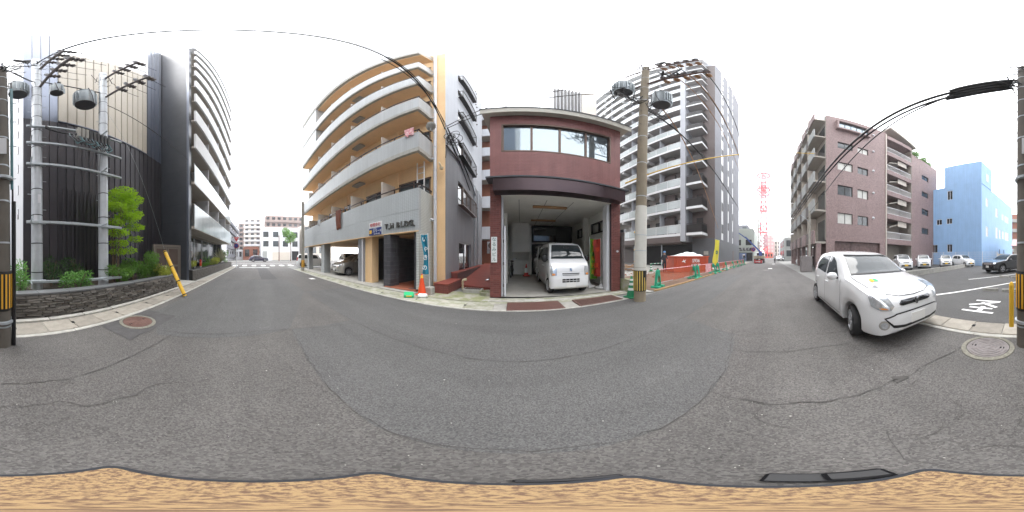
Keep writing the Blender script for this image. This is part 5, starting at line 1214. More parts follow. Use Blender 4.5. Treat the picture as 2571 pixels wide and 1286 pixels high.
# other poles
t, d = pole('grey concrete pole with yellow foot band by the carport', (-14.8, 4.37, 0), (-14.8, 4.37, 6.7), .16, .13, 'conc_pole')
MB().lathe([(.164, .35), (.166, .36), (.166, 1.0), (.164, 1.01)], 24).build('band', 'yellow_strip', t, True); ring_strips(t, .167, .37, .99, 8, .05, 'black_band')
t, d = pole('slim concrete pole at brown building corner', (14.2, -3.7, 0), (14.2, -3.7, 5.6), .12, .1, 'conc_pole')
m = MB(); m.tube([(0, 0, 4.5), (-.5, .9, 5.0)], .03); m.build('brace', 'galv', t)
t, d = pole('far grey street pole left of the mast', (44, 2.6, 0), (44, 2.6, 12), .2, .15, 'conc_pole')
m = MB(); m.tube([(-.1, -.9, 10.4), (-.1, .9, 10.4)], .06); m.build('cross_arm', 'iron_grey', t); MB().lathe([(.3, 0), (.3, .6), (.001, .65)], 14, mx=Matrix.Translation((0, -.5, 9.4))).build('transformer_can', 'trans_grey', t, True)
for k, (x, y, lab) in enumerate(((72, 3.4, 'thin distant pole beyond the crane truck'), (92, 3.4, 'most distant pole before the pink building'), (60, -3.0, 'distant pole on the right kerb by walking person'))):
    t, d = pole(lab, (x, y, 0), (x, y, 10.5), .18, .13, 'conc_pole')
    m = MB(); m.tube([(0, -.8, 9.6), (0, .8, 9.6)], .05); m.build('cross_arm', 'iron_grey', t)
t, d = pole('rusty brown street pole across the junction', (-43.5, 6.2, 0), (-43.5, 6.2, 7), .14, .12, 'iron_rust')
# ================================================================ overhead cables
def wire(a, b, sag, r, mat, label, n=18, name='overhead_cable'):
    return tag(MB().tube(cat(a, b, sag, n), r * 1.35 + .003, 6).build(name, mat, None, True), label, 'cable', 'overhead cables')
wire((-.95, -4.25, 11.9), (-2.75, 6.25, 8.25), .35, .018, 'black_plastic', 'thick black cable arching over the street to the pale building corner')
wire((-1.1, -2.9, 11.05), (-2.7, 6.28, 8.3), .3, .008, 'black_plastic', 'thin cable beside the thick one over the street, upper', )
wire((-1.15, -2.6, 8.9), (-2.66, 6.3, 8.35), .25, .008, 'black_plastic', 'thin cable over the street leaving lower steel arm')
wire((-2.65, 6.3, 8.4), (3.5, 3.6, 9.7), .25, .013, 'black_plastic', 'upper cable from pale building corner to brown pole')
wire((-2.65, 6.3, 8.2), (3.5, 3.6, 9.0), .3, .013, 'black_plastic', 'lower cable from pale building corner to brown pole')
wire((3.95, 4.75, 4.35), (14.0, -4.1, 12.0), .2, .018, 'sleeve_yellow', 'yellow sleeved cable rising across the street to brown flats')
for k in range(4): wire((3.7 + .02 * k, 2.9 - .45 * k, 12.1 if k < 2 else 10.1), (44, 2.9 - .3 * k, 10.6), .8, .011, ['sleeve_orange', 'black_plastic', 'sleeve_orange', 'black_plastic'][k], ['highest', 'second', 'third', 'lowest'][k] + ' long power line running east from the brown pole arms')
wire((3.6, 3.25, 7.4), (44, 2.7, 6.8), .7, .02, 'black_plastic', 'thick black telephone cable running east from brown pole')
wire((4.4, 3.4, 8.6), (20, 6.3, 5.0), .1, .016, 'sleeve_orange', 'orange brown cable from transformer down to the tower site')
for k in range(2): wire((1.1, -2.36 - .05 * k, 5.5 - .12 * k), (30, -2.6, 5.8 - .4 * k), .35, .026 - .008 * k, 'black_plastic', ['upper', 'lower'][k] + ' black cable from sleeves along the brown building')
wire((-1.0, -4.25, 9.4), (-3.0, -4.05, 9.2), .15, .02, 'black_plastic', 'short black cable linking the twin steel pole heads')
wire((-1.2, -2.9, 11.1), (-2.9, -2.6, 11.0), .1, .01, 'black_plastic', 'thin wire linking the twin pole upper arms')
wire((-.2, -2.35, 6.3), (-.9, -4.2, 9.2), .1, .016, 'black_plastic', 'cable from near pole top up to the left steel pole')
wire((-3.0, -4.1, 8.3), (-8.3, -3.7, 7.5), .15, .009, 'black_plastic', 'thin wire from right steel pole to dark fin wall')
wire((1.1, -2.36, 5.3), (14.1, -3.7, 5.4), .2, .012, 'black_plastic', 'thin cable to the slim pole by the brown building')
lp = thing('cable_coil', 'bundle of looped black cables on pale building corner', 'cables', (-2.5, 6.4, 7.4))
for k in range(9):
    a = rnd.uniform(0, 3); m = MB(); q = rnd.uniform(.18, .36); c = Vector((rnd.uniform(-.1, .15), rnd.uniform(-.15, .25), rnd.uniform(-.1, .35)))
    m.tube([c + Vector((math.cos(a) * math.cos(t * .42) * q, math.sin(a) * math.cos(t * .42) * q, math.sin(t * .42) * q)) for t in range(16)], .016, 6); m.build('loop', 'black_plastic', lp, True)
m = MB(); m.tube([(-.25, -.15, .85), (-.2, .3, .3), (-.18, 1.4, -.4), (-.15, 3.6, -1.6)], .035, 8); m.build('trunk_cable', 'black_plastic', lp, True)
m = MB(); m.tube([(-.15, 0, -.1), (-.16, -.1, -.8), (-.2, -.15, -1.3)], .016, 6); m.build('tail', 'black_plastic', lp, True)
# road signs
rs = thing('give_way_sign', 'red triangular stop sign above blue disc on a white post', 'road sign', (-19.0, -2.3, 0))
m = MB(); m.tube([(0, 0, 0), (0, 0, 3.7)], .045, 10); m.build('post', 'far_white', rs, True)
rot = Matrix(((0, 0, 1, .06), (1, 0, 0, 0), (0, 1, 0, 0), (0, 0, 0, 1)))
MB().prism([(-.4, 3.65), (0, 2.95), (.4, 3.65)], 0, .02, mx=rot).build('triangle_plate', 'far_white', rs); MB().prism([(-.33, 3.61), (0, 3.04), (.33, 3.61)], .021, .026, mx=rot).build('triangle_face', 'ink_red', rs)
text(rs, 'lettering', '止まれ', .16, 'ink_white', Matrix(((0, 0, 1, .089), (1, 0, 0, 0), (0, 1, 0, 3.48), (0, 0, 0, 1))), .001)
MB().lathe([(.3, 0), (.3, .02), (.001, .02)], 28, mx=Matrix.Translation((.06, 0, 2.6)) @ Matrix.Rotation(R(90), 4, 'Y')).build('disc_plate', 'ink_red', rs, True); MB().lathe([(.25, .021), (.25, .025), (.001, .025)], 28, mx=Matrix.Translation((.06, 0, 2.6)) @ Matrix.Rotation(R(90), 4, 'Y')).build('disc_face', 'ink_blue', rs, True)
r2 = thing('no_parking_sign', 'round blue and red no parking sign on far left kerb', 'road sign', (37, 3.3, 0))
m = MB(); m.tube([(0, 0, 0), (0, 0, 3.4)], .04); m.build('post', 'galv', r2)
for rr_, dx, mm in ((.5, 0, 'ink_red'), (.4, .012, 'ink_blue')): MB().lathe([(rr_, 0), (rr_, .01), (.001, .01)], 24, mx=Matrix.Translation((-.05 - dx, 0, 2.9)) @ Matrix.Rotation(R(-90), 4, 'Y')).build('disc', mm, r2)
MB().box(-.08, -.073, -.05, .05, -.4, .4, mx=Matrix.Translation((0, 0, 2.9)) @ Matrix.Rotation(R(45), 4, 'X')).build('slash', 'ink_red', r2)
# ================================================================ vehicles (local: +x forward, +y left)
def curve(tab):
    xs = [p[0] for p in tab]; ys = [p[1] for p in tab]; n = len(xs)
    dl = [(ys[i + 1] - ys[i]) / (xs[i + 1] - xs[i]) for i in range(n - 1)]
    m = [dl[0]] + [0 if dl[i - 1] * dl[i] <= 0 else 2 * dl[i - 1] * dl[i] / (dl[i - 1] + dl[i]) for i in range(1, n - 1)] + [dl[-1]]
    def f(x):
        if x <= xs[0]: return ys[0]
        if x >= xs[-1]: return ys[-1]
        i = max(k for k in range(n - 1) if xs[k] <= x); h = xs[i + 1] - xs[i]; t = (x - xs[i]) / h
        return (1 + 2 * t) * (1 - t) ** 2 * ys[i] + t * (1 - t) ** 2 * h * m[i] + t * t * (3 - 2 * t) * ys[i + 1] + t * t * (t - 1) * h * m[i + 1]
    return f
class Car:
    def __init__(s, sp):
        s.sp = sp; s.L, s.W = sp['L'], sp['W']; top = curve(sp['top']); plan = curve(sp['plan']); belt = curve(sp['belt'])
        H_ = max(p[1] for p in sp['top']); zb0 = sp.get('zb', .2); tumble = sp.get('tumble', .16); ar = sp['ar']; ax = (sp['fa'], sp['fa'] + sp['wb'])
        xs = {0, .008, .02, .04, .07, .11, s.L, s.L - .01, s.L - .03, s.L - .07}
        xs |= {s.L * k / 64 for k in range(65)}
        for a in ax:
            xs |= {a + ar * math.cos(math.pi * k / 16) for k in range(17)} | {a + ar + .004, a - ar - .004}
        xs = sorted(x for x in xs if 0 <= x <= s.L); xs = [x for i, x in enumerate(xs) if i == 0 or x - xs[i - 1] > .0035]
        mb = MB(); R_ = []
        for x in xs:
            zt = top(x); w_ = plan(x) * s.W / 2; zb = zb0
            e = min(1, min(x, s.L - x) / .12); zb = zb0 + (1 - e) ** 2 * .08
            za = zb
            for a in ax:
                if abs(x - a) < ar: za = max(za, sp['wr'] + math.sqrt(max(ar * ar - (x - a) ** 2, 0)) * .97)
            zs = min(belt(x), zt - .07); zs = max(zs, za + .05); zt = max(zt, zs + .03)
            f = (zt - zs) / max(H_ - belt(x), .1); wr = w_ * (.955 - tumble * min(max(f, 0), 1))
            mid = (za + zs) / 2; fl = sp.get('flare', .0)
            dsh = sp.get('shoulder', .02)
            ring = [(0, za), (w_ * .72, za), (w_ * .955, za + .012), (w_ * .99, za + min(.06, (zs - za) * .25)), (w_, za + (zs - za) * .38), (w_ * (1 - .3 * dsh), za + (zs - za) * .7), (w_ * (1 - dsh), zs - .03), (w_ * .965, zs),
                    ((w_ * .965 + wr) / 2 + .006, (zs + zt) / 2), (wr, zt - .05 * min(1, f * 2 + .3)), (wr * .95, zt - .02), (wr * .82, zt - .004), (wr * .45, zt + .008), (0, zt + .012)]
            R_.append([(s.L / 2 - x, y, z) for y, z in ring])
        n = len(R_[0]); V = []; ids = []
        for ring in R_:
            row = []
            for y_i, p in enumerate(ring): row.append(len(V)); V.append(p)
            mir = [row[0]] + [None] * (n - 2) + [row[-1]]
            for k in range(1, n - 1): mir[k] = len(V); V.append((ring[k][0], -ring[k][1], ring[k][2]))
            ids.append((row, mir))
        F = []
        for (r0, m0), (r1, m1) in zip(ids, ids[1:]):
            for k in range(n - 1):
                F.append((r0[k], r0[k + 1], r1[k + 1], r1[k])); F.append((m0[k], m1[k], m1[k + 1], m0[k + 1]))
        for (r0, m0), rev in ((ids[0], 0), (ids[-1], 1)):
            for k in range(n - 1):
                q = (r0[k], m0[k], m0[k + 1], r0[k + 1]); q = tuple(dict.fromkeys(q)); F.append(q[::-1] if rev else q)
        s.V, s.F = V, F; s.bvh = BVHTree.FromPolygons(V, F)
        s.ax = [s.L / 2 - a for a in ax]
    def X(s, x): return s.L / 2 - x
    def patch(s, pts, dr, off=.004, seg=.055):
        bm = bmesh.new(); f = bm.faces.new([bm.verts.new(p) for p in pts]); bmesh.ops.triangulate(bm, faces=[f])
        for _ in range(5):
            es = [e for e in bm.edges if e.calc_length() > seg]
            if not es: break
            bmesh.ops.subdivide_edges(bm, edges=es, cuts=1); bmesh.ops.triangulate(bm, faces=[f for f in bm.faces if len(f.verts) > 3])
        dr = Vector(dr).normalized(); bm.verts.ensure_lookup_table(); V = []
        for v in bm.verts:
            h = s.bvh.ray_cast(v.co - dr * 4, dr)
            if h[0] is None:
                h = s.bvh.find_nearest(v.co)
            nn = h[1] if h[1].dot(dr) < 0 else -h[1]; V.append(h[0] + nn * (off + .002) - dr * off * .5)
        F = [tuple(v.index for v in f.verts) for f in bm.faces]; bm.free()
        F2 = []
        for f in F:
            a, b, c = [Vector(V[i]) for i in f]; F2.append(f if (b - a).cross(c - a).dot(dr) < 0 else f[::-1])
        return MB().add(V, F2)
    def side(s, poly, sgn, off=.004): return s.patch([(s.X(x), 0, z) for x, z in poly], (0, -sgn, 0), off)
    def plan(s, poly, off=.004): return s.patch([(s.X(x), y, 2.5) for x, y in poly], (0, 0, -1), off)
    def front(s, poly, off=.004, skew=0): return s.patch([(s.L / 2 - .12, y, z) for y, z in poly], (-1, skew, 0), off)
    def rear(s, poly, off=.004): return s.patch([(-3, y, z) for y, z in poly], (1, 0, 0), off)
def wheel_mesh(r, w_, key, style=0):
    mb = MB(); rt = Matrix.Rotation(R(-90), 4, 'X')     # axis -> +y
    mb.lathe([(r * .62, -w_ / 2 + .01), (r * .93, -w_ / 2), (r * .99, -w_ / 2 + .03), (r, 0), (r * .99, w_ / 2 - .03), (r * .93, w_ / 2), (r * .62, w_ / 2 - .01)], 36, mx=rt); ty = mb.mesh('wheel', 'tyre', smooth=True)
    mb = MB(); mb.lathe([(r * .66, w_ / 2 - .02), (r * .66, w_ / 2 + .004), (r * .6, w_ / 2 + .006), (r * .58, w_ / 2 - .03), (.001, w_ / 2 - .03)], 32, mx=rt)
    n = 5 if style else 8
    for k in range(n):
        mb.cbox(-.022 if n > 5 else -.035, .022 if n > 5 else .035, .03, r * .62, w_ / 2 - .03, w_ / 2 + .004, .006, mx=rt @ Matrix.Rotation(2 * math.pi * k / n, 4, 'Z') @ Matrix(((1, 0, 0, 0), (0, 1, 0, 0), (0, 0, 1, 0), (0, 0, 0, 1))))
    mb.lathe([(.055, w_ / 2 - .03), (.055, w_ / 2 + .008), (.001, w_ / 2 + .012)], 16, mx=rt); rm = mb.mesh('rim', 'rim', smooth=True)
    mb = MB(); mb.lathe([(r * .57, w_ / 2 - .026), (.001, w_ / 2 - .026)], 24, mx=rt); hub = mb.mesh('brake_disc', 'black_plastic')
    return ty, rm, hub
def make_car(name, label, sp, paint, loc, heading, group=None, steer=0, plate='plate_white', cat_='car'):
    """heading: degrees of the nose from +x, counter clockwise"""
    t = thing(name, label, cat_, loc, R(heading), group); c = Car(sp); L, W = c.L, c.W
    def B(mb, nm, mat, par=t, smooth=True): return mb.build(nm, mat, par, smooth)
    body = B(MB().add(c.V, c.F), 'body', paint)
    MB().box(-L / 2 + .3, L / 2 - .3, -W / 2 + .3, W / 2 - .3, sp.get('zb', .2) - .03, sp['wr'] + .3).build('underbody_light_block', 'black_plastic', t)  # black box added inside the body to block light through the wheel tunnels
    B(c.plan(sp['ws']), 'windscreen', 'car_glass'); 
    if 'cowl' in sp: B(c.plan(sp['cowl'], .006), 'cowl_panel', 'black_plastic')
    if 'rw' in sp: B(c.plan(sp['rw']), 'rear_window', 'glass_dark')
    if 'rwz' in sp: B(c.rear(sp['rwz']), 'rear_window', 'glass_dark')
    for sg in (1, -1):
        for q in sp['sw']: B(c.side(q, sg), 'side_window', 'glass_dark' if sp.get('darkside') else 'car_glass')
        for q in sp.get('seams', ()):
            for a, b_ in zip(q, q[1:]):
                d = Vector((b_[0] - a[0], b_[1] - a[1])).normalized() * .006; nrm = Vector((-d.y, d.x))
                B(c.side([(a[0] - nrm.x, a[1] - nrm.y), (b_[0] - nrm.x, b_[1] - nrm.y), (b_[0] + nrm.x, b_[1] + nrm.y), (a[0] + nrm.x, a[1] + nrm.y)], sg, .003), 'door_seam', 'dark_rubber')
        for x, z in sp.get('handles', ()):
            h = c.bvh.ray_cast(Vector((c.X(x), sg * 3, z)), Vector((0, -sg, 0)))[0]
            m = MB(); m.tube([(h.x + .08, h.y - sg * .005, z), (h.x + .06, h.y + sg * .03, z), (h.x - .06, h.y + sg * .03, z), (h.x - .08, h.y - sg * .005, z)], .014, 8); B(m, 'door_handle', paint if sp.get('bodyhandle', 1) else 'black_plastic')
        m = sp['mirror']; h = c.bvh.ray_cast(Vector((c.X(m[0]), sg * 3, m[1])), Vector((0, -sg, 0)))[0]
        b = MB(); q = Matrix.Translation((h.x + .02, h.y + sg * .13, m[1] + .03)) @ Matrix.Diagonal((.075, .11, .075 if len(m) < 3 else m[2], 1))
        b.lathe([(.001, -1), (.55, -.86), (.85, -.5), (1, 0), (.85, .5), (.55, .86), (.001, 1)], 14, mx=q); mi = B(b, 'door_mirror', sp.get('mirmat', paint))
        b = MB(); b.tube([(h.x, h.y - sg * .02, m[1] - .02), (h.x + .01, h.y + sg * .07, m[1] - .005)], .022, 8); B(b, 'mirror_arm', 'black_plastic', mi)
        B(c.front([(sg * y, z) for y, z in sp['hl']], .006, -sg * sp.get('hlskew', .35)), 'headlight', 'lamp_glass')
        if 'ind' in sp: B(c.front([(sg * y, z) for y, z in sp['ind']], .010, -sg * sp.get('hlskew', .35)), 'indicator', 'lamp_orange')
        if 'fog' in sp:
            y, z, r_ = sp['fog']; B(c.front([(sg * (y + r_ * 1.5 * math.cos(k * .5236)), z + r_ * 1.5 * math.sin(k * .5236)) for k in range(12)], .004, -sg * .25), 'fog_recess', 'plaster'); B(c.front([(sg * (y + r_ * math.cos(k * .5236)), z + r_ * math.sin(k * .5236)) for k in range(12)], .012, -sg * .25), 'fog_lamp', 'lamp_glass')
        B(c.rear([(sg * y, z) for y, z in sp['tl']], .006), 'tail_light', 'lamp_red')
    for q in sp.get('hood', ()):
        for sg in (1, -1):
            for a, b_ in zip(q, q[1:]):
                d = Vector((b_[0] - a[0], b_[1] - a[1])).normalized() * .005; nrm = Vector((-d.y, d.x))
                B(c.plan([(a[0] - nrm.x, sg * (a[1] - nrm.y)), (b_[0] - nrm.x, sg * (b_[1] - nrm.y)), (b_[0] + nrm.x, sg * (b_[1] + nrm.y)), (a[0] + nrm.x, sg * (a[1] + nrm.y))], .002), 'bonnet_seam', 'dark_rubber')
    for nm, mat, poly in sp.get('face', ()): B(c.front(poly, {'grille': .006, 'intake': .005, 'chrome_bar': .012, 'intake_insert': .011, 'slat': .011, 'intake_slat': .011, 'crease': .003}.get(nm, .008)), nm, mat)
    z = sp.get('plz', .48); h = c.bvh.ray_cast(Vector((5, 0, z)), Vector((-1, 0, 0)))[0]
    MB().cbox(h.x + .004, h.x + .022, -.165, .165, z - .083, z + .083, .004).build('number_plate', plate, t)
    if sp.get('plate_text'):
        pass
    for y in sp.get('wipers', ()):
        pass
    ty, rm, hub = wheel_mesh(sp['wr'], sp.get('tw', .175), name, sp.get('rimstyle', 0))
    for i, ax in enumerate(c.ax):
        for sg in (1, -1):
            wh = link('wheel', ty, t, (ax, sg * (W / 2 - sp.get('tw', .175) / 2 - .02), sp['wr']), (0, 0, (0 if sg > 0 else math.pi) + (R(steer) if i == 0 else 0)))
            link('rim', rm, wh); link('brake_disc', hub, wh)
    for q in sp.get('wiper', ()):
        pts = []
        for x, y in q: hh = c.bvh.ray_cast(Vector((c.X(x), y, 3)), Vector((0, 0, -1))); pts.append(hh[0] + hh[1] * .018)
        m = MB(); m.tube(pts, .014, 6); B(m, 'wiper', 'black_plastic')
    t_car = t; t_car['_'] = 0; del t_car['_']
    return t, c
PASSO = dict(L=3.65, W=1.665, wb=2.44, fa=.72, wr=.285, ar=.335, zb=.19, tumble=.19, shoulder=.015,
    top=[(0, .46), (.02, .60), (.06, .71), (.14, .79), (.3, .87), (.6, .96), (.95, 1.03), (1.02, 1.055), (1.35, 1.27), (1.62, 1.42), (1.95, 1.50), (2.3, 1.525), (2.8, 1.50), (3.15, 1.44), (3.33, 1.36), (3.45, 1.18), (3.56, .98), (3.62, .8), (3.65, .5)],
    plan=[(0, .56), (.03, .66), (.08, .76), (.16, .855), (.3, .935), (.5, .985), (.75, 1), (2.9, 1), (3.2, .97), (3.45, .9), (3.58, .82), (3.65, .68)],
    belt=[(0, .80), (.3, .86), (1, .935), (2, .955), (3.0, 1.02), (3.65, 1.05)],
    ws=[(1.03, -.66), (1.01, -.3), (1.005, 0), (1.01, .3), (1.03, .66), (1.66, .545), (1.61, .25), (1.6, 0), (1.61, -.25), (1.66, -.545)],
    rwz=[(-.5, 1.12), (.5, 1.12), (.42, 1.4), (-.42, 1.4)],
    sw=[[(1.30, 1.0), (1.62, 1.27), (1.86, 1.38), (2.06, 1.41), (2.06, .985)], [(2.14, .99), (2.14, 1.415), (2.55, 1.41), (2.82, 1.36), (2.95, 1.22), (2.98, 1.06)]],
    seams=[[(1.16, .95), (1.12, .7), (1.16, .35)], [(2.1, .97), (2.12, .6), (2.1, .28)], [(1.16, .29), (2.6, .29)], [(2.95, 1.0), (2.93, .8), (2.75, .62)]],
    handles=[(1.95, .82), (2.78, .84)], mirror=(1.33, .98),
    hl=[(.42, .66), (.48, .61), (.64, .615), (.79, .68), (.83, .80), (.79, .90), (.69, .925), (.56, .84)], ind=[(.52, .63), (.62, .637), (.67, .66), (.56, .655)], hlskew=.55, fog=(.60, .385, .05),
    tl=[(.55, .75), (.78, .8), (.76, 1.1), (.66, 1.1)],
    face=[('grille', 'black_plastic', [(-.37, .672), (-.3, .648), (.3, .648), (.37, .672), (.3, .70), (-.3, .70)]), ('chrome_bar', 'chrome', [(-.38, .68), (-.3, .688), (.3, .688), (.38, .68), (.32, .725), (-.32, .725)]), ('intake', 'black_plastic', [(-.62, .50), (-.5, .335), (-.3, .295), (.3, .295), (.5, .335), (.62, .50), (.45, .555), (-.45, .555)]), ('intake_insert', 'paint_white', [(-.595, .49), (-.5, .385), (-.3, .345), (.3, .345), (.5, .385), (.595, .49), (.445, .537), (-.445, .537)])],
    hood=[[(1.0, .69), (.7, .70), (.42, .66), (.2, .5), (.12, .3), (.1, 0)]], plz=.42, cowl=[(1.0, -.67), (.965, -.3), (.96, 0), (.965, .3), (1.0, .67), (1.045, .66), (1.02, .3), (1.015, 0), (1.02, -.3), (1.045, -.66)], wiper=[[(1.12, .58), (1.05, .25), (1.04, -.1)], [(1.08, .08), (1.05, -.3), (1.10, -.6)]])
car, cc = make_car('white_hatchback', 'white compact hatchback with green and yellow learner mark stopped on the road', PASSO, 'paint_white', (3.40, -2.17, 0), 176.8, steer=-16)
# emblem on the grille and beginner mark on the bonnet
h = cc.bvh.ray_cast(Vector((5, 0, .675)), Vector((-1, 0, 0)))[0]
m = MB(); fx = Matrix(((0, 0, 1, h.x + .012), (1, 0, 0, 0), (0, 1, 0, .675), (0, 0, 0, 1)))
for sg in (1, -1): m.prism([(0, -.05), (sg * .018, -.052), (sg * .06, .02), (sg * .062, .055), (sg * .035, .056), (sg * .012, .0)][::sg], 0, .014, mx=fx)
m.build('emblem', 'chrome', car, True)
for sg, mat in ((1, 'tape_yellow'), (-1, 'green_box')):
    cc.plan([(.60, -.42), (.56, -.42 - sg * .07), (.68, -.42 - sg * .07), (.72, -.42)], .006).build('learner_mark', mat, car, True)
EVERY = dict(L=3.395, W=1.475, wb=2.40, fa=.55, wr=.28, ar=.325, zb=.2, tumble=.15, shoulder=.01,
    top=[(0, .55), (.02, .72), (.05, .9), (.12, 1.06), (.26, 1.19), (.34, 1.24), (.55, 1.56), (.68, 1.73), (.85, 1.82), (1.2, 1.88), (2.2, 1.9), (3.0, 1.88), (3.22, 1.82), (3.32, 1.6), (3.37, 1.2), (3.395, .5)],
    plan=[(0, .82), (.02, .88), (.06, .93), (.14, .97), (.3, .99), (.6, 1), (3.1, 1), (3.3, .97), (3.395, .88)],
    belt=[(0, .95), (.3, 1.12), (1, 1.1), (3.395, 1.1)],
    ws=[(.345, -.63), (.325, -.3), (.32, 0), (.325, .3), (.345, .63), (.72, .53), (.70, 0), (.72, -.53)],
    rwz=[(-.55, 1.2), (.55, 1.2), (.5, 1.7), (-.5, 1.7)],
    sw=[[(.58, 1.15), (.80, 1.62), (.98, 1.70), (1.28, 1.71), (1.28, 1.13)], [(1.36, 1.14), (1.36, 1.71), (2.2, 1.71), (2.2, 1.14)], [(2.28, 1.14), (2.28, 1.71), (3.05, 1.68), (3.12, 1.14)]],
    seams=[[(.9, 1.1), (.92, .5)], [(1.32, 1.72), (1.32, .3)], [(2.24, 1.7), (2.24, .32)]], handles=[(1.2, .98), (1.5, .98)], mirror=(.56, 1.22, .13), mirmat='black_plastic',
    hl=[(.49, .68), (.66, .66), (.70, .80), (.69, .98), (.52, .99), (.48, .85)], ind=[(.54, .69), (.64, .69), (.64, .75), (.54, .75)], hlskew=.15,
    tl=[(.6, .5), (.7, .5), (.7, .9), (.6, .9)],
    face=[('crease', 'plaster', [(-.49, .80), (.49, .80), (.49, .804), (-.49, .804)]), ('grille_slot', 'void', [(-.31, .725), (.31, .725), (.31, .75), (-.31, .75)]), ('grille_slot', 'void', [(-.30, .675), (.30, .675), (.30, .69), (-.30, .69)]), ('intake', 'void', [(-.31, .44), (.31, .44), (.31, .56), (-.31, .56)]), ('intake_slat', 'paint_white', [(-.31, .49), (.31, .49), (.31, .507), (-.31, .507)])] + [('intake_slat', 'paint_white', [(x - .006, .44), (x + .006, .44), (x + .006, .56), (x - .006, .56)]) for x in (-.19, -.06, .07, .2)],
    plz=.35, wiper=[[(.40, .35), (.36, .1), (.345, -.15)], [(.40, -.2), (.36, -.4), (.35, -.58)]])
van, vc = make_car('white_microvan', 'white boxy microvan parked nose out in the brick garage', EVERY, 'paint_white', (2.02, 6.90, .06), -91.5, steer=4, cat_='van')
h = vc.bvh.ray_cast(Vector((5, 0, .87)), Vector((-1, 0, 0)))[0]; fx = Matrix(((0, -.17, 1, h.x + .006), (1, 0, 0, 0), (0, 1, 0, .87), (0, 0, 0, 1)))
m = MB(); m.prism([(-.045, -.012), (.0, .045), (.014, .03), (-.012, .0), (.045, -.0), (.045, .012), (0, .055), (-.045, .005)][::1], 0, .01, mx=fx)
m = MB(); m.prism([(.045, .015), (0, .058), (-.045, .015), (-.02, -.005), (.0, .012), (.016, .028)], 0, .012, mx=fx); m.prism([(-.045, -.015), (0, -.058), (.045, -.015), (.02, .005), (0, -.012), (-.016, -.028)], 0, .012, mx=fx); m.prism([(-.035, .012), (-.01, .03), (.035, -.012), (.01, -.03)][::-1], 0, .010, mx=fx); m.build('emblem', 'chrome', van)
h2 = vc.bvh.ray_cast(Vector((5, .0, 1.6)), Vector((-1, 0, 0)))[0]
MB().cbox(h2.x - .09, h2.x + .012, -.1, .1, 1.62, 1.68, .01).build('rear_view_mirror', 'black_plastic', van)
make_car('rear_microvan', 'second white van parked deep inside the garage behind the microvan', EVERY, 'paint_white', (2.15, 10.3, .17), -91.5, cat_='van')
KEI = dict(L=3.395, W=1.475, wb=2.46, fa=.52, wr=.275, ar=.32, zb=.2, tumble=.17,
    top=[(0, .5), (.02, .64), (.06, .75), (.14, .84), (.4, .93), (.75, 1.0), (.83, 1.03), (1.1, 1.26), (1.32, 1.41), (1.6, 1.475), (2.2, 1.5), (2.9, 1.46), (3.12, 1.38), (3.25, 1.15), (3.34, .95), (3.395, .5)],
    plan=[(0, .70), (.03, .79), (.08, .87), (.16, .93), (.35, .98), (.6, 1), (2.9, 1), (3.2, .95), (3.395, .8)], belt=[(0, .8), (.8, .93), (3.395, 1.0)],
    ws=[(.86, -.58), (.83, 0), (.86, .58), (1.36, .49), (1.33, 0), (1.36, -.49)], rwz=[(-.45, 1.1), (.45, 1.1), (.4, 1.35), (-.4, 1.35)],
    sw=[[(1.12, .98), (1.42, 1.30), (1.85, 1.38), (1.85, .97)], [(1.92, .97), (1.92, 1.38), (2.6, 1.36), (2.85, 1.05)]], seams=[[(1.0, .9), (1.0, .35)], [(1.88, .96), (1.88, .3)]], handles=[(1.75, .85), (2.6, .86)], mirror=(1.12, .98),
    hl=[(.44, .66), (.64, .64), (.70, .72), (.66, .80), (.47, .78)], hlskew=.4, tl=[(.55, .5), (.68, .5), (.68, .8), (.55, .8)],
    face=[('grille', 'black_plastic', [(-.3, .68), (.3, .68), (.3, .75), (-.3, .75)]), ('intake', 'black_plastic', [(-.5, .34), (.5, .34), (.46, .5), (-.46, .5)])], plz=.46, tw=.155)
labs = ['white kei car nearest the brown building stair, first in row', 'white kei car second in row past the low wall', 'white kei car third in row before the blue building', 'white kei car at the row end, turned and nearest the black SUV']
k1, _ = make_car('white_kei_car', labs[0], KEI, 'paint_white', (11.6, -12.5, .05), 147, 'white kei cars in the far lot', plate='plate_yellow')
for lab, loc, hd in ((labs[1], (11.0, -15.4, .05), 132), (labs[2], (9.9, -18.9, .05), 122), (labs[3], (7.9, -19.9, .05), 152)): copy_tree(k1, None, loc, R(hd), lab)
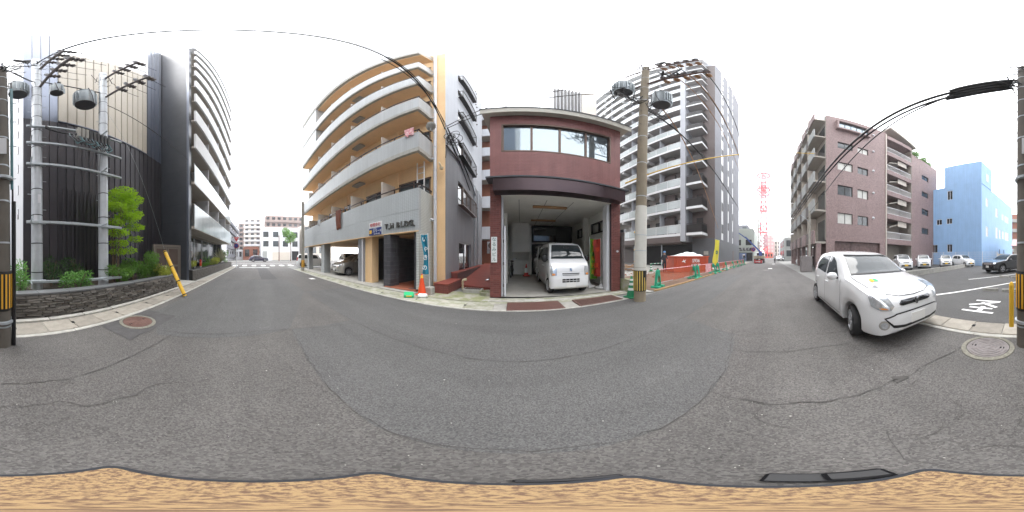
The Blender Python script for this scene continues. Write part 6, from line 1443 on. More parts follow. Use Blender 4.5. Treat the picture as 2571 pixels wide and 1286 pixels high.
SUV = dict(L=4.64, W=1.80, wb=2.80, fa=.86, wr=.37, ar=.42, zb=.26, tumble=.2,
    top=[(0, .6), (.03, .75), (.1, .86), (.3, .93), (.9, 1.03), (1.35, 1.08), (1.42, 1.1), (1.8, 1.34), (2.15, 1.5), (2.6, 1.575), (3.2, 1.56), (3.8, 1.45), (4.15, 1.3), (4.4, 1.08), (4.58, .95), (4.64, .6)],
    plan=[(0, .68), (.04, .77), (.1, .85), (.25, .93), (.6, .985), (1, 1), (3.8, 1), (4.3, .94), (4.64, .75)], belt=[(0, .85), (1.4, 1.0), (4.64, 1.1)],
    ws=[(1.45, -.68), (1.42, 0), (1.45, .68), (2.22, .56), (2.18, 0), (2.22, -.56)], rwz=[(-.5, 1.15), (.5, 1.15), (.42, 1.32), (-.42, 1.32)],
    sw=[[(1.78, 1.06), (2.2, 1.38), (2.65, 1.47), (2.65, 1.05)], [(2.72, 1.05), (2.72, 1.47), (3.3, 1.45), (3.75, 1.33), (3.7, 1.1)]], handles=[(2.55, .93), (3.45, .95)], mirror=(1.75, 1.06),
    hl=[(.5, .76), (.74, .74), (.84, .84), (.76, .9), (.55, .86)], hlskew=.5, tl=[(.6, .85), (.8, .85), (.8, 1.0), (.6, 1.0)], seams=[[(2.68, 1.0), (2.68, .4)]],
    face=[('grille', 'iron_grey', [(-.42, .70), (.42, .70), (.48, .84), (-.48, .84)]), ('chrome_bar', 'chrome', [(-.48, .835), (.48, .835), (.48, .855), (-.48, .855)]), ('intake', 'void', [(-.5, .42), (.5, .42), (.46, .55), (-.46, .55)])], plz=.55, tw=.22, rimstyle=1, darkside=1)
make_car('black_suv', 'glossy black SUV parked in the lot before the cream wall', SUV, 'paint_black', (1.55, -14.5, .004), 55)
make_car('dark_car', 'dark navy car driving along the cross street', SUV, 'paint_navy', (-39.2, .6, .0), 96)
COLT = dict(PASSO, L=3.88, W=1.68, wb=2.5, fa=.78, top=[(0, .5), (.03, .63), (.1, .74), (.35, .88), (.8, 1.0), (1.0, 1.06), (1.4, 1.3), (1.8, 1.48), (2.2, 1.55), (3.0, 1.53), (3.5, 1.42), (3.7, 1.15), (3.82, .9), (3.88, .5)],
    plan=[(0, .6), (.04, .72), (.12, .84), (.3, .93), (.6, .99), (.9, 1), (3.1, 1), (3.6, .94), (3.88, .75)], belt=[(0, .8), (1, .96), (3.88, 1.05)],
    ws=[(1.05, -.66), (1.0, 0), (1.05, .66), (1.82, .54), (1.76, 0), (1.82, -.54)], face=[('grille', 'black_plastic', [(-.35, .6), (.35, .6), (.3, .66), (-.3, .66)]), ('intake', 'black_plastic', [(-.5, .3), (.5, .3), (.45, .42), (-.45, .42)])], ind=[(.5, .6), (.6, .6), (.6, .63), (.5, .63)], fog=(.6, .36, .05), rimstyle=0)
make_car('silver_hatchback', 'silver hatchback parked nose out under the tiled apartment carport', COLT, 'paint_silver', (-10.15, 7.3, .04), -96)
WAG = dict(KEI, L=4.1, W=1.7, wb=2.5, fa=.78, wr=.32, ar=.37, zb=.24, top=[(0, .6), (.03, .75), (.1, .88), (.3, .96), (.95, 1.05), (1.02, 1.08), (1.35, 1.4), (1.6, 1.56), (2.0, 1.64), (3.6, 1.62), (3.9, 1.55), (4.03, 1.2), (4.1, .6)],
    plan=[(0, .8), (.05, .88), (.2, .95), (.6, 1), (3.8, 1), (4.1, .88)], belt=[(0, .9), (1, 1.02), (4.1, 1.05)], ws=[(1.06, -.66), (1.03, 0), (1.06, .66), (1.64, .56), (1.6, 0), (1.64, -.56)], rwz=[(-.6, 1.1), (.6, 1.1), (.52, 1.5), (-.52, 1.5)],
    sw=[[(1.38, 1.08), (1.65, 1.45), (2.2, 1.52), (2.2, 1.07)], [(2.28, 1.07), (2.28, 1.52), (3.05, 1.52), (3.05, 1.08)], [(3.13, 1.08), (3.13, 1.52), (3.75, 1.5), (3.85, 1.1)]], seams=[[(2.24, 1.05), (2.24, .4)]], handles=[(2.1, .95), (3.0, .95)], mirror=(1.38, 1.08), tl=[(.66, .8), (.82, .8), (.82, 1.25), (.7, 1.25)], plz=.5, tw=.2)
make_car('white_wagon', 'white wagon parked behind grey pole at the far carport end', WAG, 'paint_white', (-18.9, 7.0, .02), 62)
make_car('white_carport_van', 'white and dark van deep in the carport behind silver hatchback', dict(WAG, darkside=1), 'paint_white', (-14.2, 9.2, .04), -20, cat_='van')
make_car('white_parked_car', 'white car half hidden between the brown building street pillars', KEI, 'paint_white', (24.5, -6.0, 0), 100)
make_car('dark_parked_car', 'dark car parked by the far right kerb beyond the walking person', dict(COLT), 'paint_black', (46, -3.6, 0), 178)
make_car('pale_parked_car', 'pale car behind the dark one on far right kerb', dict(COLT), 'paint_white', (53, -3.4, 0), 178)
# crane truck seen from behind
tk = thing('crane_truck', 'beige flatbed truck with folded blue crane working beyond the tower', 'truck', (31, 1.7, 0), 0)
MB().cbox(0, 5.2, -1.05, 1.05, .95, 1.08, .02).build('bed', 'truck_beige', tk); MB().cbox(-.06, .0, -1.05, 1.05, .95, 1.42, .01).build('tailgate', 'truck_beige', tk)
for s_ in (-1, 1): MB().cbox(0, 5.2, s_ * 1.05 - .03, s_ * 1.05 + .03, 1.085, 1.42, .01).build('side_board', 'truck_beige', tk)
MB().cbox(.1, 5.6, -.45, .45, .55, .94, .02).build('chassis', 'black_plastic', tk); MB().cbox(-.02, .1, -1.0, 1.0, .5, .9, .02).build('bumper', 'black_plastic', tk)
MB().cbox(6.0, 7.9, -1.0, 1.0, .6, 2.3, .12).build('cab', 'paint_white', tk); MB().box(5.985, 5.998, -.8, .8, 1.5, 2.1).build('cab_rear_window', 'glass_dark', tk)
ty, rm, hub = wheel_mesh(.42, .26, 'truck')
for x in (1.6, 6.6):
    for s_ in (-1, 1): wh = link('wheel', ty, tk, (x, s_ * .85, .42), (0, 0, 0 if s_ > 0 else math.pi)); link('rim', rm, wh)
m = MB(); m.cbox(5.35, 5.85, -.35, .35, 1.0, 2.4, .04); m.build('crane_column', 'crane_blue', tk)
for a, b_, r_ in (((5.6, 0, 2.3), (4.4, 3.3, 5.6), .24), ((4.6, 2.8, 5.1), (4.0, 5.0, 6.7), .16)): m = MB(); m.tube([a, b_], [r_, r_ * .8], 4); m.build('crane_boom', 'crane_blue', tk)
m = MB(); m.tube([(4.0, 5.0, 6.7), (4.0, 5.25, 6.4), (4.0, 5.3, 6.0)], .05); m.build('hook_cable', 'crane_blue', tk)
for y in (-.85, .85): MB().cbox(-.075, -.061, y - .12, y + .12, .62, .78, .004).build('tail_lamp', 'lamp_red', tk)
MB().box(-.075, -.062, -.22, .1, .68, .84).build('number_plate', 'plate_white', tk)
text(tk, 'tailgate_lettering', '平成 工業', .2, 'ink_black', Matrix(((0, 0, -1, -.068), (-1, 0, 0, 0), (0, 1, 0, 1.2), (0, 0, 0, 1))), .001)
ar_ = thing('arrow_board', 'red arrow board with white right arrow behind the crane truck', 'sign', (29.9, 1.8, 0))
MB().cbox(-.03, .03, -.75, .75, .1, .62, .01).build('board', 'ink_red', ar_); MB().box(-.06, .06, -.7, .7, 0, .1).build('foot', 'black_plastic', ar_)
MB().prism([(.5, .31), (.5, .41), (-.1, .41), (-.1, .53), (-.45, .36), (-.1, .19), (-.1, .31)][::-1], .031, .036, mx=Matrix(((0, 0, -1, 0), (1, 0, 0, 0), (0, 1, 0, 0), (0, 0, 0, 1)))).build('arrow', 'ink_white', ar_)
for k, y in enumerate((-.5, 0, .5)): MB().lathe([(.05, 0), (.05, .06), (.001, .09)], 10, mx=Matrix.Translation((0, y, .62))).build('beacon', 'lamp_orange', ar_)
# ================================================================ small things
def cone(name, label, loc, h, r, mat, base_mat, stripes=(), sm='ink_white', group=None, bw=None, rz=0):
    t = thing(name, label, 'traffic cone', loc, rz, group); bw = bw or r * 1.25
    MB().cbox(-bw, bw, -bw, bw, 0, .035, .012).build('base', base_mat, t)
    f = lambda z: r + (.028 - r) * (z - .03) / (h - .03)
    MB().lathe([(f(.035), .035), (.03, h - .01), (.02, h), (.001, h)], 24).build('body', mat, t, True)
    for a, c in stripes: MB().lathe([(f(a) + .003, a), (f(c) + .003, c)], 24).build('reflective_band', sm, t, True)
    return t
cn = cone('orange_cone', 'orange traffic cone with yellow tape beside the entrance steps', (-2.98, 4.83, .03), .74, .15, 'cone_orange', 'cone_orange', ((.60, .70),), 'tape_yellow', bw=.17)
for a, z0, z1 in ((-60, .06, .56),): MB().box(-.015, .015, .0, .004, 0, .5, mx=Matrix.Rotation(R(a), 4, 'Z') @ Matrix.Translation((0, -.138, .06)) @ Matrix.Rotation(R(-10.8), 4, 'X')).build('tape_strip', 'tape_yellow', cn)
for z, ln in ((.22, .1), (.5, .06)): MB().box(-ln, ln * .4, -.012 - .12 + z * .15, -.006 - .115 + z * .15, z, z + .03, mx=Matrix.Rotation(R(-25), 4, 'Z')).build('tape_strip', 'tape_yellow', cn)
tag(MB().cbox(-.17, .17, -.12, .12, 0, .13, .03, mx=Matrix.Rotation(R(18), 4, 'Z')).build('green_weight_box', 'green_box'), 'bright green plastic weight block lying by the orange cone', 'weight').location = (-3.2, 4.36, .02)
gwb = bpy.data.objects['green_weight_box']; gwb.rotation_euler = (R(14), R(6), R(20)); gwb.location.z = .03
MB().cbox(-.09, .09, -.125, -.119, .06, .1, .002, mx=Matrix.Rotation(R(18), 4, 'Z')).build('grip', 'tape_yellow', gwb)
tag(MB().cbox(-.16, .16, -.1, .1, 0, .12, .04, mx=Matrix.Rotation(R(25), 4, 'Z')).build('white_weight_block', 'ink_white'), 'white rounded weight block between green block and building pier', 'weight').location = (-2.78, 4.55, .02)
cone('red_cone', 'red traffic cone with white label inside the garage', (.85, 9.7, .21), .72, .14, 'cone_red', 'cone_red', (), bw=.2)
MB().lathe([(.115, .2), (.075, .48)], 24).build('label_sleeve', 'tarp', bpy.data.objects['red_cone'], True)
cone('green_cone', 'large green cone with white bands beside the garage pole', (3.62, 4.02, .01), .72, .17, 'green_cone', 'green_cone', ((.25, .33), (.42, .5), (.57, .63)), bw=.2)
for k, (x, y, lab) in enumerate(((11.0, 9.6, 'green site cone left of the barred rail'), (13.2, 9.8, 'green site cone behind the rail by red container'), (12.6, 8.6, 'nearer green site cone with white bands by container'))): cone('site_cone', lab, (x, y, .01), .75, .15, 'green_cone', 'green_cone', ((.2, .3), (.4, .5)), group='green cones in the site')
br = thing('striped_rail', 'green and white striped bar between site cones', 'rail', (12, 9.7, .7))
for k in range(8): m = MB(); m.tube([(-1 + .26 * k, 0, 0), (-.74 + .26 * k, .02, 0)], .03); m.build('stripe', 'green_plastic' if k % 2 else 'ink_white', br, True)
m = MB(); m.tube([(-.95, 0, -.69), (-.95, 0, 0)], .02); m.build('leg', 'galv', br); m = MB(); m.tube([(1.05, 0, -.69), (1.05, 0, 0)], .02); m.build('leg', 'galv', br)
# A-frame barricade units and orange netting
def barricade(label, loc, rz):
    t = thing('green_barricade', label, 'barricade', loc, rz, 'green barricade stands along the site edge')
    for s_ in (-1, 1):
        m = MB(); m.prism([(s_ * .27, 0), (s_ * .2, 0), (s_ * .08, .55), (s_ * .05, .78), (s_ * .13, .74), (s_ * .17, .5)][::-s_], -.05, .05, mx=Matrix(((1, 0, 0, 0), (0, 0, -1, 0), (0, 1, 0, 0), (0, 0, 0, 1)))); m.build('leg', 'green_plastic', t)
        MB().cbox(s_ * .2 - .11, s_ * .2 + .11, -.2, .2, 0, .1, .02).build('foot', 'green_plastic', t)
    MB().cbox(-.1, .1, -.055, .055, .5, .8, .03).build('head', 'green_plastic', t); MB().cbox(-.17, .17, -.04, .04, .14, .22, .015).build('lower_brace', 'green_plastic', t)
    MB().lathe([(.03, -.02), (.04, 0), (.02, .05), (.001, .06)], 10, mx=Matrix.Translation((0, 0, .82))).build('knob', 'black_plastic', t, True)
    return t
bpos = [(5.55, 4.45), (8.9, 4.4), (9.6, 4.45), (12.2, 4.3), (13.3, 4.25), (15.6, 4.2), (18.4, 4.1), (21.0, 4.05), (23.6, 4.0), (26.2, 3.9)]
blab = ['nearest green barricade stand by the pole', 'green barricade stand ending the first net', 'pale worn barricade stand touching the second stand', 'green barricade stand in front of yellow banner', 'green barricade stand just past the yellow banner', 'green stand before the tower service door, sixth along', 'seventh green stand along the orange netting', 'eighth green stand along the orange netting', 'ninth green stand along the orange netting', 'farthest green stand close to the crane truck']
p0_ = barricade(blab[0], (*bpos[0], .006), R(12))
for lab, (x, y) in zip(blab[1:], bpos[1:]): copy_tree(p0_, None, (x, y, .006), R(rnd.uniform(60, 100) if x > 8 else 12), lab)
pale = [o for o in bpy.data.objects if o.get('label') == blab[2]][0]
def net(label, a, b_, z0, z1, cell=.055):
    a, b_ = Vector((*a, 0)), Vector((*b_, 0)); L = (b_ - a).length; t = thing('orange_net', label, 'net', (a.x, a.y, 0), math.atan2(b_.y - a.y, b_.x - a.x), 'orange nets along the site edge')
    cell = cell if L < 5 else .09
    m = MB(); nx, nz = int(L / cell), int((z1 - z0) / cell)
    for i in range(nx + 1): u = L * i / nx; m.box(u - .009, u + .009, -.003 + .02 * math.sin(u * 3), .003 + .02 * math.sin(u * 3), z0, z1)
    for j in range(nz + 1):
        z = z0 + (z1 - z0) * j / nz
        for q in range(6): m.box(L * q / 6, L * (q + 1) / 6, -.005 + .02 * math.sin(L * (q + .5) / 2), .005 + .02 * math.sin(L * (q + .5) / 2), z - .009, z + .009)
    tag(m.build('mesh', 'net_orange', t), kind='stuff')
    m = MB(); m.tube([(0, 0, z1 + .015), (L, 0, z1 + .015)], .022, 8); m.build('top_bar', 'cloth_pink', t, True); m = MB(); m.tube([(0, 0, z0 - .01), (L, 0, z0 - .01)], .015, 8); m.build('bottom_bar', 'galv', t, True)
net('nearest orange net panel from first barricade to second', (5.65, 4.46), (8.9, 4.42), .22, .78); net('second orange net panel before the red container', (9.6, 4.46), (12.2, 4.32), .22, .78); net('third orange net panel past the yellow banner', (13.3, 4.27), (15.6, 4.22), .25, .8)
for k in range(4): net(['fourth', 'fifth', 'sixth', 'farthest'][k] + ' orange net panel along the kerb', bpos[5 + k], bpos[6 + k], .25, .8, .1)
dk = struct('steel_plates', MB().box(4.9, 34, 4.08, 4.14, -.01, .05), 'deck_edge')
for k in range(9): MB().cbox(4.9 + 1.25 * k, 6.13 + 1.25 * k, 4.16, 6.1, .0, .028, .006).build('deck_board', 'deck', dk)
for k in range(9): MB().cbox(4.9 + 1.25 * k, 6.13 + 1.25 * k, 6.12, 8.4, .0, .026, .006).build('deck_board', 'deck', dk)
ct = thing('red_skip_container', 'red orange debris container heaped under a white sheet', 'container', (13.1, 7.2, 0), R(-28))
sec = [(-1.85, .9), (1.85, .9), (1.5, 0), (-1.5, 0)]
MB().prism([(-1.75, 0), (1.75, 0), (1.85, 1.28), (-1.85, 1.28)], -1.0, 1.0, mx=Matrix(((1, 0, 0, 0), (0, 0, -1, 0), (0, 1, 0, .08), (0, 0, 0, 1)))).build('hopper', 'container_red', ct)
m = MB(); m.cbox(-1.93, 1.93, -1.06, -.98, 1.30, 1.40, .015); m.cbox(-1.93, 1.93, .98, 1.06, 1.30, 1.40, .015); m.cbox(-1.93, -1.85, -.98, .98, 1.30, 1.40, .015); m.cbox(1.85, 1.93, -.98, .98, 1.30, 1.40, .015); m.build('rim', 'container_red', ct)
for k in range(6): MB().cbox(-1.6 + .62 * k, -1.5 + .62 * k, -1.05, -1.0, .1, 1.29, .01).build('rib', 'container_red', ct)
m = MB(); I, J = 22, 12; V = []
for j in range(J + 1):
    for i in range(I + 1):
        u, v = i / I * 2 - 1, j / J * 2 - 1; e = max(0, 1 - max(abs(u) ** 3, abs(v) ** 3)); V.append((u * 1.8, v * .96, 1.33 + .38 * e * (.6 + .4 * math.sin(3.1 * u + 1.2)) + .05 * math.sin(7 * u + 4 * v) * e + .04 * math.sin(11 * v - 5 * u) * e))
m.add(V, [(j * (I + 1) + i, j * (I + 1) + i + 1, (j + 1) * (I + 1) + i + 1, (j + 1) * (I + 1) + i) for j in range(J) for i in range(I)]); m.build('sheet', 'tarp', ct, True)
text(ct, 'lettering', 'S936', .42, 'ink_white', Matrix(((1, 0, 0, .35), (0, 0, -1, -1.055), (0, 1, 0, .98), (0, 0, 0, 1))), .003, .006)
text(ct, 'lettering', '産業廃棄物', .2, 'ink_white', Matrix(((1, 0, 0, .35), (0, 0, -1, -1.055), (0, 1, 0, .62), (0, 0, 0, 1))), .003)
text(ct, 'lettering', 'S936', .3, 'ink_white', Matrix(((0, 0, 1, 1.86), (1, 0, 0, 0), (0, 1, 0, .98), (0, 0, 0, 1))), .05)
MB().prism([(-.75, .9), (-.62, 1.0), (-.6, 1.12), (-.52, 1.0), (-.35, 1.08), (-.45, .95), (-.4, .82), (-.55, .9)], 1.002, 1.056, mx=Matrix(((1, 0, 0, -.35), (0, 0, -1, 0), (0, 1, 0, 0), (0, 0, 0, 1)))).build('bird_mark', 'ink_white', ct)
tag(MB().cbox(-.02, .02, -.42, .42, .0, .62, .005).build('net_notice', 'cloth_pink'), 'pale pink notice sheet hung on the second orange net', 'notice').location = (11.2, 4.3, .22)
bpy.data.objects['net_notice'].rotation_euler = (0, 0, R(85))
# flags
def flag(name, label, loc, rz, h, w_, z0, mat, base=True, lean=0, glyphs='', gm='ink_white', wave=.04, squeeze=0, gsize=None, gz=None, back=False):
    t = thing(name, label, 'banner', loc, rz); t.rotation_euler = (0, R(lean), rz)
    m = MB(); m.tube([(0, 0, .05), (0, 0, z0 + h + .05)], .012, 8); m.tube([(0, 0, z0 + h + .02), (w_ + .03, 0, z0 + h + .02)], .008, 6); m.build('staff', 'white_plastic', t, True)
    if base: MB().cbox(-.18, .18, -.18, .18, 0, .1, .03).build('base', 'white_plastic', t); MB().lathe([(.1, .1), (.06, .16), (.025, .2), (.02, .32)], 16).build('socket', 'white_plastic', t, True)
    I, J = 14, 24; V = []
    def pt(i, j):
        u, v = i / I, j / J; sq = 1 - squeeze * math.sin(math.pi * v) ** 2 * .6 - squeeze * .25 * (1 - v)
        return Vector((.014 + u * w_ * sq, wave * math.sin(7 * u + 5 * v) * (.4 + u), z0 + h * (1 - v)))
    V = [pt(i, j) for j in range(J + 1) for i in range(I + 1)]
    V2 = V + [p + Vector((0, .004, 0)) for p in V]; n = len(V); F = [(j * (I + 1) + i, (j + 1) * (I + 1) + i, (j + 1) * (I + 1) + i + 1, j * (I + 1) + i + 1) for j in range(J) for i in range(I)]
    MB().add(V2, F + [tuple(k + n for k in f)[::-1] for f in F]).build('cloth', mat, t, True)
    g0_ = gsize or w_ * .62; k = len(glyphs)
    for q, ch in enumerate(glyphs):
        v = (q + .7) / (k + .4) if gz is None else gz[q]; p = pt(I // 2, int(J * v)); text(t, 'character', ch, g0_, gm, Matrix(((-1, 0, 0, p.x), (0, 0, 1, p.y + .03 + wave * .75), (0, 1, 0, p.z), (0, 0, 0, 1))) if back else Matrix(((1, 0, 0, p.x), (0, 0, -1, p.y - .026 - wave * .75), (0, 1, 0, p.z), (0, 0, 0, 1))), .004, .004)
    return t
flag('teal_banner', 'teal promotional banner with white kana by the white downpipe', (-2.80, 5.08, .05), R(-165), 1.42, .25, .7, 'banner_teal', False, 2, 'いやきの', 'ink_white', .06, .45, .2, back=True)
tag(MB().cbox(-.14, .14, -.14, .14, 0, .3, .03).build('banner_block', 'concrete'), 'small concrete block holding the teal banner staff', 'block').location = (-2.80, 5.08, 0)
flag('green_banner', 'green and yellow banner standing inside garage right wall', (3.20, 6.2, .05), R(15), 1.75, .40, .35, 'banner_green', True, 0, '新車中古車', 'tape_yellow', .04, .35)
flag('red_banner', 'red banner on white staff in front of the green banner', (3.47, 5.72, .05), R(118), 1.55, .34, .5, 'banner_red', True, 0, '車検', 'cone_orange', .04, .2, back=True)
flag('yellow_banner', 'tall yellow banner flying before the grey tower base', (15.3, 4.9, .02), R(158), 2.5, .75, .45, 'banner_yellow', True, -6, '✿', 'ink_green', .06, .1, .5, [.5], True)
# bicycle in the garage
bk = thing('bicycle', 'dark city bicycle with front basket parked inside the garage', 'bicycle', (-.02, 9.4, .2), R(-95))
for x, nm in ((-.52, 'rear_wheel'), (.52, 'front_wheel')):
    m = MB(); m.tube([(x + .33 * math.cos(k * .2618), 0, .34 + .33 * math.sin(k * .2618)) for k in range(25)], .02, 8); w_ = m.build(nm, 'tyre', bk, True)
    m = MB()
    for k in range(12): a = k * math.pi / 6; m.tube([(x, 0, .34), (x + .32 * math.cos(a), 0, .34 + .32 * math.sin(a))], .003, 4)
    m.tube([(x, -.05, .34), (x, .05, .34)], .025, 8); m.build('spokes', 'chrome', w_)
m = MB()
for p in ([(-.52, .06, .34), (-.12, .03, .3), (.36, 0, .78)], [(-.12, 0, .3), (-.25, 0, .85)], [(-.52, .06, .34), (-.24, .02, .75)], [(.52, .05, .34), (.40, .03, .72), (.34, 0, .95)], [(-.22, 0, .7), (.36, 0, .74)]): m.tube(p, .017, 8)
m.build('frame', 'black_plastic', bk, True)
m = MB(); m.tube([(.15, -.28, 1.05), (.3, -.2, 1.03), (.34, 0, .96), (.3, .2, 1.03), (.15, .28, 1.05)], .013, 8); m.build('handlebar', 'chrome', bk, True)
m = MB(); m.tube([(.15, -.28, 1.05), (.05, -.29, 1.06)], .02); m.build('grip', 'dark_rubber', bk, True); m = MB(); m.tube([(.15, .28, 1.05), (.05, .29, 1.06)], .02); m.build('grip', 'dark_rubber', bk, True)
m = MB(); m.cbox(-.36, -.12, -.09, .09, .86, .92, .02); m.build('saddle', 'dark_rubber', bk)
m = MB()
for z in (.72, .8, .88, .96): m.tube([(.44, -.16, z), (.74, -.17, z), (.74, .17, z), (.44, .16, z), (.44, -.16, z)], .006, 5)
for k in range(8): y = -.16 + .32 * k / 7; m.tube([(.44, y, .72), (.74, y, .72), (.74, y, .96)], .004, 4)
m.build('basket', 'iron_grey', bk); m = MB(); m.tube([(-.12, -.08, .3), (-.05, -.1, .18)], .012); m.build('crank', 'iron_grey', bk); m = MB(); m.tube([(-.12, .08, .3), (-.19, .1, .42)], .012); m.build('crank', 'iron_grey', bk)
# concertina gate, clamp post, panel at site entry
sc = thing('temporary_hoarding', 'smoky temporary panel fixed to a scaffold post beside the garage', 'panel', (4.35, 5.3, 0), world=True)
MB().box(4.08, 4.10, 4.95, 5.75, .35, 2.35).build('sheet', 'iron_grey', sc); MB().cbox(4.05, 4.30, 4.55, 5.7, 0, .5, .012).build('block_base', 'mossy', sc)
m = MB(); m.tube([(4.36, 4.6, 0), (4.36, 4.6, 2.4)], .027, 10); m.build('scaffold_post', 'galv', sc, True); m = MB(); m.tube([(4.38, 4.5, .0), (4.38, 4.5, .8)], .05, 10); m.build('pipe_stub', 'galv', sc, True)
for z in (.6, 1.15, 1.6, 2.3): MB().cbox(4.31, 4.46, 4.54, 4.66, z, z + .06, .012).build('clamp', 'tape_yellow', sc)
cg = thing('concertina_gate', 'folded silver concertina gate between garage pole and panel', 'gate', (4.6, 4.7, 0), R(35))
for k in range(5):
    for s_ in (0, 1): m = MB(); m.tube([(.13 * k, .02 * s_, .12), (.13 * k + (.2 if s_ else -.06), .02 * s_, 1.5)], .014, 6); m.build('lattice_bar', 'galv', cg)
MB().box(.0, .6, .05, .07, .5, 1.15).build('blue_sheet', 'ink_blue', cg)
for k in range(14):
    pass
db = thing('timber_pile', 'heap of broken timber and bars on the site floor', 'debris', (10.2, 11.5, .0))
for k in range(16):
    a = rnd.uniform(0, 3.1); z = .05 + .04 * k; MB().cbox(-.9, .9, -.05, .05, -.03, .03, .008, mx=Matrix.Translation((rnd.uniform(-.6, .6), rnd.uniform(-.4, .4), z)) @ Matrix.Rotation(a, 4, 'Z') @ Matrix.Rotation(rnd.uniform(-.12, .12), 4, 'Y')).build('timber', 'wood' if k % 3 else 'iron_grey', db)
dbr = MB()
for k in range(160): x, y, s_ = rnd.uniform(6.5, 13), rnd.uniform(6.5, 11.5), rnd.uniform(.02, .07); dbr.cbox(x - s_, x + s_, y - s_ * .7, y + s_ * .7, .028, .03 + s_ * .8, s_ * .25, mx=None)
tag(dbr.build('rubble', 'far_rust'), 'scattered broken brick rubble on the site floor', 'rubble', kind='stuff')
# ================================================================ plants
def leaves(mb, c, rad, n, size, seed, aspect=.45, droop=0, shell=.35, flat=0):
    r = random.Random(seed); c = Vector(c)
    for k in range(n):
        while True:
            p = Vector((r.uniform(-1, 1), r.uniform(-1, 1), r.uniform(-1, 1)))
            if shell < p.length < 1: break
        q = c + Vector((p.x * rad[0], p.y * rad[1], p.z * rad[2]))
        d = (p + Vector((r.uniform(-.6, .6), r.uniform(-.6, .6), r.uniform(-.6, .6) - droop))).normalized(); d.z *= (1 - flat); d.normalize()
        s_ = d.orthogonal().normalized(); s_.rotate(Matrix.Rotation(r.uniform(0, 6.28) if not flat else r.uniform(-.5, .5), 3, d)); L = size * r.uniform(.6, 1.3); w_ = L * aspect * .5
        a, b_ = q, q + d * L; m_ = q + d * L * .5 + Vector((0, 0, .08 * L)); mb.add([a, m_ - s_ * w_, b_, m_ + s_ * w_], [(0, 1, 2), (0, 2, 3)])
    return mb
def shrub(name, label, loc, rad, n, size, mat, seed, stems=5, aspect=.45, cat_='shrub', group=None, clumps=7, droop=0):
    t = thing(name, label, cat_, loc, 0, group); r = random.Random(seed); mb = MB()
    for k in range(clumps):
        a = r.uniform(0, 6.28); q = r.uniform(.25, .85); leaves(mb, (math.cos(a) * rad[0] * q, math.sin(a) * rad[1] * q, rad[2] * r.uniform(.35, 1.5)), (rad[0] * .5, rad[1] * .5, rad[2] * .42), n // clumps, size, seed * 31 + k, aspect, droop, .15)
    mb.build('foliage', mat, t)
    m = MB()
    for k in range(stems): a = r.uniform(0, 6.28); m.tube([(0, 0, -.05), (math.cos(a) * rad[0] * .3, math.sin(a) * rad[1] * .3, rad[2] * .8), (math.cos(a) * rad[0] * .6, math.sin(a) * rad[1] * .6, rad[2] * 1.5)], [.012, .009, .004], 5)
    m.build('stems', 'bark', t); return t
shrub('nandina_shrub', 'blue green feathery shrub at the left end of the planter', (-.50, -3.95, .5), (.30, .28, .42), 1100, .085, 'leaf_fresh', 1, aspect=.3)
shrub('nandina_shrub', 'bright green feathery shrub between the twin poles', (-2.05, -3.9, .5), (.40, .3, .30), 1000, .09, 'leaf_fresh', 2, aspect=.3)
shrub('dark_shrub', 'thin dark green shrub right behind the left steel pole', (-1.5, -4.6, .5), (.4, .35, .5), 800, .085, 'leaf_dark', 3, aspect=.35)
shrub('dark_shrub', 'dark shrub before the black cladding between poles', (-2.45, -4.75, .5), (.42, .35, .52), 700, .085, 'leaf_dark', 4, aspect=.35)
shrub('fern_shrub', 'blue green low fern right of the right steel pole', (-3.55, -3.9, .5), (.55, .32, .33), 1400, .085, 'leaf_mid', 5, aspect=.3, droop=.4)
shrub('fern_shrub', 'arching green bush below the tall bright tree', (-4.4, -4.1, .5), (.65, .42, .48), 2200, .09, 'leaf_mid', 6, aspect=.3, droop=.5)
shrub('fern_shrub', 'larger arching bush left of the brown gate', (-5.3, -4.15, .5), (.7, .45, .58), 2600, .095, 'leaf_mid', 7, aspect=.28, droop=.5)
shrub('yellow_shrub', 'yellow green bush at the planter end before the gate', (-5.85, -3.85, .5), (.55, .35, .36), 1500, .08, 'leaf_yellow', 8, aspect=.35, droop=.3)
tr = thing('slender_tree', 'slender tree with bright green layered leaves beside right steel pole', 'tree', (-3.65, -4.25, .5))
m = MB(); tips = []
for k in range(5):
    a = R(72 * k + 20); b_ = Vector((math.cos(a) * .12, math.sin(a) * .1, 0)); e = Vector((math.cos(a) * .32, math.sin(a) * .28, 2.3 + .25 * (k % 3))); m.tube([b_, b_ + Vector((0, 0, .9)), b_.lerp(e, .55) + Vector((0, 0, .55)), e], [.022, .018, .013, .006], 7)
    for j in range(4): p = b_.lerp(e, .45 + .15 * j); aa = rnd.uniform(0, 6.28); q = p + Vector((math.cos(aa) * .35, math.sin(aa) * .32, .2)); m.tube([p, q], [.008, .003], 5); tips.append(q)
m.build('trunk', 'bark', tr, True)
m = MB()
lay = [(0, 0, 3.2, .42, .36, .16), (-.28, 0, 3.0, .35, .3, .14), (.25, .05, 3.0, .4, .32, .15), (0, -.1, 2.75, .55, .42, .15), (-.35, .1, 2.5, .38, .3, .12), (.3, 0, 2.45, .4, .3, .14), (.05, .1, 2.2, .42, .34, .14), (-.35, 0, 1.95, .3, .26, .11), (-.3, .1, 1.6, .34, .3, .12), (.35, .05, 1.9, .34, .28, .12), (.42, .0, 1.45, .25, .22, .1), (-.2, 0, 1.25, .3, .26, .11), (-.25, .05, .95, .26, .24, .1), (.12, .12, 1.0, .2, .2, .1)]
for k, (x, y, z, a, b_, c) in enumerate(lay): leaves(m, (-x * 1.35 - .42, y, z + .1), (a * 1.2, b_ * 1.15, c * 1.05), int(560 * a * b_ / .11), .085, 300 + k, .4, .35, .05, .3)
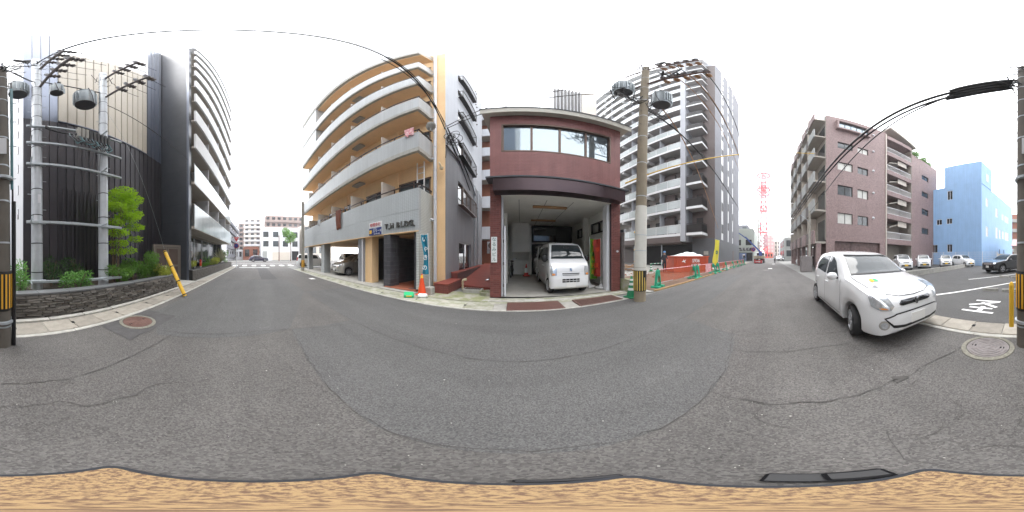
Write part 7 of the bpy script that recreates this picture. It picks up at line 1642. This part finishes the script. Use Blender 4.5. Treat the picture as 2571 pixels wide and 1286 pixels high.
m.build('crown', 'leaf_bright', tr)
# second planter
shrub('golden_shrub', 'round golden green shrub next to the dark fin wall', (-9.3, -3.95, .58), (.6, .34, .28), 2600, .085, 'leaf_yellow', 11, aspect=.25)
shrub('dark_shrub', 'dark leafy shrub behind the golden shrub', (-9.4, -4.55, .5), (.6, .4, .6), 1400, .12, 'leaf_dark', 12)
shrub('low_hedge', 'low dense green ground shrub along second planter', (-12.0, -3.95, .55), (1.1, .3, .2), 2200, .06, 'leaf_mid', 13)
shrub('golden_shrub', 'row of yellow green shrubs toward the far planter end', (-15.5, -3.95, .55), (1.9, .32, .4), 3600, .08, 'leaf_yellow', 14, clumps=12)
def spiky(name, label, loc, n, L, mat, seed, trunk=0, spread=1.0, wd=.05):
    t = thing(name, label, 'plant', loc); r = random.Random(seed); m = MB()
    for k in range(n):
        a = r.uniform(0, 6.28); e = r.uniform(.25, 1.35) * spread; d = Vector((math.cos(a) * math.sin(e), math.sin(a) * math.sin(e), math.cos(e))); s_ = Vector((-math.sin(a), math.cos(a), 0)); l = L * r.uniform(.7, 1.1); p0 = Vector((0, 0, trunk)); V = []
        for j in range(5): f = j / 4; c = p0 + d * l * f - Vector((0, 0, .35 * l * f * f * math.sin(e))); w_ = wd * (1 - f) ** .7 * .5 + .002; V += [c - s_ * w_, c + s_ * w_]
        m.add(V, [(2 * j, 2 * j + 1, 2 * j + 3, 2 * j + 2) for j in range(4)])
    m.build('leaves', mat, t); m = MB(); m.tube([(0, 0, -.1), (0, 0, max(trunk, .06))], [.05, .035], 8); m.build('stem', 'bark', t, True); return t
spiky('red_cordyline', 'dark red spiky cordyline in front of the dark entrance', (-9.65, -4.35, .58), 70, .8, 'leaf_red', 1, .8, .95, .06)
spiky('sago_palm', 'dark green sago palm near the glass lobby', (-13.4, -4.15, .58), 60, .9, 'leaf_mid', 2, .2, 1.1, .07)
spiky('sago_palm', 'second sago palm farther along the planter', (-15.0, -4.2, .58), 60, .9, 'leaf_dark', 3, .2, 1.1, .07)
spiky('pale_grass', 'tall pale feathery grass at the far planter end', (-18.2, -4.0, .58), 220, 1.9, 'leaf_pale', 4, .05, .55, .04)
shrub('tall_shrub', 'tall olive green shrub at the planter corner by the sign', (-20.2, -4.0, .5), (.8, .4, .9), 1600, .11, 'leaf_mid', 15)
for x, y, z, lab in ((-6.25, -3.85, .5, 'black and white planter lamp beside the leaning guard'), (-9.25, -3.75, .58, 'black and white planter lamp in golden shrub')):
    t = thing('planter_lamp', lab, 'lamp', (x, y, z)); MB().lathe([(.035, 0), (.035, .26), (.03, .27)], 14).build('stem', 'black_plastic', t, True); MB().lathe([(.036, .27), (.04, .28), (.04, .42), (.03, .44), (.001, .44)], 16).build('lens', 'ink_white', t, True)
t = thing('red_lamp_post', 'short red and white fire hydrant marker in the planter', 'marker', (-10.6, -3.75, .6)); MB().lathe([(.06, 0), (.06, .12)], 14).build('foot', 'ink_white', t, True); MB().lathe([(.075, .12), (.075, .36), (.06, .38)], 14).build('body', 'cone_orange', t, True); MB().lathe([(.06, .38), (.085, .46), (.06, .54), (.001, .56)], 14).build('globe', 'cone_red', t, True)
tag(MB().cbox(-.25, .25, -.2, .2, 0, .75, .01).build('stone_plinth', 'cap_grey'), 'small grey stone plinth behind the red marker', 'plinth').location = (-10.4, -4.3, .55)
def street_tree(label, loc, h, r_, seed, mat='leaf_mid', n=3000, name='street_tree'):
    t = thing(name, label, 'tree', loc); m = MB(); rr = random.Random(seed); m.tube([(0, 0, 0), (.1, .05, h * .3), (-.05, 0, h * .5)], [.16, .12, .09], 8); mb = MB()
    for k in range(9):
        a = rr.uniform(0, 6.28); e = Vector((math.cos(a) * r_ * .65, math.sin(a) * r_ * .65, h * rr.uniform(.6, .95))); m.tube([(-.05, 0, h * .48), e * .6 + Vector((0, 0, h * .25)), e], [.07, .05, .02], 6); leaves(mb, e, (r_ * .42, r_ * .42, h * .09), n // 9, .28, seed * 7 + k, .5, 0, .1)
    m.build('trunk', 'bark', t, True); mb.build('crown', mat, t); return t
street_tree('open leafy street tree before the white corner building', (-44.5, 9.6, 0), 9, 2.3, 5)
street_tree('slim dark green tree beyond the road sign', (-55, -6.8, 0), 5.5, .9, 6, 'leaf_dark', 900)
for k, (x, y) in enumerate(((14.5, -18.3), (14.5, -19.9), (14.5, -21.5))): shrub('roof_shrub', ['left', 'middle', 'right'][k] + ' green bush on the far roof of brown building', (x, y, 17.2), (.6, .95, .75 - .1 * k), 1300, .18, 'leaf_mid', 40 + k)
shrub('lot_weeds', 'green weeds at wall foot behind the kei cars', (12.9, -13.9, .05), (.4, .6, .25), 500, .1, 'leaf_mid', 50)
# ================================================================ people
def person(label, loc, heading, shirt, trousers, hat=None, arms=((.22, .1, 1.05), (-.22, .12, 1.05)), stride=.12, lean=0):
    t = thing('person', label, 'person', loc, R(heading))
    J = {'pel': (0, 0, .93), 'wai': (0, .01 + lean * .3, 1.1), 'che': (0, lean * .6, 1.32), 'nek': (0, lean, 1.48), 'hea': (0, lean + .02, 1.60), 'top': (0, lean + .01, 1.72)}
    for s_, nm in ((1, 'l'), (-1, 'r')):
        st = stride * s_; J[nm + 'hip'] = (.09 * s_, 0, .88); J[nm + 'kne'] = (.1 * s_, st * .6 + .02, .48); J[nm + 'ank'] = (.1 * s_, st - .03, .07); J[nm + 'toe'] = (.11 * s_, st + .13, .03)
        J[nm + 'sho'] = (.17 * s_, lean * .8, 1.40); ax_, ay, az = arms[0 if s_ > 0 else 1]; J[nm + 'elb'] = (.25 * s_, lean * .5 - .02 + ay * .3, 1.12); J[nm + 'wri'] = (ax_ if ax_ * s_ > 0 else .22 * s_, ay + lean * .4, az - .15); J[nm + 'han'] = (J[nm + 'wri'][0], J[nm + 'wri'][1] + .02, J[nm + 'wri'][2] - .09)
    rad = dict(pel=.135, wai=.125, che=.15, nek=.055, hea=.095, top=.07, hip=.09, kne=.06, ank=.045, toe=.035, sho=.07, elb=.045, wri=.032, han=.035)
    E = [('pel', 'wai'), ('wai', 'che'), ('che', 'nek'), ('nek', 'hea'), ('hea', 'top')]
    for q in 'lr': E += [('pel', q + 'hip'), (q + 'hip', q + 'kne'), (q + 'kne', q + 'ank'), (q + 'ank', q + 'toe'), ('che', q + 'sho'), (q + 'sho', q + 'elb'), (q + 'elb', q + 'wri'), (q + 'wri', q + 'han')]
    names = list(J); me = bpy.data.meshes.new('body'); me.from_pydata([J[n] for n in names], [(names.index(a), names.index(b_)) for a, b_ in E], []); ob = bpy.data.objects.new('body_src', me); col.objects.link(ob)
    sm = ob.modifiers.new('skin', 'SKIN'); sm.use_smooth_shade = True; ob.modifiers.new('sub', 'SUBSURF').levels = 2
    for i, n in enumerate(names):
        r_ = rad[n if n in rad else n[1:]]; sv = me.skin_vertices[0].data[i]; sv.radius = (r_, r_ * (.75 if n in ('che', 'wai', 'pel') else 1)); sv.use_root = n == 'pel'
    dg_ = bpy.context.evaluated_depsgraph_get(); dg_.update(); m2 = bpy.data.meshes.new_from_object(ob.evaluated_get(dg_)); bpy.data.objects.remove(ob)
    for q in (shirt, trousers, 'skin', 'black_plastic'): m2.materials.append(MATS[q])
    for p in m2.polygons:
        c = p.center; p.use_smooth = True; p.material_index = 2 if c.z > 1.47 or any((c - Vector(J[q + 'han'])).length < .09 for q in 'lr') else 3 if c.z < .1 else 1 if c.z < .95 and abs(c.x) < .2 else 0
    body = link('body', m2, t)
    for q, s_ in (('l', 1), ('r', -1)):
        m = MB(); h_ = Vector(J[q + 'han'])
        for k in range(4): m.tube([h_ + Vector((.0, -.028 + .018 * k, -.02)), h_ + Vector((0, -.026 + .019 * k, -.065)), h_ + Vector((-.012 * s_, -.024 + .019 * k, -.095 - .008 * (k in (1, 2)))),], [.009, .008, .006], 6)
        m.tube([h_ + Vector((-.01 * s_, .03, .0)), h_ + Vector((-.025 * s_, .05, -.04))], [.01, .007], 6)
        m.build('fingers', 'skin', body, True)
    hd = Vector(J['hea']); m = MB()
    if hat: m.lathe([(.14, 0), (.125, .01), (.115, .03), (.105, .08), (.07, .12), (.001, .135)], 18, mx=Matrix.Translation(hd + Vector((0, -.005, .05)))); m.build('helmet', hat, t, True)
    else: m.lathe([(.1, -.03), (.108, .03), (.1, .08), (.06, .125), (.001, .135)], 16, mx=Matrix.Translation(hd + Vector((0, -.015, .03)))); m.build('hair', 'cloth_dark', t, True)
    m = MB(); m.lathe([(.012, -.018), (.018, 0), (.001, .02)], 8, mx=Matrix.Translation(hd + Vector((0, .1, -.005)))); m.build('nose', 'skin', body); MB().box(-.022, .022, .085, .097, -.052, -.045, mx=Matrix.Translation(hd)).build('mouth', 'cone_red', body)
    for s_ in (1, -1): MB().lathe([(.001, -.008), (.01, 0), (.001, .008)], 8, mx=Matrix.Translation(hd + Vector((s_ * .033, .088, .022)))).build('eye', 'ink_black', body)
    return t
person('person in pale shirt and dark trousers walking down the far right side', (31.2, -1.3, 0), -80, 'cloth_white', 'cloth_dark', 'ink_white', stride=.14)
person('worker in dark clothes and blue helmet standing left of red container', (10.7, 7.9, .03), 140, 'cloth_dark', 'cloth_dark', 'helmet_blue', arms=((.2, .2, 1.2), (-.2, .2, 1.25)))
person('worker in white helmet bending behind far orange netting', (33.5, 5.0, 0), 120, 'cloth_dark', 'cloth_blue', 'ink_white', lean=.2)
person('second worker in pale clothes by the tower far corner', (36.2, 5.6, 0), 200, 'cloth_white', 'cloth_blue', 'ink_white')
# ================================================================ cork board under the camera
cb_ = thing('cork_board', 'square cork board with dark rim lying on the road below the camera', 'board', (0, 0, .0))
def rsq(sx, sy, r_, n=8):
    o = []
    for cx, cy, a0 in ((1, 1, 0), (-1, 1, 90), (-1, -1, 180), (1, -1, 270)):
        for k in range(n + 1): a = R(a0 + 90 * k / n); o.append((cx * (sx - r_) + r_ * math.cos(a), cy * (sy - r_) + r_ * math.sin(a)))
    return o
CR = Matrix.Translation((-.023, -.038, 0))
MB().prism(rsq(.245, .282, .045), .013, .028, mx=CR).build('rim', 'cork_rim', cb_); MB().prism(rsq(.226, .263, .034), .0285, .033, mx=CR).build('cork_face', 'cork', cb_)
m = MB(); m.cbox(-.13, .12, -.03, .045, 0, .02, .008, mx=Matrix.Translation((.285, -.11, .012)) @ Matrix.Rotation(R(80), 4, 'Z')); m.build('foot', 'foot_black', cb_)
m = MB(); m.cbox(-.11, .03, -.02, .05, .0205, .04, .012, mx=Matrix.Translation((.29, -.13, .012)) @ Matrix.Rotation(R(80), 4, 'Z')); m.build('foot_clip', 'foot_black', cb_)
m = MB(); m.cbox(-.1, .1, -.012, .012, 0, .016, .005, mx=Matrix.Translation((.1, .258, .012)) @ Matrix.Rotation(R(-4), 4, 'Z')); m.build('foot', 'foot_black', cb_)

# ================================================================ air
hz = bpy.data.materials.new('haze_air'); hz.use_nodes = True; hz.node_tree.nodes.remove(hz.node_tree.nodes['Principled BSDF'])
pv = hz.node_tree.nodes.new('ShaderNodeVolumePrincipled'); pv.inputs['Color'].default_value = (.97, .97, 1, 1); pv.inputs['Density'].default_value = .0015; pv.inputs['Anisotropy'].default_value = .2
hz.node_tree.links.new(pv.outputs[0], hz.node_tree.nodes['Material Output'].inputs['Volume']); MATS['haze_air'] = hz
tag(MB().box(-150, 160, -90, 90, -1.1, 70).build('haze', 'haze_air'), kind='stuff')
